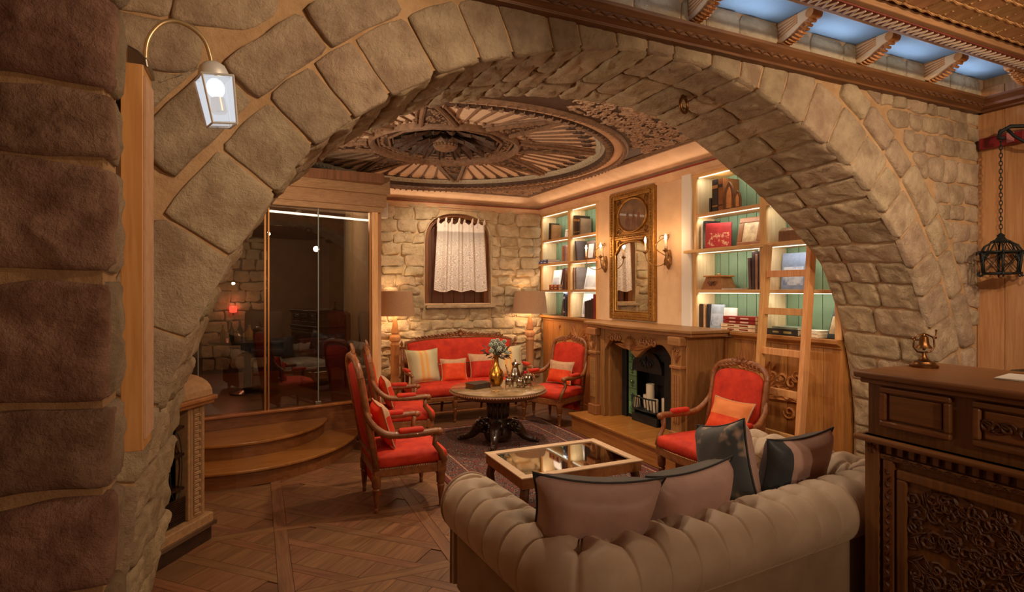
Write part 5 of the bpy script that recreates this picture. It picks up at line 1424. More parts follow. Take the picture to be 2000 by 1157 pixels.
# ---------------- chesterfield sofa
def sofa():
    rz = math.radians(4.0)
    t = thing('chesterfield_sofa', 'beige velvet button-tufted sofa seen from behind', 'sofa', (1.128, 1.893, 0), rz)
    L, A = 2.17, 0.98; R = 0.15; ZT = 0.69; rc = 0.12
    # path of the roll centre: left arm front -> back -> right arm front, rounded corners (local x along back, y forward)
    path = []
    n = 26
    for k in range(n): path.append(Vector((0, A-(A-rc)*k/n, 0)))
    for k in range(8): a = PI+PI/2*k/8; path.append(Vector((rc+rc*math.cos(a), rc+rc*math.sin(a), 0)))
    m_ = 60
    for k in range(m_): path.append(Vector((rc+(L-2*rc)*k/m_, 0, 0)))
    for k in range(8): a = -PI/2+PI/2*k/8; path.append(Vector((L-rc+rc*math.cos(a), rc+rc*math.sin(a), 0)))
    for k in range(n+1): path.append(Vector((L, rc+(A-rc)*k/n, 0)))
    # resample densely
    S = [0]
    for a, b in zip(path, path[1:]): S.append(S[-1]+(b-a).length)
    NS_ = 900; pts = []; j = 0
    for k in range(NS_+1):
        s = S[-1]*k/NS_
        while j < len(S)-2 and S[j+1] < s: j += 1
        u = (s-S[j])/(S[j+1]-S[j]); pts.append((path[j].lerp(path[j+1], u), s))
    pitch = S[-1]/round(S[-1]/0.158)
    NA = 46
    rings = []
    for i, (p, s) in enumerate(pts):
        q0 = pts[max(0, i-10)][0]; q1 = pts[min(NS_, i+10)][0]; tg = (q1-q0).normalized(); nrm = Vector((-tg.y, tg.x, 0))   # towards the seat (path runs ccw round the seat)
        ring = []
        ph = (s/pitch) % 1.0
        d1 = min(ph, 1-ph)*pitch                 # distance to the pleat of this row
        ph2 = (s/pitch+0.5) % 1.0; d2 = min(ph2, 1-ph2)*pitch
        for k in range(NA):
            v = k/(NA-1)
            # profile: inner face bottom (v=0) up to the roll, over it, and down behind (v=1)
            if v < 0.30:
                w = v/0.30; base = Vector((0.10-0.02*w, 0.36+(ZT-R*0.9-0.36)*w)); nv = Vector((1, 0))
            else:
                w = (v-0.30)/0.70; a = math.radians(12)+w*math.radians(236)
                base = Vector((R*math.cos(a), ZT-R+R*math.sin(a))); nv = Vector((math.cos(a), math.sin(a)))
            # tufting
            vb1, vb2 = 0.515, 0.20         # button rows
            off = 0.0
            dv = (v-vb1)*0.95; dist = math.hypot(d1, dv)
            off -= 0.060*math.exp(-(dist/0.026)**2)+0.046*math.exp(-(dist/0.055)**2)
            dist2 = math.hypot(d2, (v-vb2)*0.8)
            off -= 0.045*math.exp(-(dist2/0.028)**2)+0.02*math.exp(-(dist2/0.06)**2)
            if v > vb1:                    # pleats running over the roll
                off -= 0.016*math.exp(-(d1/0.006)**2)*max(0, 1-(v-vb1)/0.46)+0.010*math.exp(-(d1/0.022)**2)*max(0, 1-(v-vb1)/0.25)
                off -= 0.005*math.cos(PI*d1/(pitch/2))*max(0, 1-(v-vb1)/0.4)
            elif v > vb2:                  # diamond folds between the two rows
                f = (v-vb2)/(vb1-vb2); e1 = abs(d1-(1-f)*pitch/2)
                off -= 0.022*math.exp(-(e1/0.009)**2)
            off += 0.014
            q = base+nv*off
            ring.append((p.x+nrm.x*q.x, p.y+nrm.y*q.x, q.y))
        rings.append(ring)
    mb = MB(); mb.loft(rings, closed=False, cap=False); mb.build('tufted_roll', M_SOFA, t, smooth=True)
    # scroll fronts of the arms
    for xx, sg in ((0, 1), (L, -1)):
        m = MB(frame((xx, A, 0), (1, 0, 0), (0, 0, 1)))
        out = [(0.11*sg, 0.12), (0.11*sg, ZT-R)]+[(R*1.03*math.cos(a)*sg, ZT-R+R*1.03*math.sin(a)) for a in [math.radians(10+12*k) for k in range(21)]]+[(-0.10*sg, ZT-R-0.10), (-0.10*sg, 0.12)]
        m.prism(out, 0.0, -0.03); m.build('arm_front', M_SOFA, t, bevel=0.012, segs=3)
        b = MB()
        b.xf = frame((xx, A+0.03, 0), (1, 0, 0), (0, 0, 1))
        b.tube([(x, y, 0) for x, y in out], 0.008, 6); b.build('arm_piping', M_SOFADK, t, smooth=True)
    # outside back and sides
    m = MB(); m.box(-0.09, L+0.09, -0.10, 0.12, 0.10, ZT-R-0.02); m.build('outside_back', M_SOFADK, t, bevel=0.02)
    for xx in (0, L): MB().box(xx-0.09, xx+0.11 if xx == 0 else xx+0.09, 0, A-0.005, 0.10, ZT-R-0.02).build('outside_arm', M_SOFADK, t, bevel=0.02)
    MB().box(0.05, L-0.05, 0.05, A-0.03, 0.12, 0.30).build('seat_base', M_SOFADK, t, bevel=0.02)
    for k in range(3):
        w = (L-0.2)/3; MB().rbox((0.1+w*(k+0.5), 0.10+(A-0.10)/2, 0.37), (w-0.006, A-0.12, 0.16), 0.05, 8, 0.03).build('seat_cushion', M_SOFA, t, smooth=True)
    for (x, y) in ((0.0, -0.02), (L, -0.02), (0.0, A-0.06), (L, A-0.06)):
        MB().lathe([(0.02, 0), (0.032, 0.02), (0.026, 0.05), (0.036, 0.08), (0.036, 0.11)], 12, (x, y, 0)).build('foot', M_WALNUT, t, smooth='auto')
    # buttons
    bt = None
    for k in range(1, round(S[-1]/pitch)):
        s = k*pitch; i = round(s/S[-1]*NS_); p = pts[i][0]; q0 = pts[max(0, i-10)][0]; q1 = pts[min(NS_, i+10)][0]; tg = (q1-q0).normalized(); nrm = Vector((-tg.y, tg.x, 0))
        a = math.radians(12)+(0.515-0.30)/0.70*math.radians(236); r_ = R-0.066
        pos = p+nrm*(r_*math.cos(a))+Vector((0, 0, ZT-R+r_*math.sin(a)))
        if bt is None: bt = MB().ball((0, 0, 0), (0.014, 0.014, 0.012), 10, 6).build('button', M_SOFA, t, smooth=True); q = bt
        else: q = share(bt, t)
        q.location = pos
sofa()
def sofaw(x, y, z=0):
    rz = math.radians(4.0); return (1.128+x*math.cos(rz)-y*math.sin(rz), 1.893+x*math.sin(rz)+y*math.cos(rz), z)
RZ6 = math.radians(4)
M_FLORAL = material('floral_satin', (66, 72, 76), (176, 150, 130), 0.5, scale=4.5, detail=3, lo=0.50, hi=0.58, sheen=0.3)
pillow('sofa_cushion', 'mauve cushion with slate piping leaning at the left end of the sofa back', 0.60, 0.47, 0.26, sofaw(0.22, 0.25, 0.455), 0.26, RZ6-0.34, M_MAUVE, M_PIPE, back=M_SLATE, bias=0.5, ry=0.10, pinch=0.3)
pillow('sofa_cushion', 'mauve cushion with slate piping in the middle of the sofa back', 0.60, 0.45, 0.26, sofaw(0.77, 0.25, 0.425), 0.26, RZ6+0.05, M_MAUVE, M_PIPE, back=M_SLATE, bias=0.5, pinch=0.3)
pillow('sofa_cushion', 'slate cushion with a pale flower pattern turned sideways on the sofa', 0.50, 0.46, 0.20, sofaw(1.40, 0.42, 0.47), 0.0, RZ6+1.30, M_MAUVE, M_PIPE, back=M_FLORAL, ry=0.30)
pillow('sofa_cushion', 'mauve and slate cushion at the right end of the sofa back', 0.58, 0.44, 0.20, sofaw(1.74, 0.32, 0.45), 0.22, RZ6-0.02, M_SLATE, M_PIPE, split=(0.22, M_MAUVE, False), back=M_SLATE, pinch=0.3)

# ================================================================== TABLES AND RUG
# rug
M_RUG = bpy.data.materials.new('oriental_rug'); M_RUG.use_nodes = True
_n = M_RUG.node_tree.nodes; _l = M_RUG.node_tree.links; _b = _n['Principled BSDF']; _b.inputs['Roughness'].default_value = 0.95
_tc = _n.new('ShaderNodeTexCoord')
_v = _n.new('ShaderNodeTexVoronoi'); _v.inputs['Scale'].default_value = 25; _v2 = _n.new('ShaderNodeTexVoronoi'); _v2.inputs['Scale'].default_value = 52
_l.new(_tc.outputs['Object'], _v.inputs['Vector']); _l.new(_tc.outputs['Object'], _v2.inputs['Vector'])
_c1 = _n.new('ShaderNodeValToRGB'); e = _c1.color_ramp.elements; _c1.color_ramp.interpolation = 'CONSTANT'
e[0].color = srgb((150, 118, 96)); e[0].position = 0; e[1].position = 0.12; e[1].color = srgb((110, 34, 30))
for p_, c_ in ((0.24, (34, 26, 40)), (0.42, (168, 140, 116)), (0.50, (52, 34, 42)), (0.62, (124, 60, 46))): q = e.new(p_); q.color = srgb(c_)
_l.new(_v.outputs[0], _c1.inputs[0])
_c2 = _n.new('ShaderNodeValToRGB'); e = _c2.color_ramp.elements; _c2.color_ramp.interpolation = 'CONSTANT'; e[0].color = (1, 1, 1, 1); e[1].position = 0.33; e[1].color = (0.60, 0.55, 0.55, 1)
_l.new(_v2.outputs[0], _c2.inputs[0]); _mx = _n.new('ShaderNodeMix'); _mx.data_type = 'RGBA'; _mx.blend_type = 'MULTIPLY'; _mx.inputs['Factor'].default_value = 0.85
_l.new(_c1.outputs[0], _mx.inputs['A']); _l.new(_c2.outputs[0], _mx.inputs['B']); _l.new(_mx.outputs['Result'], _b.inputs['Base Color'])
M_RUGB = material('rug_border', (96, 26, 24), (70, 30, 34), 0.95, scale=40, kind='voronoi')
M_RUGP = material('rug_pale_stripe', (176, 140, 110), (120, 70, 56), 0.95, scale=50)
rug = thing('oriental_rug', 'dark red and navy oriental rug under the tables', 'rug', (2.47, 4.8, 0))
RX0, RX1, RY0, RY1 = 1.52, 3.44, 2.95, 6.62
MB().box(RX0, RX1, RY0, RY1, 0.0005, 0.008).build('rug_border', M_RUGB, rug, world=True, bevel=0.002)
d = 0.05; m = MB()
for k, (a, b) in enumerate(((d, d+0.02), (0.27, 0.285))):
    m.box(RX0+a, RX0+b, RY0+a, RY1-a, 0.008, 0.0088).box(RX1-b, RX1-a, RY0+a, RY1-a, 0.008, 0.0088).box(RX0+b, RX1-b, RY0+a, RY0+b, 0.008, 0.0088).box(RX0+b, RX1-b, RY1-b, RY1-a, 0.008, 0.0088)
m.build('pale_stripe', M_RUGP, rug, world=True)
MB().box(RX0+0.07, RX1-0.07, RY0+0.07, RY1-0.07, 0.008, 0.0084).build('rug_field', M_RUG, rug, world=True)
m = MB(); rr = random.Random(2)
for yy in (RY0-0.03, RY1+0.03):
    for k in range(150):
        x = RX0+0.01+k*(RX1-RX0-0.02)/149; s_ = -1 if yy < 4 else 1; y0 = RY0 if s_ < 0 else RY1
        m.tube([(x, y0, 0.004), (x+rr.uniform(-0.006, 0.006), y0+s_*0.04, 0.003)], 0.0018, 3)
fr_ = m.build('fringe', M_RUGP, rug, world=True); fr_['kind'] = 'stuff'

# round pedestal table
rt = thing('round_table', 'round marble-topped pedestal table with dark carved feet', 'table', (2.47, 5.80, 0.009))
TZ = 0.60; TR = 0.53
MB().lathe([(0.02, TZ-0.03), (TR-0.02, TZ-0.03), (TR, TZ-0.02), (TR, TZ-0.006), (TR-0.012, TZ), (0.02, TZ)], 64).build('marble_top', M_MARBLE, rt, smooth='auto')
MB().lathe([(0.3, TZ-0.085), (TR-0.06, TZ-0.085), (TR-0.035, TZ-0.07), (TR-0.02, TZ-0.05), (TR+0.006, TZ-0.045), (TR+0.012, TZ-0.028), (TR+0.004, TZ-0.018), (0.3, TZ-0.03)], 64).build('apron', M_CARVEDK, rt, smooth='auto')
m = MB()
for k in range(110): a = 2*PI*k/110; m.ball(((TR+0.010)*math.cos(a), (TR+0.010)*math.sin(a), TZ-0.034), 0.010, 5, 3)
m.build('rope_edge', M_CHAIR, rt)['kind'] = 'stuff'
MB().lathe([(0.11, 0.01), (0.145, 0.03), (0.16, 0.09), (0.145, 0.13), (0.12, 0.16), (0.135, 0.19), (0.115, 0.22), (0.10, 0.25), (0.115, 0.33), (0.12, 0.42), (0.135, 0.46), (0.12, 0.48), (0.17, 0.515)], 24).build('pedestal', M_WALNUT, rt, smooth='auto')
m = MB()
for k in range(14):
    a = 2*PI*k/14; m.tube([(0.108*math.cos(a), 0.108*math.sin(a), 0.27), (0.118*math.cos(a), 0.118*math.sin(a), 0.44)], 0.016, 6)
m.build('reeding', M_WALNUT, rt, smooth=True)
foot = None
for k in range(4):
    a = PI/4+0.25+k*PI/2
    if foot is None:
        m = MB()
        m.tube([(0.08, 0, 0.15), (0.14, 0, 0.185), (0.20, 0, 0.175), (0.25, 0, 0.12), (0.30, 0, 0.06), (0.37, 0, 0.035), (0.42, 0, 0.03)], [0.06, 0.075, 0.078, 0.06, 0.042, 0.034, 0.024], 10)
        m.ball((0.41, 0, 0.028), (0.04, 0.032, 0.028), 10, 6)
        for j in range(3): m.ball((0.445, (j-1)*0.02, 0.016), (0.022, 0.010, 0.014), 6, 4)
        foot = m.build('foot', M_WALNUT, rt, smooth=True); foot.rotation_euler = (0, 0, a)
        m = MB()
        for sy in (-1, 1):
            m.xf = frame((0.19, sy*0.065, 0.17), (1, 0, 0), (0, 0, 1) if sy < 0 else (0, 0, 1))
            if sy > 0: m.xf = frame((0.19, 0.065, 0.17), (-1, 0, 0), (0, 0, 1))
            m.scroll(0, 0.03, 0.05, 0, 1.4, 0.014); m.scroll(0.03, -0.03, 0.04, 0, 1.4, 0.012, -1)
            for j in range(5): m.leaf(0, 0, 0.08, 0.035, j*0.7, 0.016)
        carv = m.build('foot_carving', M_WALNUT, foot)
    else:
        q = share(foot, rt, rz=a); share(carv, q)

# things on the round table
def onround(dx, dy): return (2.47+dx, 5.80+dy, TZ+0.0095)
bk = thing('leather_book', 'old dark leather book lying on the round table', 'book', onround(-0.22, 0.06), 0.35)
MB().box(-0.12, 0.12, -0.08, 0.08, 0, 0.006).box(-0.12, 0.12, -0.08, 0.08, 0.052, 0.058).box(-0.12, 0.12, -0.083, -0.075, 0, 0.058).build('cover', material('dark_leather', (46, 32, 22), (66, 46, 32), 0.5, scale=30, bump=0.2), bk, bevel=0.003)
MB().box(-0.113, 0.113, -0.075, 0.074, 0.006, 0.052).build('pages', M_GOLDDK, bk)
va = thing('brass_vase', 'brass jug-shaped vase holding the flowers on the round table', 'vase', onround(0.03, 0.12))
MB().lathe([(0.045, 0), (0.055, 0.006), (0.075, 0.04), (0.085, 0.10), (0.075, 0.16), (0.045, 0.20), (0.03, 0.24), (0.026, 0.30), (0.034, 0.345), (0.030, 0.345), (0.02, 0.29)], 28).build('vase_body', M_BRASS, va, smooth='auto')
MB().tube([(-0.03, 0, 0.33), (-0.055, 0, 0.30), (-0.06, 0, 0.24), (-0.075, 0, 0.17), (-0.08, 0, 0.12)], 0.006, 6).build('vase_handle', M_BRASS, va, smooth=True)
fl = thing('flower_bouquet', 'bunch of grey-green and white dried flowers in the brass vase', 'flowers', onround(0.03, 0.12)[:2]+(onround(0, 0)[2]+0.33,))
rr = random.Random(14); M_STEM = material('stems', (70, 74, 48), None, 0.8); M_PETAL = material('grey_green_petal', (112, 120, 104), (164, 164, 146), 0.8, scale=30); M_DKLEAF = material('dark_leaf', (58, 36, 34), (80, 54, 46), 0.7, scale=20)
m = MB(); heads = []
for k in range(26):
    a = rr.uniform(0, 6.3); e_ = rr.uniform(0.0, 0.95); r_ = 0.16*e_; z = 0.03+0.13*rr.random()+0.04*(1-e_)
    p = Vector((r_*math.cos(a), r_*math.sin(a), z)); heads.append(p); m.tube([(0, 0, -0.22), (p.x*0.2, p.y*0.2, 0.0), p], 0.0025, 4)
m.build('stems', M_STEM, fl)
head = None
for k, p in enumerate(heads):
    if k % 4 == 3: continue
    if head is None:
        m = MB()
        for j in range(16):
            th = math.acos(1-1.6*(j+0.5)/16); a = j*2.4; d_ = Vector((math.sin(th)*math.cos(a), math.sin(th)*math.sin(a), math.cos(th)))
            m.ball(d_*0.026, (0.013, 0.013, 0.010), 5, 4)
        head = m.build('flower_head', M_PETAL, fl, smooth=True); q = head
    else: q = share(head, fl)
    q.location = p; s_ = rr.uniform(0.7, 1.25); q.scale = (s_, s_, s_)
m = MB()
for k in range(34):
    a = rr.uniform(0, 6.3); r_ = rr.uniform(0.03, 0.13); z = rr.uniform(-0.02, 0.1); m.xf = T(r_*math.cos(a), r_*math.sin(a), z) @ rot(rr.uniform(-0.8, 0.8), rr.uniform(-0.8, 0.8), a)
    m.leaf(0, 0, 0.07, 0.03, 0, 0.006)
m.build('leaves', M_DKLEAF, fl)
def pot(dx, dy, rz, label, kind):
    t = thing('silver_'+kind, label, {'coffee_pot': 'coffee pot', 'sugar_bowl': 'sugar bowl', 'creamer': 'creamer', 'teapot': 'teapot'}[kind], onround(dx, dy), rz, 'silver tea service')
    S_ = {'coffee_pot': 1.0, 'teapot': 0.95, 'sugar_bowl': 0.75, 'creamer': 0.62}[kind]
    z0 = 0.03*S_
    if kind == 'coffee_pot': pr_ = [(0.04, 0), (0.05, 0.005), (0.06, 0.03), (0.065, 0.07), (0.055, 0.11), (0.038, 0.15), (0.034, 0.18), (0.044, 0.205), (0.04, 0.21)]
    elif kind == 'teapot': pr_ = [(0.04, 0), (0.06, 0.01), (0.078, 0.05), (0.08, 0.09), (0.07, 0.125), (0.072, 0.135), (0.062, 0.14)]
    else: pr_ = [(0.045, 0), (0.065, 0.015), (0.078, 0.055), (0.072, 0.10), (0.066, 0.12), (0.078, 0.14), (0.07, 0.14), (0.06, 0.11)]
    MB().lathe([(r*S_, z*S_+z0) for r, z in pr_], 24).build('body', M_SILVER, t, smooth='auto')
    top = pr_[-1][1]*S_+z0
    if kind in ('coffee_pot', 'teapot'):
        MB().lathe([(0.046*S_ if kind == 'coffee_pot' else 0.07*S_, 0), (0.03*S_, 0.018*S_), (0.008*S_, 0.026*S_), (0.007*S_, 0.034*S_), (0.012*S_, 0.042*S_), (0.002, 0.05*S_)], 20, (0, 0, top)).build('lid', M_SILVER, t, smooth='auto')
        MB().tube([(0.05*S_, 0, z0+0.05*S_), (0.09*S_, 0, z0+0.08*S_), (0.105*S_, 0, z0+0.14*S_), (0.125*S_, 0, z0+0.19*S_)], [0.016*S_, 0.012*S_, 0.009*S_, 0.008*S_], 8).build('spout', M_SILVER, t, smooth=True)
    for sx in ((-1,) if kind != 'sugar_bowl' else (-1, 1)):
        zt = top-0.01
        MB().tube([(sx*0.045*S_, 0, zt), (sx*0.085*S_, 0, zt+0.012), (sx*0.105*S_, 0, zt-0.03), (sx*0.10*S_, 0, zt-0.07), (sx*0.068*S_, 0, z0+0.05*S_)], 0.006*S_, 6).build('handle', M_SILVER, t, smooth=True)
    for k in range(4):
        a = PI/4+k*PI/2; MB().tube([(0.045*S_*math.cos(a), 0.045*S_*math.sin(a), z0+0.012), (0.062*S_*math.cos(a), 0.062*S_*math.sin(a), z0*0.6), (0.068*S_*math.cos(a), 0.068*S_*math.sin(a), 0.002)], [0.007*S_, 0.006*S_, 0.009*S_], 6).build('foot', M_SILVER, t, smooth=True)
pot(0.13, -0.02, 0.4, 'silver creamer with one handle, left of the smallest pot on the round table', 'creamer')
pot(0.22, -0.12, 2.0, 'smallest silver cup in the middle of the tea service', 'creamer')
pot(0.26, 0.10, 2.3, 'tall silver coffee pot with a curved spout on the round table', 'coffee_pot')
pot(0.36, -0.04, -0.3, 'two-handled silver sugar bowl at the right of the tea service', 'sugar_bowl')

rg = thing('candle_holder', 'dark metal candle holder with a red glass behind the silver tea service', 'candle holder', onround(0.40, 0.14))
MB().lathe([(0.04, 0), (0.042, 0.008), (0.012, 0.016), (0.010, 0.06), (0.03, 0.07), (0.03, 0.075)], 16).build('stand', M_IRON, rg, smooth='auto')
MB().lathe([(0.02, 0.075), (0.03, 0.085), (0.033, 0.12), (0.028, 0.14), (0.025, 0.14), (0.028, 0.10)], 16).build('red_glass', material('red_votive_glass', (190, 24, 20), None, 0.15, coat=0.5), rg, smooth='auto')
m = MB()
for k in range(4): a = PI/4+k*PI/2; m.tube([(0.036*math.cos(a), 0.036*math.sin(a), 0.072), (0.04*math.cos(a), 0.04*math.sin(a), 0.12), (0.02*math.cos(a), 0.02*math.sin(a), 0.17), (0, 0, 0.185)], 0.003, 5)
m.build('wire_cage', M_IRON, rg, smooth=True)

# coffee table
ct = thing('coffee_table', 'low rectangular coffee table with a pale frame and mirrored glass top', 'coffee table', (2.13, 3.75, 0.009))
HX, HY, CZT = 0.505, 0.34, 0.42
M_CTF = wood('coffee_table_wood', (176, 146, 114), (198, 168, 134), 'x', 0.4)
for (x0, x1, y0, y1) in ((-HX, HX, -HY, -HY+0.065), (-HX, HX, HY-0.065, HY), (-HX, -HX+0.065, -HY+0.065, HY-0.065), (HX-0.065, HX, -HY+0.065, HY-0.065)):
    MB().box(x0, x1, y0, y1, CZT-0.012, CZT).build('top_frame', M_CTF, ct, bevel=0.004)
MB().box(-HX+0.064, HX-0.064, -HY+0.064, HY-0.064, CZT-0.014, CZT-0.008).build('mirror_top', material('smoked_mirror', (176, 168, 156), None, 0.03, metal=1.0), ct)
for (x0, x1, y0, y1) in ((-HX+0.01, HX-0.01, -HY+0.01, -HY+0.03), (-HX+0.01, HX-0.01, HY-0.03, HY-0.01), (-HX+0.01, -HX+0.03, -HY+0.03, HY-0.03), (HX-0.03, HX-0.01, -HY+0.03, HY-0.03)):
    MB().box(x0, x1, y0, y1, CZT-0.085, CZT-0.012).build('apron', M_CARVE, ct, bevel=0.003)
for sx in (-1, 1):
    for sy in (-1, 1):
        MB().tube([(sx*(HX-0.05), sy*(HY-0.05), CZT-0.08), (sx*(HX-0.035), sy*(HY-0.035), 0.26), (sx*(HX-0.06), sy*(HY-0.06), 0.09), (sx*(HX-0.04), sy*(HY-0.04), 0.02), (sx*(HX-0.03), sy*(HY-0.03), 0.0)], [0.035, 0.034, 0.02, 0.02, 0.024], 8).build('leg', M_CARVEDK, ct, smooth=True)

# ================================================================== BOOKS AND SHELF THINGS
BM = {}
def bmat(c):
    if c not in BM: BM[c] = material('cover_%d_%d_%d' % c, c, tuple(min(255, int(x*1.15+6)) for x in c), 0.45, scale=12)
    return BM[c]
def book(label, y0, y1, z, h, d, c, x=4.24, lean=0.0, group=None, band=None, name='book'):
    """book standing with its spine to the room; y0 < y1 are the spine's sides"""
    w = y1-y0
    t = thing(name, label, 'book', (x, (y0+y1)/2, z), 0, group)
    t.rotation_euler = (lean, 0, 0)
    MB().box(0, d, -w/2, -w/2+0.003, 0, h).box(0, d, w/2-0.003, w/2, 0, h).box(0, 0.004, -w/2, w/2, 0, h).build('cover', bmat(c), t, bevel=0.0015)
    MB().box(0.004, d-0.004, -w/2+0.003, w/2-0.003, 0.003, h-0.004).build('pages', M_PAGES, t)
    if band:
        MB().box(-0.0008, 0.0, -w/2+0.002, w/2-0.002, h*0.72, h*0.82).build('spine_band', bmat(band), t); MB().box(-0.0008, 0.0, -w/2+0.002, w/2-0.002, h*0.16, h*0.2).build('spine_band', bmat(band), t)
    return t
def flat(label, y0, y1, z, h, d, c, x=4.22, group=None, band=None, rz=0.0):
    """book lying flat, spine to the room"""
    w = y1-y0
    t = thing('book', label, 'book', (x, (y0+y1)/2, z), rz, group)
    MB().box(0, d, -w/2, w/2, 0, 0.003).box(0, d, -w/2, w/2, h-0.003, h).box(0, 0.004, -w/2, w/2, 0, h).build('cover', bmat(c), t, bevel=0.001)
    MB().box(0.004, d-0.004, -w/2+0.003, w/2-0.003, 0.003, h-0.003).build('pages', M_PAGES, t)
    if band: MB().box(-0.0008, 0, -w/2+w*0.2, -w/2+w*0.45, h*0.3, h*0.7).build('spine_lettering', bmat(band), t); MB().box(-0.0008, 0, w*0.1, w*0.3, h*0.35, h*0.65).build('spine_lettering', bmat(band), t)
    return t
def facing(name, label, y0, y1, z, h, c, c2, cat='book', x=4.36, thick=0.02, tilt=0.12, rz=0.0, frame_c=None):
    """book, card or framed picture facing the room"""
    w = y1-y0
    t = thing(name, label, cat, (x, (y0+y1)/2, z), 0)
    t.rotation_euler = (0, tilt, rz)
    if frame_c is None:
        MB().box(0, thick, -w/2, w/2, 0, h).build('cover', bmat(c), t, bevel=0.002)
        MB().box(-0.001, 0, -w/2+w*0.08, w/2-w*0.08, h*0.12, h*0.62).build('cover_picture', c2, t)
    else:
        f = min(w, h)*0.2
        for q in ((-w/2, w/2, 0, f), (-w/2, w/2, h-f, h), (-w/2, -w/2+f, f, h-f), (w/2-f, w/2, f, h-f)):
            MB().box(0, thick, *q).build('frame_bar', frame_c, t, bevel=0.006)
        MB().box(thick*0.4, thick*0.7, -w/2+f, w/2-f, f, h-f).build('picture', c2, t)
        MB().box(0.1, 0.106, -0.02, 0.02, 0, h*0.6).build('easel_back', M_DARKOAK, t)
    return t
M_PRINT_A = material('print_blue_grey', (190, 196, 206), (104, 122, 160), 0.5, scale=9, lo=0.45, hi=0.6)
M_PRINT_B = material('print_sepia', (206, 180, 136), (140, 104, 66), 0.5, scale=12)
M_PRINT_C = material('print_white', (236, 230, 222), (200, 194, 190), 0.5, scale=5)
M_PRINT_D = material('print_red', (170, 34, 30), (216, 160, 120), 0.5, scale=26, lo=0.5, hi=0.58)
M_PRINT_E = material('print_beach', (214, 206, 200), (96, 116, 168), 0.5, scale=4, lo=0.4, hi=0.7)
Z1, Z2, Z3, Z4 = 2.495, 2.12, 1.705, 1.305  # side-to-side spans of the shelf things below come from image pixels
# left bookcase, top row
book('dark green book leaning in the top left compartment of the left bookcase', 7.86, 7.90, Z1, 0.27, 0.17, (52, 44, 36), lean=0.06)
book('tan book beside the dark one in the top left compartment of the left bookcase', 7.80, 7.835, Z1, 0.24, 0.17, (150, 112, 74), lean=0.10)
facing('photo_frame', 'small white photo frame in the top left compartment of the left bookcase', 7.38, 7.60, Z1, 0.15, None, M_PRINT_C, 'photo frame', frame_c=M_WHITE)
for k, (a, b, h, c) in enumerate(((7.07, 7.125, 0.30, (88, 58, 30)), (7.02, 7.068, 0.29, (40, 28, 22)), (6.955, 7.015, 0.28, (46, 34, 26)), (6.92, 6.95, 0.24, (132, 112, 92)))):
    book(['tall brown and gold book at the left of the top right compartment, left bookcase', 'black book beside the brown and gold one, left bookcase top row', 'thick near-black book third in the top right compartment, left bookcase', 'thin grey-beige book ending the top right group of the left bookcase'][k], a, b, Z1, h, 0.18, c, band=(176, 130, 60) if k < 3 else None)
facing('picture_book', 'brown book edge against the right side of the top right compartment, left bookcase', 6.48, 6.60, Z1, 0.16, (120, 60, 40), M_PRINT_B, tilt=0.2)
# row 2
flat('large blue book lying on the long shelf at the far left, lower of two', 7.72, 8.02, Z2, 0.032, 0.24, (52, 66, 130), x=4.13, band=(220, 220, 230))
flat('blue and white book lying on top of the large blue one at the far left', 7.74, 8.0, Z2+0.033, 0.026, 0.22, (88, 106, 160), x=4.14, band=(230, 230, 235))
flat('thin cream magazine lying on the long shelf of the left bookcase', 7.30, 7.58, Z2, 0.012, 0.2, (210, 196, 176), x=4.18)
book('orange book standing by the middle stile, second row of the left bookcase', 7.42, 7.46, Z2, 0.25, 0.18, (196, 110, 50))
book('mauve book standing by the middle stile, second row of the left bookcase', 7.37, 7.41, Z2, 0.26, 0.18, (150, 116, 120))
book('pale pink book standing nearest the middle stile, second row of the left bookcase', 7.325, 7.36, Z2, 0.24, 0.18, (198, 160, 150))
book('dark grey book leaning behind the brown frame, left bookcase', 7.02, 7.06, Z2, 0.30, 0.18, (74, 66, 66), lean=-0.12)
facing('photo_frame', 'brown and grey photo frame leaning in the second row of the left bookcase', 6.76, 7.0, Z2, 0.30, None, M_PRINT_C, 'photo frame', frame_c=bmat((92, 62, 44)))
# row 3
facing('print_card', 'white card with a small blue picture in the third row of the left bookcase', 7.78, 8.02, Z3, 0.32, (232, 226, 218), M_PRINT_A, 'card', tilt=0.15)
facing('print_card', 'smaller white card half behind the blue-picture card in the left bookcase', 7.62, 7.76, Z3+0.0, 0.27, (226, 214, 200), M_PRINT_C, 'card', x=4.40, tilt=0.1)
for k in range(2): flat(['dark red book lying at the bottom of the pair in the left bookcase', 'brick red book lying on the dark red one in the left bookcase'][k], 7.50, 7.80, Z3+k*0.04, 0.038, 0.16, ((120, 34, 28), (146, 56, 40))[k], x=4.2, band=(214, 176, 120))
for k, (c, h) in enumerate((((96, 40, 38), 0.32), ((66, 52, 70), 0.33), ((120, 80, 60), 0.31))):
    book(['wine red book by the middle stile, third row of the left bookcase', 'plum book by the middle stile, third row of the left bookcase', 'brown book by the middle stile, third row of the left bookcase'][k], 7.42-k*0.036, 7.452-k*0.036, Z3, h, 0.18, c)
for k, c in enumerate(((150, 96, 60), (196, 176, 150), (110, 100, 96))):
    book(['tan book at the left of the third row, right compartment, left bookcase', 'cream book second in the third row, right compartment, left bookcase', 'grey book third in the third row, right compartment, left bookcase'][k], 7.11-k*0.03, 7.137-k*0.03, Z3, 0.33, 0.18, c)
facing('print_card', 'large plain white card leaning in the third row, right compartment, left bookcase', 6.70, 7.04, Z3, 0.34, (232, 228, 224), M_PRINT_C, 'card', tilt=0.2)
flat('pale thin booklet lying in front of the large white card', 6.68, 7.0, Z3, 0.012, 0.12, (222, 210, 196), x=4.2)
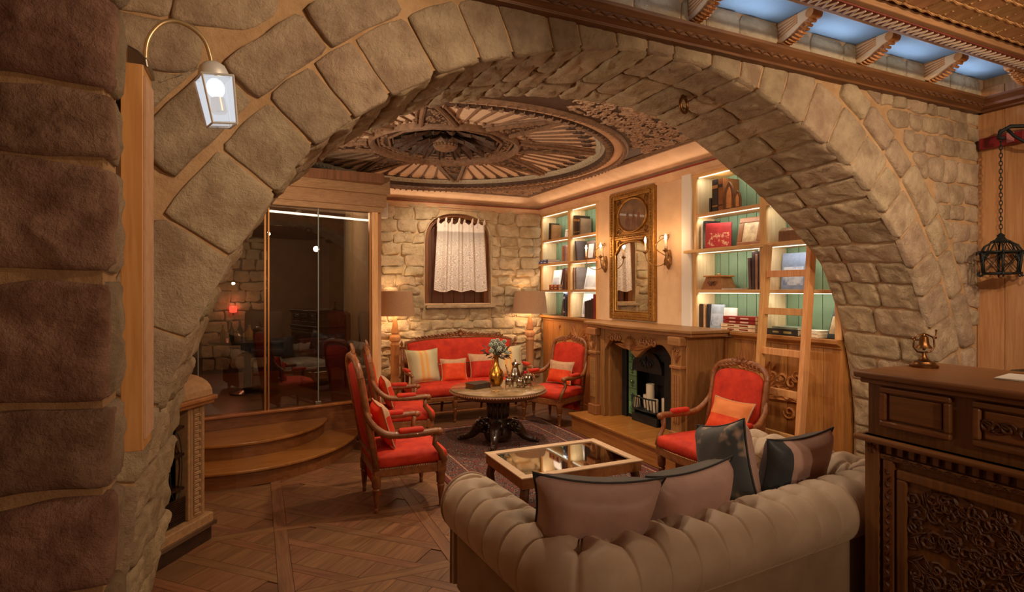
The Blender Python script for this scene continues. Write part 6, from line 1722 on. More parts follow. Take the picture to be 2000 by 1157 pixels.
# row 4
facing('photo_frame', 'dark wooden photo frame beside the right floor lamp in the left bookcase', 7.50, 7.72, Z4, 0.31, None, M_PRINT_B, 'photo frame', frame_c=bmat((58, 42, 28)))
for k, (c, w, h) in enumerate((((30, 32, 44), 0.05, 0.36), ((58, 62, 86), 0.04, 0.37), ((44, 36, 34), 0.035, 0.33), ((66, 92, 150), 0.035, 0.345), ((104, 132, 178), 0.03, 0.345))):
    y = 7.40-k*0.05; book(['black book left of the blue ones, bottom row of the left bookcase', 'tall slate book, bottom row of the left bookcase', 'short dark brown book between slate and blue, bottom row of the left bookcase', 'deep blue book, bottom row of the left bookcase', 'light blue book, bottom row of the left bookcase'][k], y-w/2, y+w/2, Z4, h, 0.2, c, band=(180, 184, 190) if k in (0, 3) else None)
facing('picture_book', 'large white book with a blue beach picture, bottom row of the left bookcase', 6.78, 7.10, Z4, 0.35, (214, 208, 204), M_PRINT_E, tilt=0.12)
for k, (c, h) in enumerate((((42, 30, 28), 0.24), ((50, 34, 30), 0.25), ((36, 28, 28), 0.26), ((44, 30, 32), 0.28), ((110, 26, 26), 0.34))):
    y = 6.73-k*0.055; book(['lowest dark brown book of the rising group, bottom row of the left bookcase', 'second dark book of the rising group, bottom row of the left bookcase', 'third dark book of the rising group, bottom row of the left bookcase', 'fourth dark book of the rising group, bottom row of the left bookcase', 'tall wine red book at the right end of the bottom row, left bookcase'][k], y-0.026, y+0.026, Z4, h, 0.2, c, x=4.2)
# right bookcase, top row
book('small dark book at the left of the top row, right bookcase', 4.38, 4.41, Z1, 0.15, 0.14, (40, 32, 28))
book('large old black leather book with gold bands, top row of the right bookcase', 4.29, 4.37, Z1, 0.33, 0.22, (40, 30, 24), band=(150, 104, 50))
book('large old brown leather book with gold bands, top row of the right bookcase', 4.225, 4.285, Z1, 0.33, 0.22, (120, 70, 32), band=(44, 30, 22))
for k, (y, s_, lab) in enumerate(((4.16, 1.0, 'tall carved gothic-arch bookend in the top row of the right bookcase'), (4.055, 0.62, 'small carved gothic-arch bookend at the end of the top row of the right bookcase'))):
    t = thing('gothic_bookend', lab, 'bookend', (4.28, y, Z1), 0, 'gothic bookends')
    out = [(-0.055*s_, 0), (-0.055*s_, 0.16*s_), (-0.045*s_, 0.21*s_), (-0.025*s_, 0.25*s_), (0, 0.28*s_), (0.025*s_, 0.25*s_), (0.045*s_, 0.21*s_), (0.055*s_, 0.16*s_), (0.055*s_, 0)]
    MB(frame((0, 0, 0), (0, -1, 0), (0, 0, 1))).prism(out, 0, 0.02).build('arch_panel', M_DARKOAK, t, bevel=0.003)
    MB(frame((0, 0, 0), (0, -1, 0), (0, 0, 1))).prism([(x*0.6, 0.02+y_*0.75) for x, y_ in out], 0.02, 0.024).build('arch_inlay', M_CARVEOAK, t)
    MB(frame((-0.02, 0, 0), (0, -1, 0), (0, 0, 1))).tube([(x, y_, 0) for x, y_ in out], 0.006, 5).build('arch_moulding', M_DARKOAK, t)
    MB().box(-0.03, 0.1, -0.06*s_, 0.06*s_, 0, 0.012).build('base', M_DARKOAK, t)
# row 2
book('white book standing left of the red patterned one, right bookcase', 4.50, 4.53, Z2, 0.30, 0.2, (224, 214, 200))
book('black book standing left of the red patterned one, right bookcase', 4.455, 4.495, Z2, 0.30, 0.2, (34, 30, 30))
facing('picture_book', 'red patterned book facing the room in the right bookcase', 4.20, 4.46, Z2, 0.27, (150, 30, 28), M_PRINT_D, x=4.28, tilt=0.08, rz=0.5)
facing('photo_frame', 'brown carved photo frame leaning in the second row of the right bookcase', 3.84, 4.10, Z2, 0.30, None, M_PRINT_B, 'photo frame', x=4.30, tilt=0.25, rz=0.15, frame_c=bmat((122, 74, 36)))
t = thing('wooden_chest', 'small dark wooden chest in the right compartment above the ladder', 'chest', (4.33, 3.42, Z2))
MB().box(-0.09, 0.09, -0.15, 0.15, 0, 0.09).build('chest_body', M_DARKOAK, t, bevel=0.004)
m = MB(frame((0, -0.15, 0.09), (1, 0, 0), (0, 0, 1))); m.prism([(0.09*math.cos(PI*k/10), 0.05*math.sin(PI*k/10)) for k in range(11)], 0, -0.30); m.build('chest_lid', M_DARKOAK, t, bevel=0.003)
t = thing('bird_figurine', 'small dark bird figurine standing on the wooden chest', 'figurine', (4.33, 3.47, Z2+0.14))
MB().ball((0, 0, 0.045), (0.03, 0.05, 0.03), 12, 8).ball((0, 0.045, 0.075), 0.022, 10, 6).build('bird_body', M_IRON, t, smooth=True)
MB().tube([(0, 0.065, 0.075), (0, 0.09, 0.07)], [0.008, 0.002], 6).build('beak', M_BRASS, t)
MB().tube([(0.008, 0, 0.02), (0.008, 0, 0)], 0.003, 5).tube([(-0.008, 0, 0.02), (-0.008, 0, 0)], 0.003, 5).build('bird_legs', M_BRASS, t)
# row 3
t = thing('wooden_box', 'small wooden box with sloping sides and a flat lid in the right bookcase', 'box', (4.31, 4.35, Z3))
m = MB(); m.loft([[(x*1.0, y, 0) for x, y in ((-0.1, -0.15), (0.1, -0.15), (0.1, 0.15), (-0.1, 0.15))], [(x*0.7, y, 0.13) for x, y in ((-0.1, -0.105), (0.1, -0.105), (0.1, 0.105), (-0.1, 0.105))]])
m.build('box_body', M_CARVE, t, bevel=0.004); MB().box(-0.085, 0.085, -0.13, 0.13, 0.13, 0.145).build('box_lid', M_CARVEOAK, t, bevel=0.004)
MB().ball((0, 0, 0.155), (0.02, 0.03, 0.012), 10, 6).build('lid_knob', M_BRASS_OLD, t, smooth=True)
MB(frame((-0.089, 0, 0.06), (0, -1, 0), (0, 0, 1))).scroll(0.03, 0, 0.03, 0, 1.2, 0.006).scroll(-0.03, 0, 0.03, PI, 1.2, 0.006, -1).leaf(0, -0.02, 0.05, 0.02, PI/2, 0.008).build('box_carving', M_CARVEDK, t)
flat('grey book lying beside the wooden box in the right bookcase', 3.94, 4.2, Z3, 0.014, 0.2, (188, 180, 172), x=4.2)
for k, (c, h, w) in enumerate((((90, 66, 62), 0.30, 0.03), ((56, 40, 40), 0.36, 0.035), ((150, 110, 88), 0.33, 0.03), ((40, 30, 32), 0.37, 0.03))):
    y = 3.885-k*0.037; book(['grey-brown book leaning at the left of the spines in the third row, right bookcase', 'dark brown tall book in the third row, right bookcase', 'tan book in the third row, right bookcase', 'tall black book by the middle stile in the third row, right bookcase'][k], y-w/2, y+w/2, Z3, h, 0.19, c, lean=-0.05*(k == 0))
facing('picture_book', 'blue-grey illustrated book facing the room behind the ladder', 3.40, 3.645, Z3, 0.33, (112, 126, 152), M_PRINT_A, x=4.36, tilt=0.08)
# row 4
for k, (c, h, w) in enumerate((((66, 44, 30), 0.25, 0.05), ((200, 160, 116), 0.25, 0.028), ((44, 38, 34), 0.25, 0.03))):
    y = 4.525-k*0.047; book(['brown book at the left end of the bottom row, right bookcase', 'cream book second in the bottom row, right bookcase', 'black book third in the bottom row, right bookcase'][k], y-w/2, y+w/2, Z4, h, 0.2, c)
facing('picture_book', 'grey-blue picture book leaning in the bottom row, right bookcase', 4.26, 4.42, Z4, 0.25, (150, 158, 166), M_PRINT_A, x=4.27, tilt=0.1, rz=0.2)
facing('picture_book', 'plain white booklet beside the grey-blue book, bottom row, right bookcase', 4.10, 4.25, Z4, 0.22, (232, 224, 210), M_PRINT_C, x=4.27, tilt=0.1, rz=0.1)
for k in range(4):
    flat(['lowest cream book of the stack in the bottom row, right bookcase', 'second cream book of the stack in the bottom row, right bookcase', 'lower red book on top of the cream stack, right bookcase', 'uppermost red book of the stack, right bookcase'][k], 3.78, 4.20-(0.03 if k > 1 else 0), Z4+k*0.036, 0.034, 0.17, ((216, 186, 148), (222, 192, 154), (136, 30, 26), (146, 34, 30))[k], x=4.19, band=((120, 30, 26), (120, 30, 26), (220, 190, 170), (220, 190, 170))[k])
flat('thick dark book lying under the ladder in the bottom row, right bookcase', 3.34, 3.66, Z4, 0.05, 0.2, (34, 32, 26), x=4.2, band=(150, 140, 90))
flat('green-grey book lying on the thick dark one, right bookcase', 3.36, 3.62, Z4+0.051, 0.02, 0.18, (120, 130, 110), x=4.22)
flat('white book lying right of the ladder, lower of two', 3.16, 3.31, Z4, 0.03, 0.18, (222, 206, 180), x=4.2)
flat('white book lying right of the ladder, upper of two', 3.165, 3.31, Z4+0.031, 0.026, 0.17, (232, 220, 200), x=4.2)
facing('picture_book', 'dark book leaning against the right end of the bottom row, right bookcase', 3.02, 3.14, Z4, 0.30, (36, 44, 46), M_PRINT_B, x=4.28, tilt=0.28, rz=-0.2)

# ---------------- library ladder
ld = thing('library_ladder', 'plain wooden library ladder leaning against the right bookcase', 'ladder', (3.9, 3.33, 0))
def lx(z): return 3.885+(4.08-3.885)*z/2.14
for y in (3.54, 3.11):
    m = MB(); a, b = 0.035, 0.022
    m.loft([[(lx(z)-a, y-b, z), (lx(z)+a, y-b, z), (lx(z)+a, y+b, z), (lx(z)-a, y+b, z)] for z in (0, 2.10)])
    m.build('rail', M_LADDER, ld, world=True, bevel=0.004)
for z in (0.22, 0.50, 0.85, 1.18, 1.52, 1.84):
    MB().box(lx(z)-0.018, lx(z)+0.018, 3.12, 3.53, z-0.028, z+0.028).build('rung', M_LADDER, ld, world=True, bevel=0.003)

# ================================================================== HALL THINGS
# reception desk
DX, DY1, DY0, DT = 2.76, 1.845, 0.5, 1.30  # desk and its heights scaled about the camera to clear the sofa
dk = thing('reception_desk', 'tall carved wooden reception desk with panels and a dentil course', 'desk', (3.25, 1.3, 0))
MB().box(DX+0.03, DX+0.62, DY0, DY1-0.03, 0.0, DT-0.035).build('desk_body', M_DESKZ, dk, world=True)
MB().box(DX-0.035, DX+0.66, DY0, DY1+0.01, DT-0.035, DT).build('desk_top', M_DESK, dk, world=True, bevel=0.012, segs=3)
MB().box(DX-0.012, DX+0.64, DY0, DY1-0.012, DT-0.06, DT-0.035).build('top_moulding', M_DESK, dk, world=True, bevel=0.008)
MB().box(DX-0.035, DX+0.62, DY0, DY1+0.01, 0.955, 0.984).build('ledge', M_DESK, dk, world=True, bevel=0.01)
MB().box(DX-0.012, DX+0.62, DY0, DY1-0.012, 0.984, 0.97).build('ledge_moulding', M_DESK, dk, world=True, bevel=0.008)
def panel_frame(y0, y1, z0, z1, w, d, mat, name):
    for q in ((y0, y1, z0, z0+w), (y0, y1, z1-w, z1), (y0, y0+w, z0+w, z1-w), (y1-w, y1, z0+w, z1-w)):
        MB().box(DX+0.03-d, DX+0.031, *q).build(name, mat, dk, world=True, bevel=min(d, w)*0.4, segs=3)
for i, (a, b) in enumerate(((1.44, 1.75), (1.05, 1.36), (0.66, 0.97))):
    panel_frame(a, b, 1.036, 1.231, 0.03, 0.025, M_DESK, 'panel_frame')
    MB().box(DX+0.02, DX+0.031, a+0.04, b-0.04, 1.074, 1.193).build('raised_panel', M_DESK, dk, world=True, bevel=0.006)
    if i:
        m = MB(frame((DX+0.02, (a+b)/2, 1.131), (0, -1, 0), (0, 0, 1)))
        for sx in (-1, 1):
            for k in range(3): m.scroll(sx*(0.03+0.035*k), 0, 0.03, 0, 1.3, 0.007, sx if k % 2 else -sx); m.leaf(sx*(0.02+0.03*k), 0, 0.05, 0.025, (0 if sx > 0 else PI)+0.5*(1 if k % 2 else -1), 0.012)
        m.build('panel_carving', M_CARVEDK, dk, world=True)
MB().box(DX+0.0, DX+0.031, DY1-0.10, DY1-0.03, 0.0, 0.955).build('corner_post', M_DESKZ, dk, world=True, bevel=0.004)
m = MB(frame((DX, DY1-0.065, 0.922), (0, -1, 0), (0, 0, 1)))
for k in range(8): m.leaf(0, 0, 0.028, 0.018, k*PI/4, 0.008)
m.build('corner_rosette', M_DESK, dk, world=True)
dn = None
for k in range(24):
    y = DY1-0.145-k*0.051
    if y < DY0: break
    if dn is None: dn = MB().box(-0.014, 0.014, -0.0125, 0.0125, -0.02, 0.02).build('dentil', M_DESK, dk, bevel=0.002); q = dn
    else: q = share(dn, dk)
    q.location = Vector((DX+0.018, y, 0.932))-Vector(dk.location)
MB().box(DX+0.005, DX+0.031, DY0, DY1-0.10, 0.879, 0.905).build('carved_rail', M_DESK, dk, world=True, bevel=0.005)
m = MB(frame((DX+0.005, 0, 0.892), (0, -1, 0), (0, 0, 1)))
for k in range(40): m.leaf(-(DY1-0.12)+k*0.03, 0, 0.028, 0.02, 0.3 if k % 2 else -0.3, 0.006)
m.build('rail_leaves', M_CARVEDK, dk, world=True)
MB().box(DX+0.005, DX+0.031, DY1-0.165, DY1-0.115, 0.05, 0.879).build('carved_stile', M_DESKZ, dk, world=True, bevel=0.004)
m = MB(frame((DX+0.005, DY1-0.14, 0), (0, -1, 0), (0, 0, 1)))
for k in range(26): m.leaf(0, 0.06+k*0.03, 0.03, 0.026, PI/2+(0.5 if k % 2 else -0.5), 0.008)
m.build('stile_leaves', M_CARVEDK, dk, world=True)
panel_frame(DY0+0.05, DY1-0.175, 0.06, 0.846, 0.045, 0.022, M_DESKZ, 'lower_frame')
m = MB(frame((DX+0.03, 0, 0), (0, -1, 0), (0, 0, 1))); rr = random.Random(31)
for k in range(420):
    y = rr.uniform(DY0+0.12, DY1-0.235); z = rr.uniform(0.12, 0.77)
    if rr.random() < 0.55: m.scroll(-y, z, rr.uniform(0.025, 0.06), rr.uniform(0, 6.3), rr.uniform(1.0, 1.5), 0.008, rr.choice((-1, 1)), n=12, seg=4)
    else: m.leaf(-y, z, rr.uniform(0.05, 0.10), 0.03, rr.uniform(0, 6.3), 0.012, bend=rr.uniform(-0.4, 0.4))
m.build('scrollwork_panel', M_CARVEDK, dk, world=True)
# bell
bl = thing('desk_bell', 'small bronze bell on a forked stand on the reception desk', 'bell', (3.15, 1.76, DT), -0.35)
MB().lathe([(0.01, 0), (0.062, 0.0), (0.064, 0.012), (0.052, 0.02), (0.048, 0.03), (0.03, 0.034), (0.018, 0.046), (0.010, 0.062), (0.008, 0.076)], 24).build('stand_base', M_BRONZE, bl, smooth='auto')
m = MB()
for sx in (-1, 1):
    m.tube([(0, 0, 0.076), (sx*0.036, 0, 0.080), (sx*0.058, 0, 0.105), (sx*0.055, 0, 0.14), (sx*0.052, 0, 0.152)], 0.0045, 6)
    m.ball((sx*0.06, 0, 0.152), (0.014, 0.006, 0.006), 8, 5)
m.build('fork', M_BRONZE, bl, smooth=True)
MB().lathe([(0.038, 0.100), (0.034, 0.105), (0.024, 0.12), (0.021, 0.14), (0.019, 0.158), (0.008, 0.165), (0.006, 0.172), (0.001, 0.174)], 24).build('bell_cup', M_BRONZE, bl, smooth='auto')
MB().tube([(-0.055, 0, 0.152), (-0.02, 0, 0.168), (0, 0, 0.174), (0.02, 0, 0.168), (0.055, 0, 0.152)], 0.004, 6).build('yoke', M_BRONZE, bl, smooth=True)
MB().tube([(0.05, 0, 0.152), (0.066, 0, 0.156), (0.068, 0, 0.185)], 0.0035, 6).ball((0.068, 0, 0.19), 0.006, 8, 5).build('lever', M_BRONZE, bl, smooth=True)
MB().tube([(0, 0, 0.13), (0, 0, 0.1)], 0.002, 5).ball((0, 0, 0.095), 0.008, 8, 5).build('clapper', M_BRONZE, bl, smooth=True)
# papers
pa = thing('paper_stack', 'white sheets lying at the near end of the reception desk top', 'paper', (3.14, 1.26, DT), 0.1)
for k in range(3): MB(rot(0, 0, 0.04*k)).box(-0.105, 0.105, -0.15, 0.15, 0.001+k*0.003, 0.0035+k*0.003).build('sheet', M_WHITE, pa)
# chair behind the desk
oc = thing('office_chair', 'rounded top of a dark wooden chair behind the reception desk', 'chair', (4.18, 1.60, 0), -PI/2)
MB(T(0, -0.22, 0.45) @ rot(PI/2+0.1, 0, 0)).tube([(-0.22, 0, 0), (-0.23, 0.5, 0), (-0.2, 0.68, 0), (-0.1, 0.78, 0), (0, 0.80, 0), (0.1, 0.78, 0), (0.2, 0.68, 0), (0.23, 0.5, 0), (0.22, 0, 0)], 0.028, 8).build('back_frame', M_WALNUT, oc, smooth=True)
MB(T(0, -0.22, 0.45) @ rot(PI/2+0.1, 0, 0)).prism([(-0.2, 0.1), (0.2, 0.1), (0.21, 0.5), (0.18, 0.67), (0.09, 0.76), (-0.09, 0.76), (-0.18, 0.67), (-0.21, 0.5)], -0.02, 0.01).build('back_panel', M_CARVEDK, oc, bevel=0.006)
MB().rbox((0, 0, 0.46), (0.48, 0.46, 0.08), 0.03, 6).build('seat', M_CARVEDK, oc, smooth=True)
for sx in (-1, 1):
    for sy in (-1, 1): MB().tube([(sx*0.2, sy*0.19, 0.43), (sx*0.22, sy*0.21, 0)], [0.024, 0.017], 8).build('leg', M_WALNUT, oc, smooth=True)
# hanging lantern on a bracket
br = thing('lantern_bracket', 'black wrought iron wall bracket with a hook on the oak wall', 'bracket', (4.6, 1.86, 2.62))
MB(frame((0, 0, 0), (0, 1, 0), (0, 0, 1))).tube([(0, -0.16, -0.03), (0.012, -0.1, -0.03), (0.0, 0.0, -0.03), (0.0, 0.12, -0.03)], [0.018, 0.024, 0.03, 0.022], 8).build('wall_plate', M_IRON, br, smooth=True)
MB().tube([(-0.03, 0, 0.10), (-0.07, 0.05, 0.14), (-0.12, 0.12, 0.15), (-0.15, 0.165, 0.12), (-0.15, 0.17, 0.08), (-0.145, 0.14, 0.075)], 0.013, 8).tube([(-0.03, 0, -0.02), (-0.09, 0.04, 0.02), (-0.12, 0.10, 0.08), (-0.13, 0.14, 0.14)], 0.010, 8).ball((-0.03, 0, 0.10), 0.03, 10, 6).build('scroll_arm', M_IRON, br, smooth=True)
m = MB(); m.xf = frame((-0.035, -0.02, -0.14), (0, 1, 0), (0, 0, 1)); m.scroll(0.03, 0, 0.04, PI, 1.2, 0.011); m.build('lower_scroll', M_IRON, br)
rb = thing('red_sign_box', 'small dark red box fixed to the oak wall behind the lantern bracket', 'box', (4.57, 2.09, 2.70))
MB().box(-0.025, 0.03, -0.15, 0.10, -0.03, 0.045).build('box_body', material('dark_red_paint', (120, 26, 30), (132, 34, 36), 0.4, scale=6), rb, bevel=0.006)
MB().box(-0.03, -0.025, -0.10, -0.06, -0.02, 0.045).build('pale_label', material('pink_label', (196, 120, 120), None, 0.5), rb)
ln = thing('hanging_lantern', 'black iron lantern with crossed bars hanging on a chain', 'lantern', (4.45, 2.02, 1.79))
link = None; z = 0.285; k = 0
while z < 0.96:
    if link is None: link = MB(frame((0, 0, 0), (1, 0, 0), (0, 0, 1))).ring([(0.0085*math.cos(a), 0.017*math.sin(a), 0) for a in [2*PI*j/10 for j in range(10)]], 0.0028, 5).build('chain_link', M_IRON, ln, smooth=True); q = link
    else: q = share(link, ln)
    q.location = (0, 0, z+0.016); q.rotation_euler = (0, 0, PI/2*(k % 2)+0.5); z += 0.026; k += 1
NH = 6
def hexp(r, z, off=0.5): return [(r*math.cos(2*PI*(j+off)/NH), r*math.sin(2*PI*(j+off)/NH), z) for j in range(NH)]
m = MB(); b0, b1, b2 = hexp(0.10, 0.02), hexp(0.115, 0.16), hexp(0.05, 0.225)
for P_ in (b0, b1):
    for a, b in zip(P_, P_[1:]+P_[:1]): m.tube([a, b], 0.007, 6)
for j in range(NH): m.tube([b0[j], b1[j]], 0.007, 6); m.tube([b1[j], (b1[j][0]*0.8, b1[j][1]*0.8, 0.20), b2[j], (0, 0, 0.235)], 0.006, 6)
for j in range(NH):
    x, y, _ = b0[j]; m.tube([(x, y, 0.02), (x*1.15, y*1.15, 0.0), (x*1.3, y*1.3, 0.01), (x*1.28, y*1.28, 0.03)], 0.005, 5); m.tube([(b1[j][0], b1[j][1], 0.16), (b1[j][0]*1.18, b1[j][1]*1.18, 0.165), (b1[j][0]*1.2, b1[j][1]*1.2, 0.145)], 0.005, 5)
m.build('lantern_frame', M_IRON, ln, smooth=True)
m = MB()
for j in range(NH):
    a0_, a1_ = b0[j], b0[(j+1) % NH]; c0_, c1_ = b1[j], b1[(j+1) % NH]
    m.tube([a0_, c1_], 0.0022, 4).tube([a1_, c0_], 0.0022, 4)
    mid = lambda p, q_: tuple((p[i]+q_[i])/2 for i in range(3))
    m.tube([mid(a0_, c0_), mid(mid(c0_, c1_), (0, 0, 0.30)), mid(a1_, c1_)], 0.004, 4)
m.build('crossed_bars', M_IRON, ln)
MB().lathe([(0.05, 0.222), (0.055, 0.23), (0.03, 0.245), (0.018, 0.262), (0.022, 0.27), (0.006, 0.285)], 12).build('lantern_cap', M_IRON, ln, smooth='auto')
MB().prism([(p[0]*0.98, p[1]*0.98) for p in b0], 0.012, 0.02).build('lantern_floor', M_IRON, ln)
# iron ring in the arch soffit
ir = thing('iron_ring', 'rusty iron ring hanging from a staple in the arch soffit', 'ring', (2.25, 2.55, 2.775))
MB().tube([(0, 0, 0.11), (0, 0, 0.05), (0.012, 0, 0.04), (0.02, 0, 0.05), (0.02, 0, 0.11)], 0.010, 6).build('staple', M_BRONZE, ir)
MB(T(0.01, 0, 0.0) @ rot(PI/2, 0, 0.4)).ring([(0.045*math.cos(2*PI*k/20), 0.045*math.sin(2*PI*k/20), 0) for k in range(20)], 0.009, 8).build('ring', M_BRONZE, ir, smooth=True)

# sign board and its lamp on the left
sg = thing('sign_board', 'tall narrow wooden sign board seen edge-on beside the near pillar', 'sign board', (-0.30, 1.95, 1.259))
m = MB(); a = (-0.335, 1.82); b = (-0.283, 1.82); c_ = (-0.283, 1.955); d_ = (-0.335, 1.955)
m.prism([a, b, c_, d_], 1.259, 2.32); m.build('board', wood('sign_wood', (176, 118, 64), (200, 144, 88), 'z', 0.5), sg, world=True, bevel=0.002)
m = MB(); m.prism([(b[0]+0.0005, b[1]+0.004), (b[0]+0.006, b[1]+0.004), (c_[0]+0.006, c_[1]-0.004), (c_[0]+0.0005, c_[1]-0.004)], 1.29, 2.29); m.build('sign_face', M_TAUPE, sg, world=True)
MB().box(-0.43, -0.33, 1.86, 1.90, 2.2, 2.24).build('wall_fixing', M_IRON, sg, world=True); MB().box(-0.43, -0.33, 1.86, 1.90, 1.34, 1.38).build('wall_fixing', M_IRON, sg, world=True)
m = MB(frame((0, 1.83, 0), (1, 0, 0), (0, 0, 1)))
m.prism([(-0.325, 2.318), (-0.272, 2.318), (-0.275, 2.34), (-0.295, 2.36), (-0.325, 2.375)], 0, -0.12); m.build('metal_cap', M_STEEL, sg, world=True, bevel=0.004)
M_PALEBRASS = material('pale_brass', (196, 168, 124), None, 0.35, metal=0.7)
lm = thing('swan_neck_lamp', 'brass swan-neck lamp with a bright glass lantern over the sign board', 'wall lamp', (-0.29, 1.88, 2.36))
pts = [(-0.287, 1.88, 2.355), (-0.285, 1.885, 2.40), (-0.272, 1.89, 2.44), (-0.245, 1.895, 2.475), (-0.21, 1.9, 2.487), (-0.17, 1.905, 2.475), (-0.14, 1.91, 2.445), (-0.126, 1.912, 2.40), (-0.124, 1.912, 2.385)]
sm = []
for i in range(len(pts)-1):
    for k in range(4):
        u = k/4; p0 = Vector(pts[max(i-1, 0)]); p1 = Vector(pts[i]); p2 = Vector(pts[i+1]); p3 = Vector(pts[min(i+2, len(pts)-1)])
        sm.append(0.5*((2*p1)+(p2-p0)*u+(2*p0-5*p1+4*p2-p3)*u*u+(3*p1-p0-3*p2+p3)*u**3))
sm.append(Vector(pts[-1]))
MB().tube(sm, 0.0065, 8).build('swan_neck', M_PALEBRASS, lm, world=True, smooth=True)
M_LANT = material('lantern_glow', (240, 240, 236), None, 0.3, emit=(232, 236, 244), estr=1.0)
M_FROST = bpy.data.materials.new('frosted_lamp_glass'); M_FROST.use_nodes = True
_n = M_FROST.node_tree.nodes; _l = M_FROST.node_tree.links; _n.clear()
_o = _n.new('ShaderNodeOutputMaterial'); _m = _n.new('ShaderNodeMixShader'); _m.inputs[0].default_value = 0.6; _t = _n.new('ShaderNodeBsdfTransparent'); _e = _n.new('ShaderNodeEmission')
_e.inputs[0].default_value = srgb((232, 236, 244)); _e.inputs[1].default_value = 0.85
_l.new(_t.outputs[0], _m.inputs[1]); _l.new(_e.outputs[0], _m.inputs[2]); _l.new(_m.outputs[0], _o.inputs[0])
M_LANTMET = material('nickel', (214, 210, 204), None, 0.4, metal=0.35)
LC = Matrix.Translation((-0.124, 1.912, 2.385)) @ rot(0, -0.16, 0.3)
MB(LC).lathe([(0.008, 0.004), (0.022, 0.0), (0.036, -0.012), (0.042, -0.03), (0.043, -0.05), (0.040, -0.05), (0.030, -0.02)], 20).build('lamp_hood', M_LANTMET, lm, world=True, smooth='auto')
m = MB(LC)
def sq(r, z): return [(r*x, r*y, z) for x, y in ((-1, -1), (1, -1), (1, 1), (-1, 1))]
s0, s1 = sq(0.043, -0.045), sq(0.034, -0.185)
for P_ in (s0, s1):
    for a, b in zip(P_, P_[1:]+P_[:1]): m.tube([a, b], 0.0035, 4)
for a, b in zip(s0, s1): m.tube([a, b], 0.0035, 4)
m.build('lantern_frame', M_LANTMET, lm, world=True)
MB(LC).loft([sq(0.0415, -0.048), sq(0.0335, -0.18)], cap=False).build('lantern_glass', M_FROST, lm, world=True)
MB(LC).ball((0, 0, -0.075), (0.026, 0.026, 0.03), 14, 8).build('bulb', M_LANT, lm, world=True, smooth=True)
MB(LC).lathe([(0.02, -0.105), (0.022, -0.145), (0.018, -0.15)], 14).build('lamp_socket', M_BRASS, lm, world=True, smooth='auto')
light('lantern_bulb', 'POINT', LC @ Vector((0, 0, -0.125)), 1.3, (0.95, 0.97, 1.0), 0.02)

# glazed cabinet behind the left jamb
M_CABCOL = material('pale_carved_post', (150, 112, 72), (172, 132, 90), 0.6, scale=30, bump=0.3)
cb = thing('display_cabinet', 'carved wooden display cabinet with a domed top behind the left arch jamb', 'cabinet', (-0.32, 4.338, 0), math.atan2(0.323, 0.224))
# local x runs along the visible face (towards the far corner at the origin), face towards local -y
MB().box(-0.95, 0.03, -0.03, 0.42, 0.0, 0.12).build('plinth', M_WALNUT, cb, bevel=0.006)
MB().box(-0.95, 0.035, -0.04, 0.42, 0.12, 0.185).build('base_rail', M_CABCOL, cb, bevel=0.008)
MB().box(-0.95, 0.05, -0.055, 0.0, 0.10, 0.125).build('steel_edge', M_STEEL, cb, bevel=0.002)
for x in (-0.15, -0.95):
    MB().box(x, x+0.15, 0, 0.10, 0.185, 0.93).build('carved_post', M_CABCOL, cb, bevel=0.006)
m = MB(frame((-0.075, 0.0, 0), (1, 0, 0), (0, 0, 1)))
for k in range(13):
    z = 0.21+k*0.055; m.ring([(-0.028, z, 0.004), (0.028, z, 0.004), (0.028, z+0.045, 0.004), (-0.028, z+0.045, 0.004)], 0.006, 4); m.leaf(-0.02, z+0.022, 0.04, 0.024, 0, 0.008); m.leaf(0.02, z+0.022, 0.04, 0.024, PI, 0.008)
m.tube([(-0.05, 0.2, 0), (-0.05, 0.92, 0)], 0.007, 5).tube([(0.05, 0.2, 0), (0.05, 0.92, 0)], 0.007, 5)
m.build('post_carving', M_CABCOL, cb)
MB().box(-0.95, 0.0, 0.38, 0.40, 0.185, 0.93).box(-0.02, 0.0, 0.1, 0.4, 0.185, 0.93).build('cabinet_back', M_WALNUT, cb)
for z in (0.40, 0.62, 0.80): MB().box(-0.80, -0.15, 0.03, 0.38, z, z+0.015).build('shelf', M_WALNUT, cb)
m = MB()
for k in range(14): m.box(-0.80, -0.15, 0.02, 0.03, 0.19+k*0.012, 0.196+k*0.012)
m.build('slats', M_WALNUT, cb)
m = MB()
for k in range(5): m.ring([(-0.22-0.11*k+0.05*math.cos(a), 0.03, 0.56+0.22*math.sin(a)) for a in [2*PI*j/14 for j in range(14)]], 0.004, 4)
m.build('wire_scrolls', M_IRON, cb)
MB().box(-0.95, 0.04, -0.045, 0.42, 0.93, 0.955).box(-0.95, 0.055, -0.06, 0.42, 0.955, 0.985).build('cornice', M_CARVE, cb, bevel=0.008)
m = MB(frame((-0.95, 0, 0.985), (0, 1, 0), (0, 0, 1)))
m.prism([(-0.04, 0)]+[(0.18-0.22*math.cos(PI*k/14), 0.14*math.sin(PI*k/14)**0.8) for k in range(1, 14)]+[(0.40, 0)], 0, 0.98); m.build('domed_top', M_CABCOL, cb, bevel=0.006)

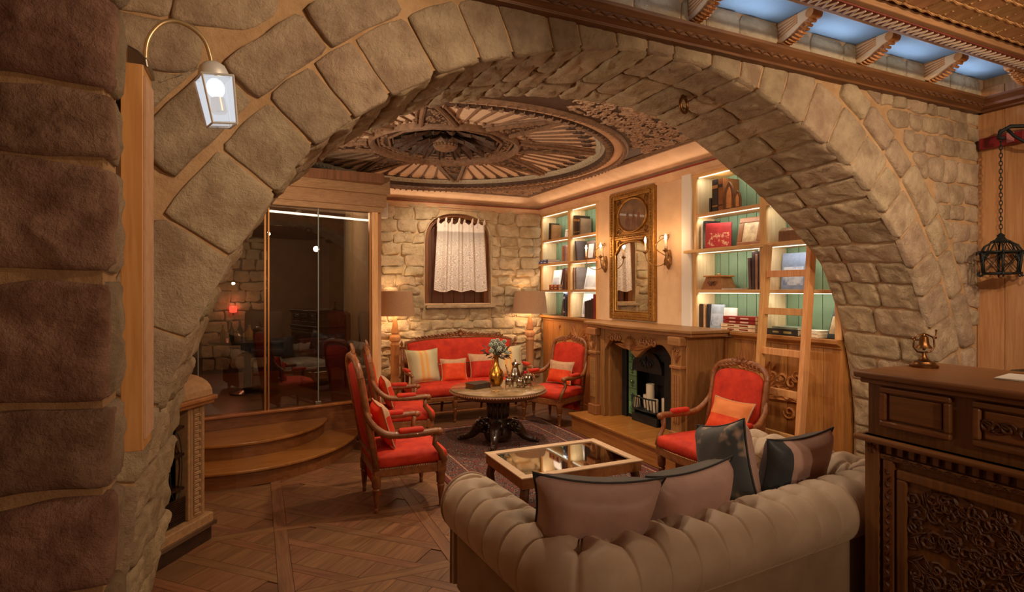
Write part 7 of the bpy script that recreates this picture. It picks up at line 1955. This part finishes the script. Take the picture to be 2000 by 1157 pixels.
# ---------------- inside the porch
pt_ = thing('porch_table', 'dark round table behind the glass partition', 'table', (-0.10, 7.55, PZ))
MB().lathe([(0.02, 0.62), (0.42, 0.62), (0.43, 0.635), (0.42, 0.65), (0.02, 0.65)], 32).build('table_top', M_WALNUT, pt_, smooth='auto')
MB().lathe([(0.2, 0), (0.2, 0.02), (0.05, 0.05), (0.035, 0.3), (0.04, 0.62)], 16).build('pedestal', M_WALNUT, pt_, smooth='auto')
for k, (x, y, h, r, c, lab) in enumerate(((-0.36, 7.42, 0.20, 0.03, (150, 110, 40), 'amber bottle at the left of the porch table'), (-0.27, 7.40, 0.24, 0.028, (60, 60, 40), 'tall dark bottle on the porch table'), (-0.18, 7.42, 0.26, 0.03, (30, 40, 32), 'tallest dark bottle on the porch table'), (-0.20, 7.32, 0.13, 0.04, (190, 140, 60), 'squat amber bottle in front on the porch table'), (-0.08, 7.42, 0.19, 0.045, (196, 146, 66), 'wide amber bottle at the right of the porch table'))):
    t = thing('bottle', lab, 'bottle', (x, y, PZ+0.65), 0, 'bottles on the porch table')
    MB().lathe([(r*0.9, 0), (r, 0.005), (r, h*0.55), (r*0.4, h*0.72), (r*0.36, h*0.92)], 14).build('bottle_body', material('bottle_%d' % k, c, None, 0.15, coat=0.5), t, smooth='auto')
    MB().lathe([(r*0.45, h*0.92), (r*0.45, h), (0.003, h)], 12).build('stopper', M_STEEL, t, smooth='auto')
def porch_chair(x, y, rz, lab, c):
    t = thing('porch_chair', lab, 'chair', (x, y, PZ), rz)
    MB().rbox((0, 0, 0.42), (0.5, 0.48, 0.12), 0.05, 6).build('seat', c, t, smooth=True)
    MB().rbox((0, -0.22, 0.72), (0.5, 0.10, 0.5), 0.05, 6).build('backrest', c, t, smooth=True)
    for sx in (-1, 1):
        MB().rbox((sx*0.25, 0.0, 0.52), (0.08, 0.46, 0.2), 0.035, 5).build('arm', c, t, smooth=True)
        for sy in (-1, 1): MB().tube([(sx*0.2, sy*0.18, 0.37), (sx*0.21, sy*0.2, 0)], [0.02, 0.014], 6).build('leg', M_WALNUT, t)
M_DKLEATHER = material('dark_leather_chair', (62, 36, 28), (78, 48, 36), 0.5, scale=10)
porch_chair(0.10, 8.35, PI, 'dark upholstered chair behind the table in the porch', M_DKLEATHER)
porch_chair(0.80, 7.7, PI*0.62, 'dark upholstered chair at the right side of the porch', material('dark_red_leather', (96, 30, 24), (110, 40, 32), 0.5, scale=10))
rc_ = thing('red_candle_lamp', 'small glowing red candle lamp on the porch wall', 'candle lamp', (-0.32, 9.42, 1.36))
MB().lathe([(0.02, 0), (0.05, 0.01), (0.055, 0.07), (0.05, 0.10), (0.045, 0.10), (0.045, 0.02)], 16).build('red_glass', material('glowing_red_glass', (200, 30, 20), None, 0.2, emit=(255, 70, 50), estr=2.5), rc_, smooth='auto')
MB().tube([(0, 0.08, -0.02), (0, 0.03, -0.03), (0, 0, 0)], 0.008, 6).build('wall_arm', M_IRON, rc_)
MB().lathe([(0.016, 0.015), (0.016, 0.06), (0.004, 0.064)], 10).build('candle', material('lit_wax', (255, 235, 200), None, emit=(255, 220, 170), estr=8.0), rc_)
light('red_candle', 'POINT', (-0.32, 9.25, 1.5), 1.2, (1.0, 0.35, 0.18), 0.05)
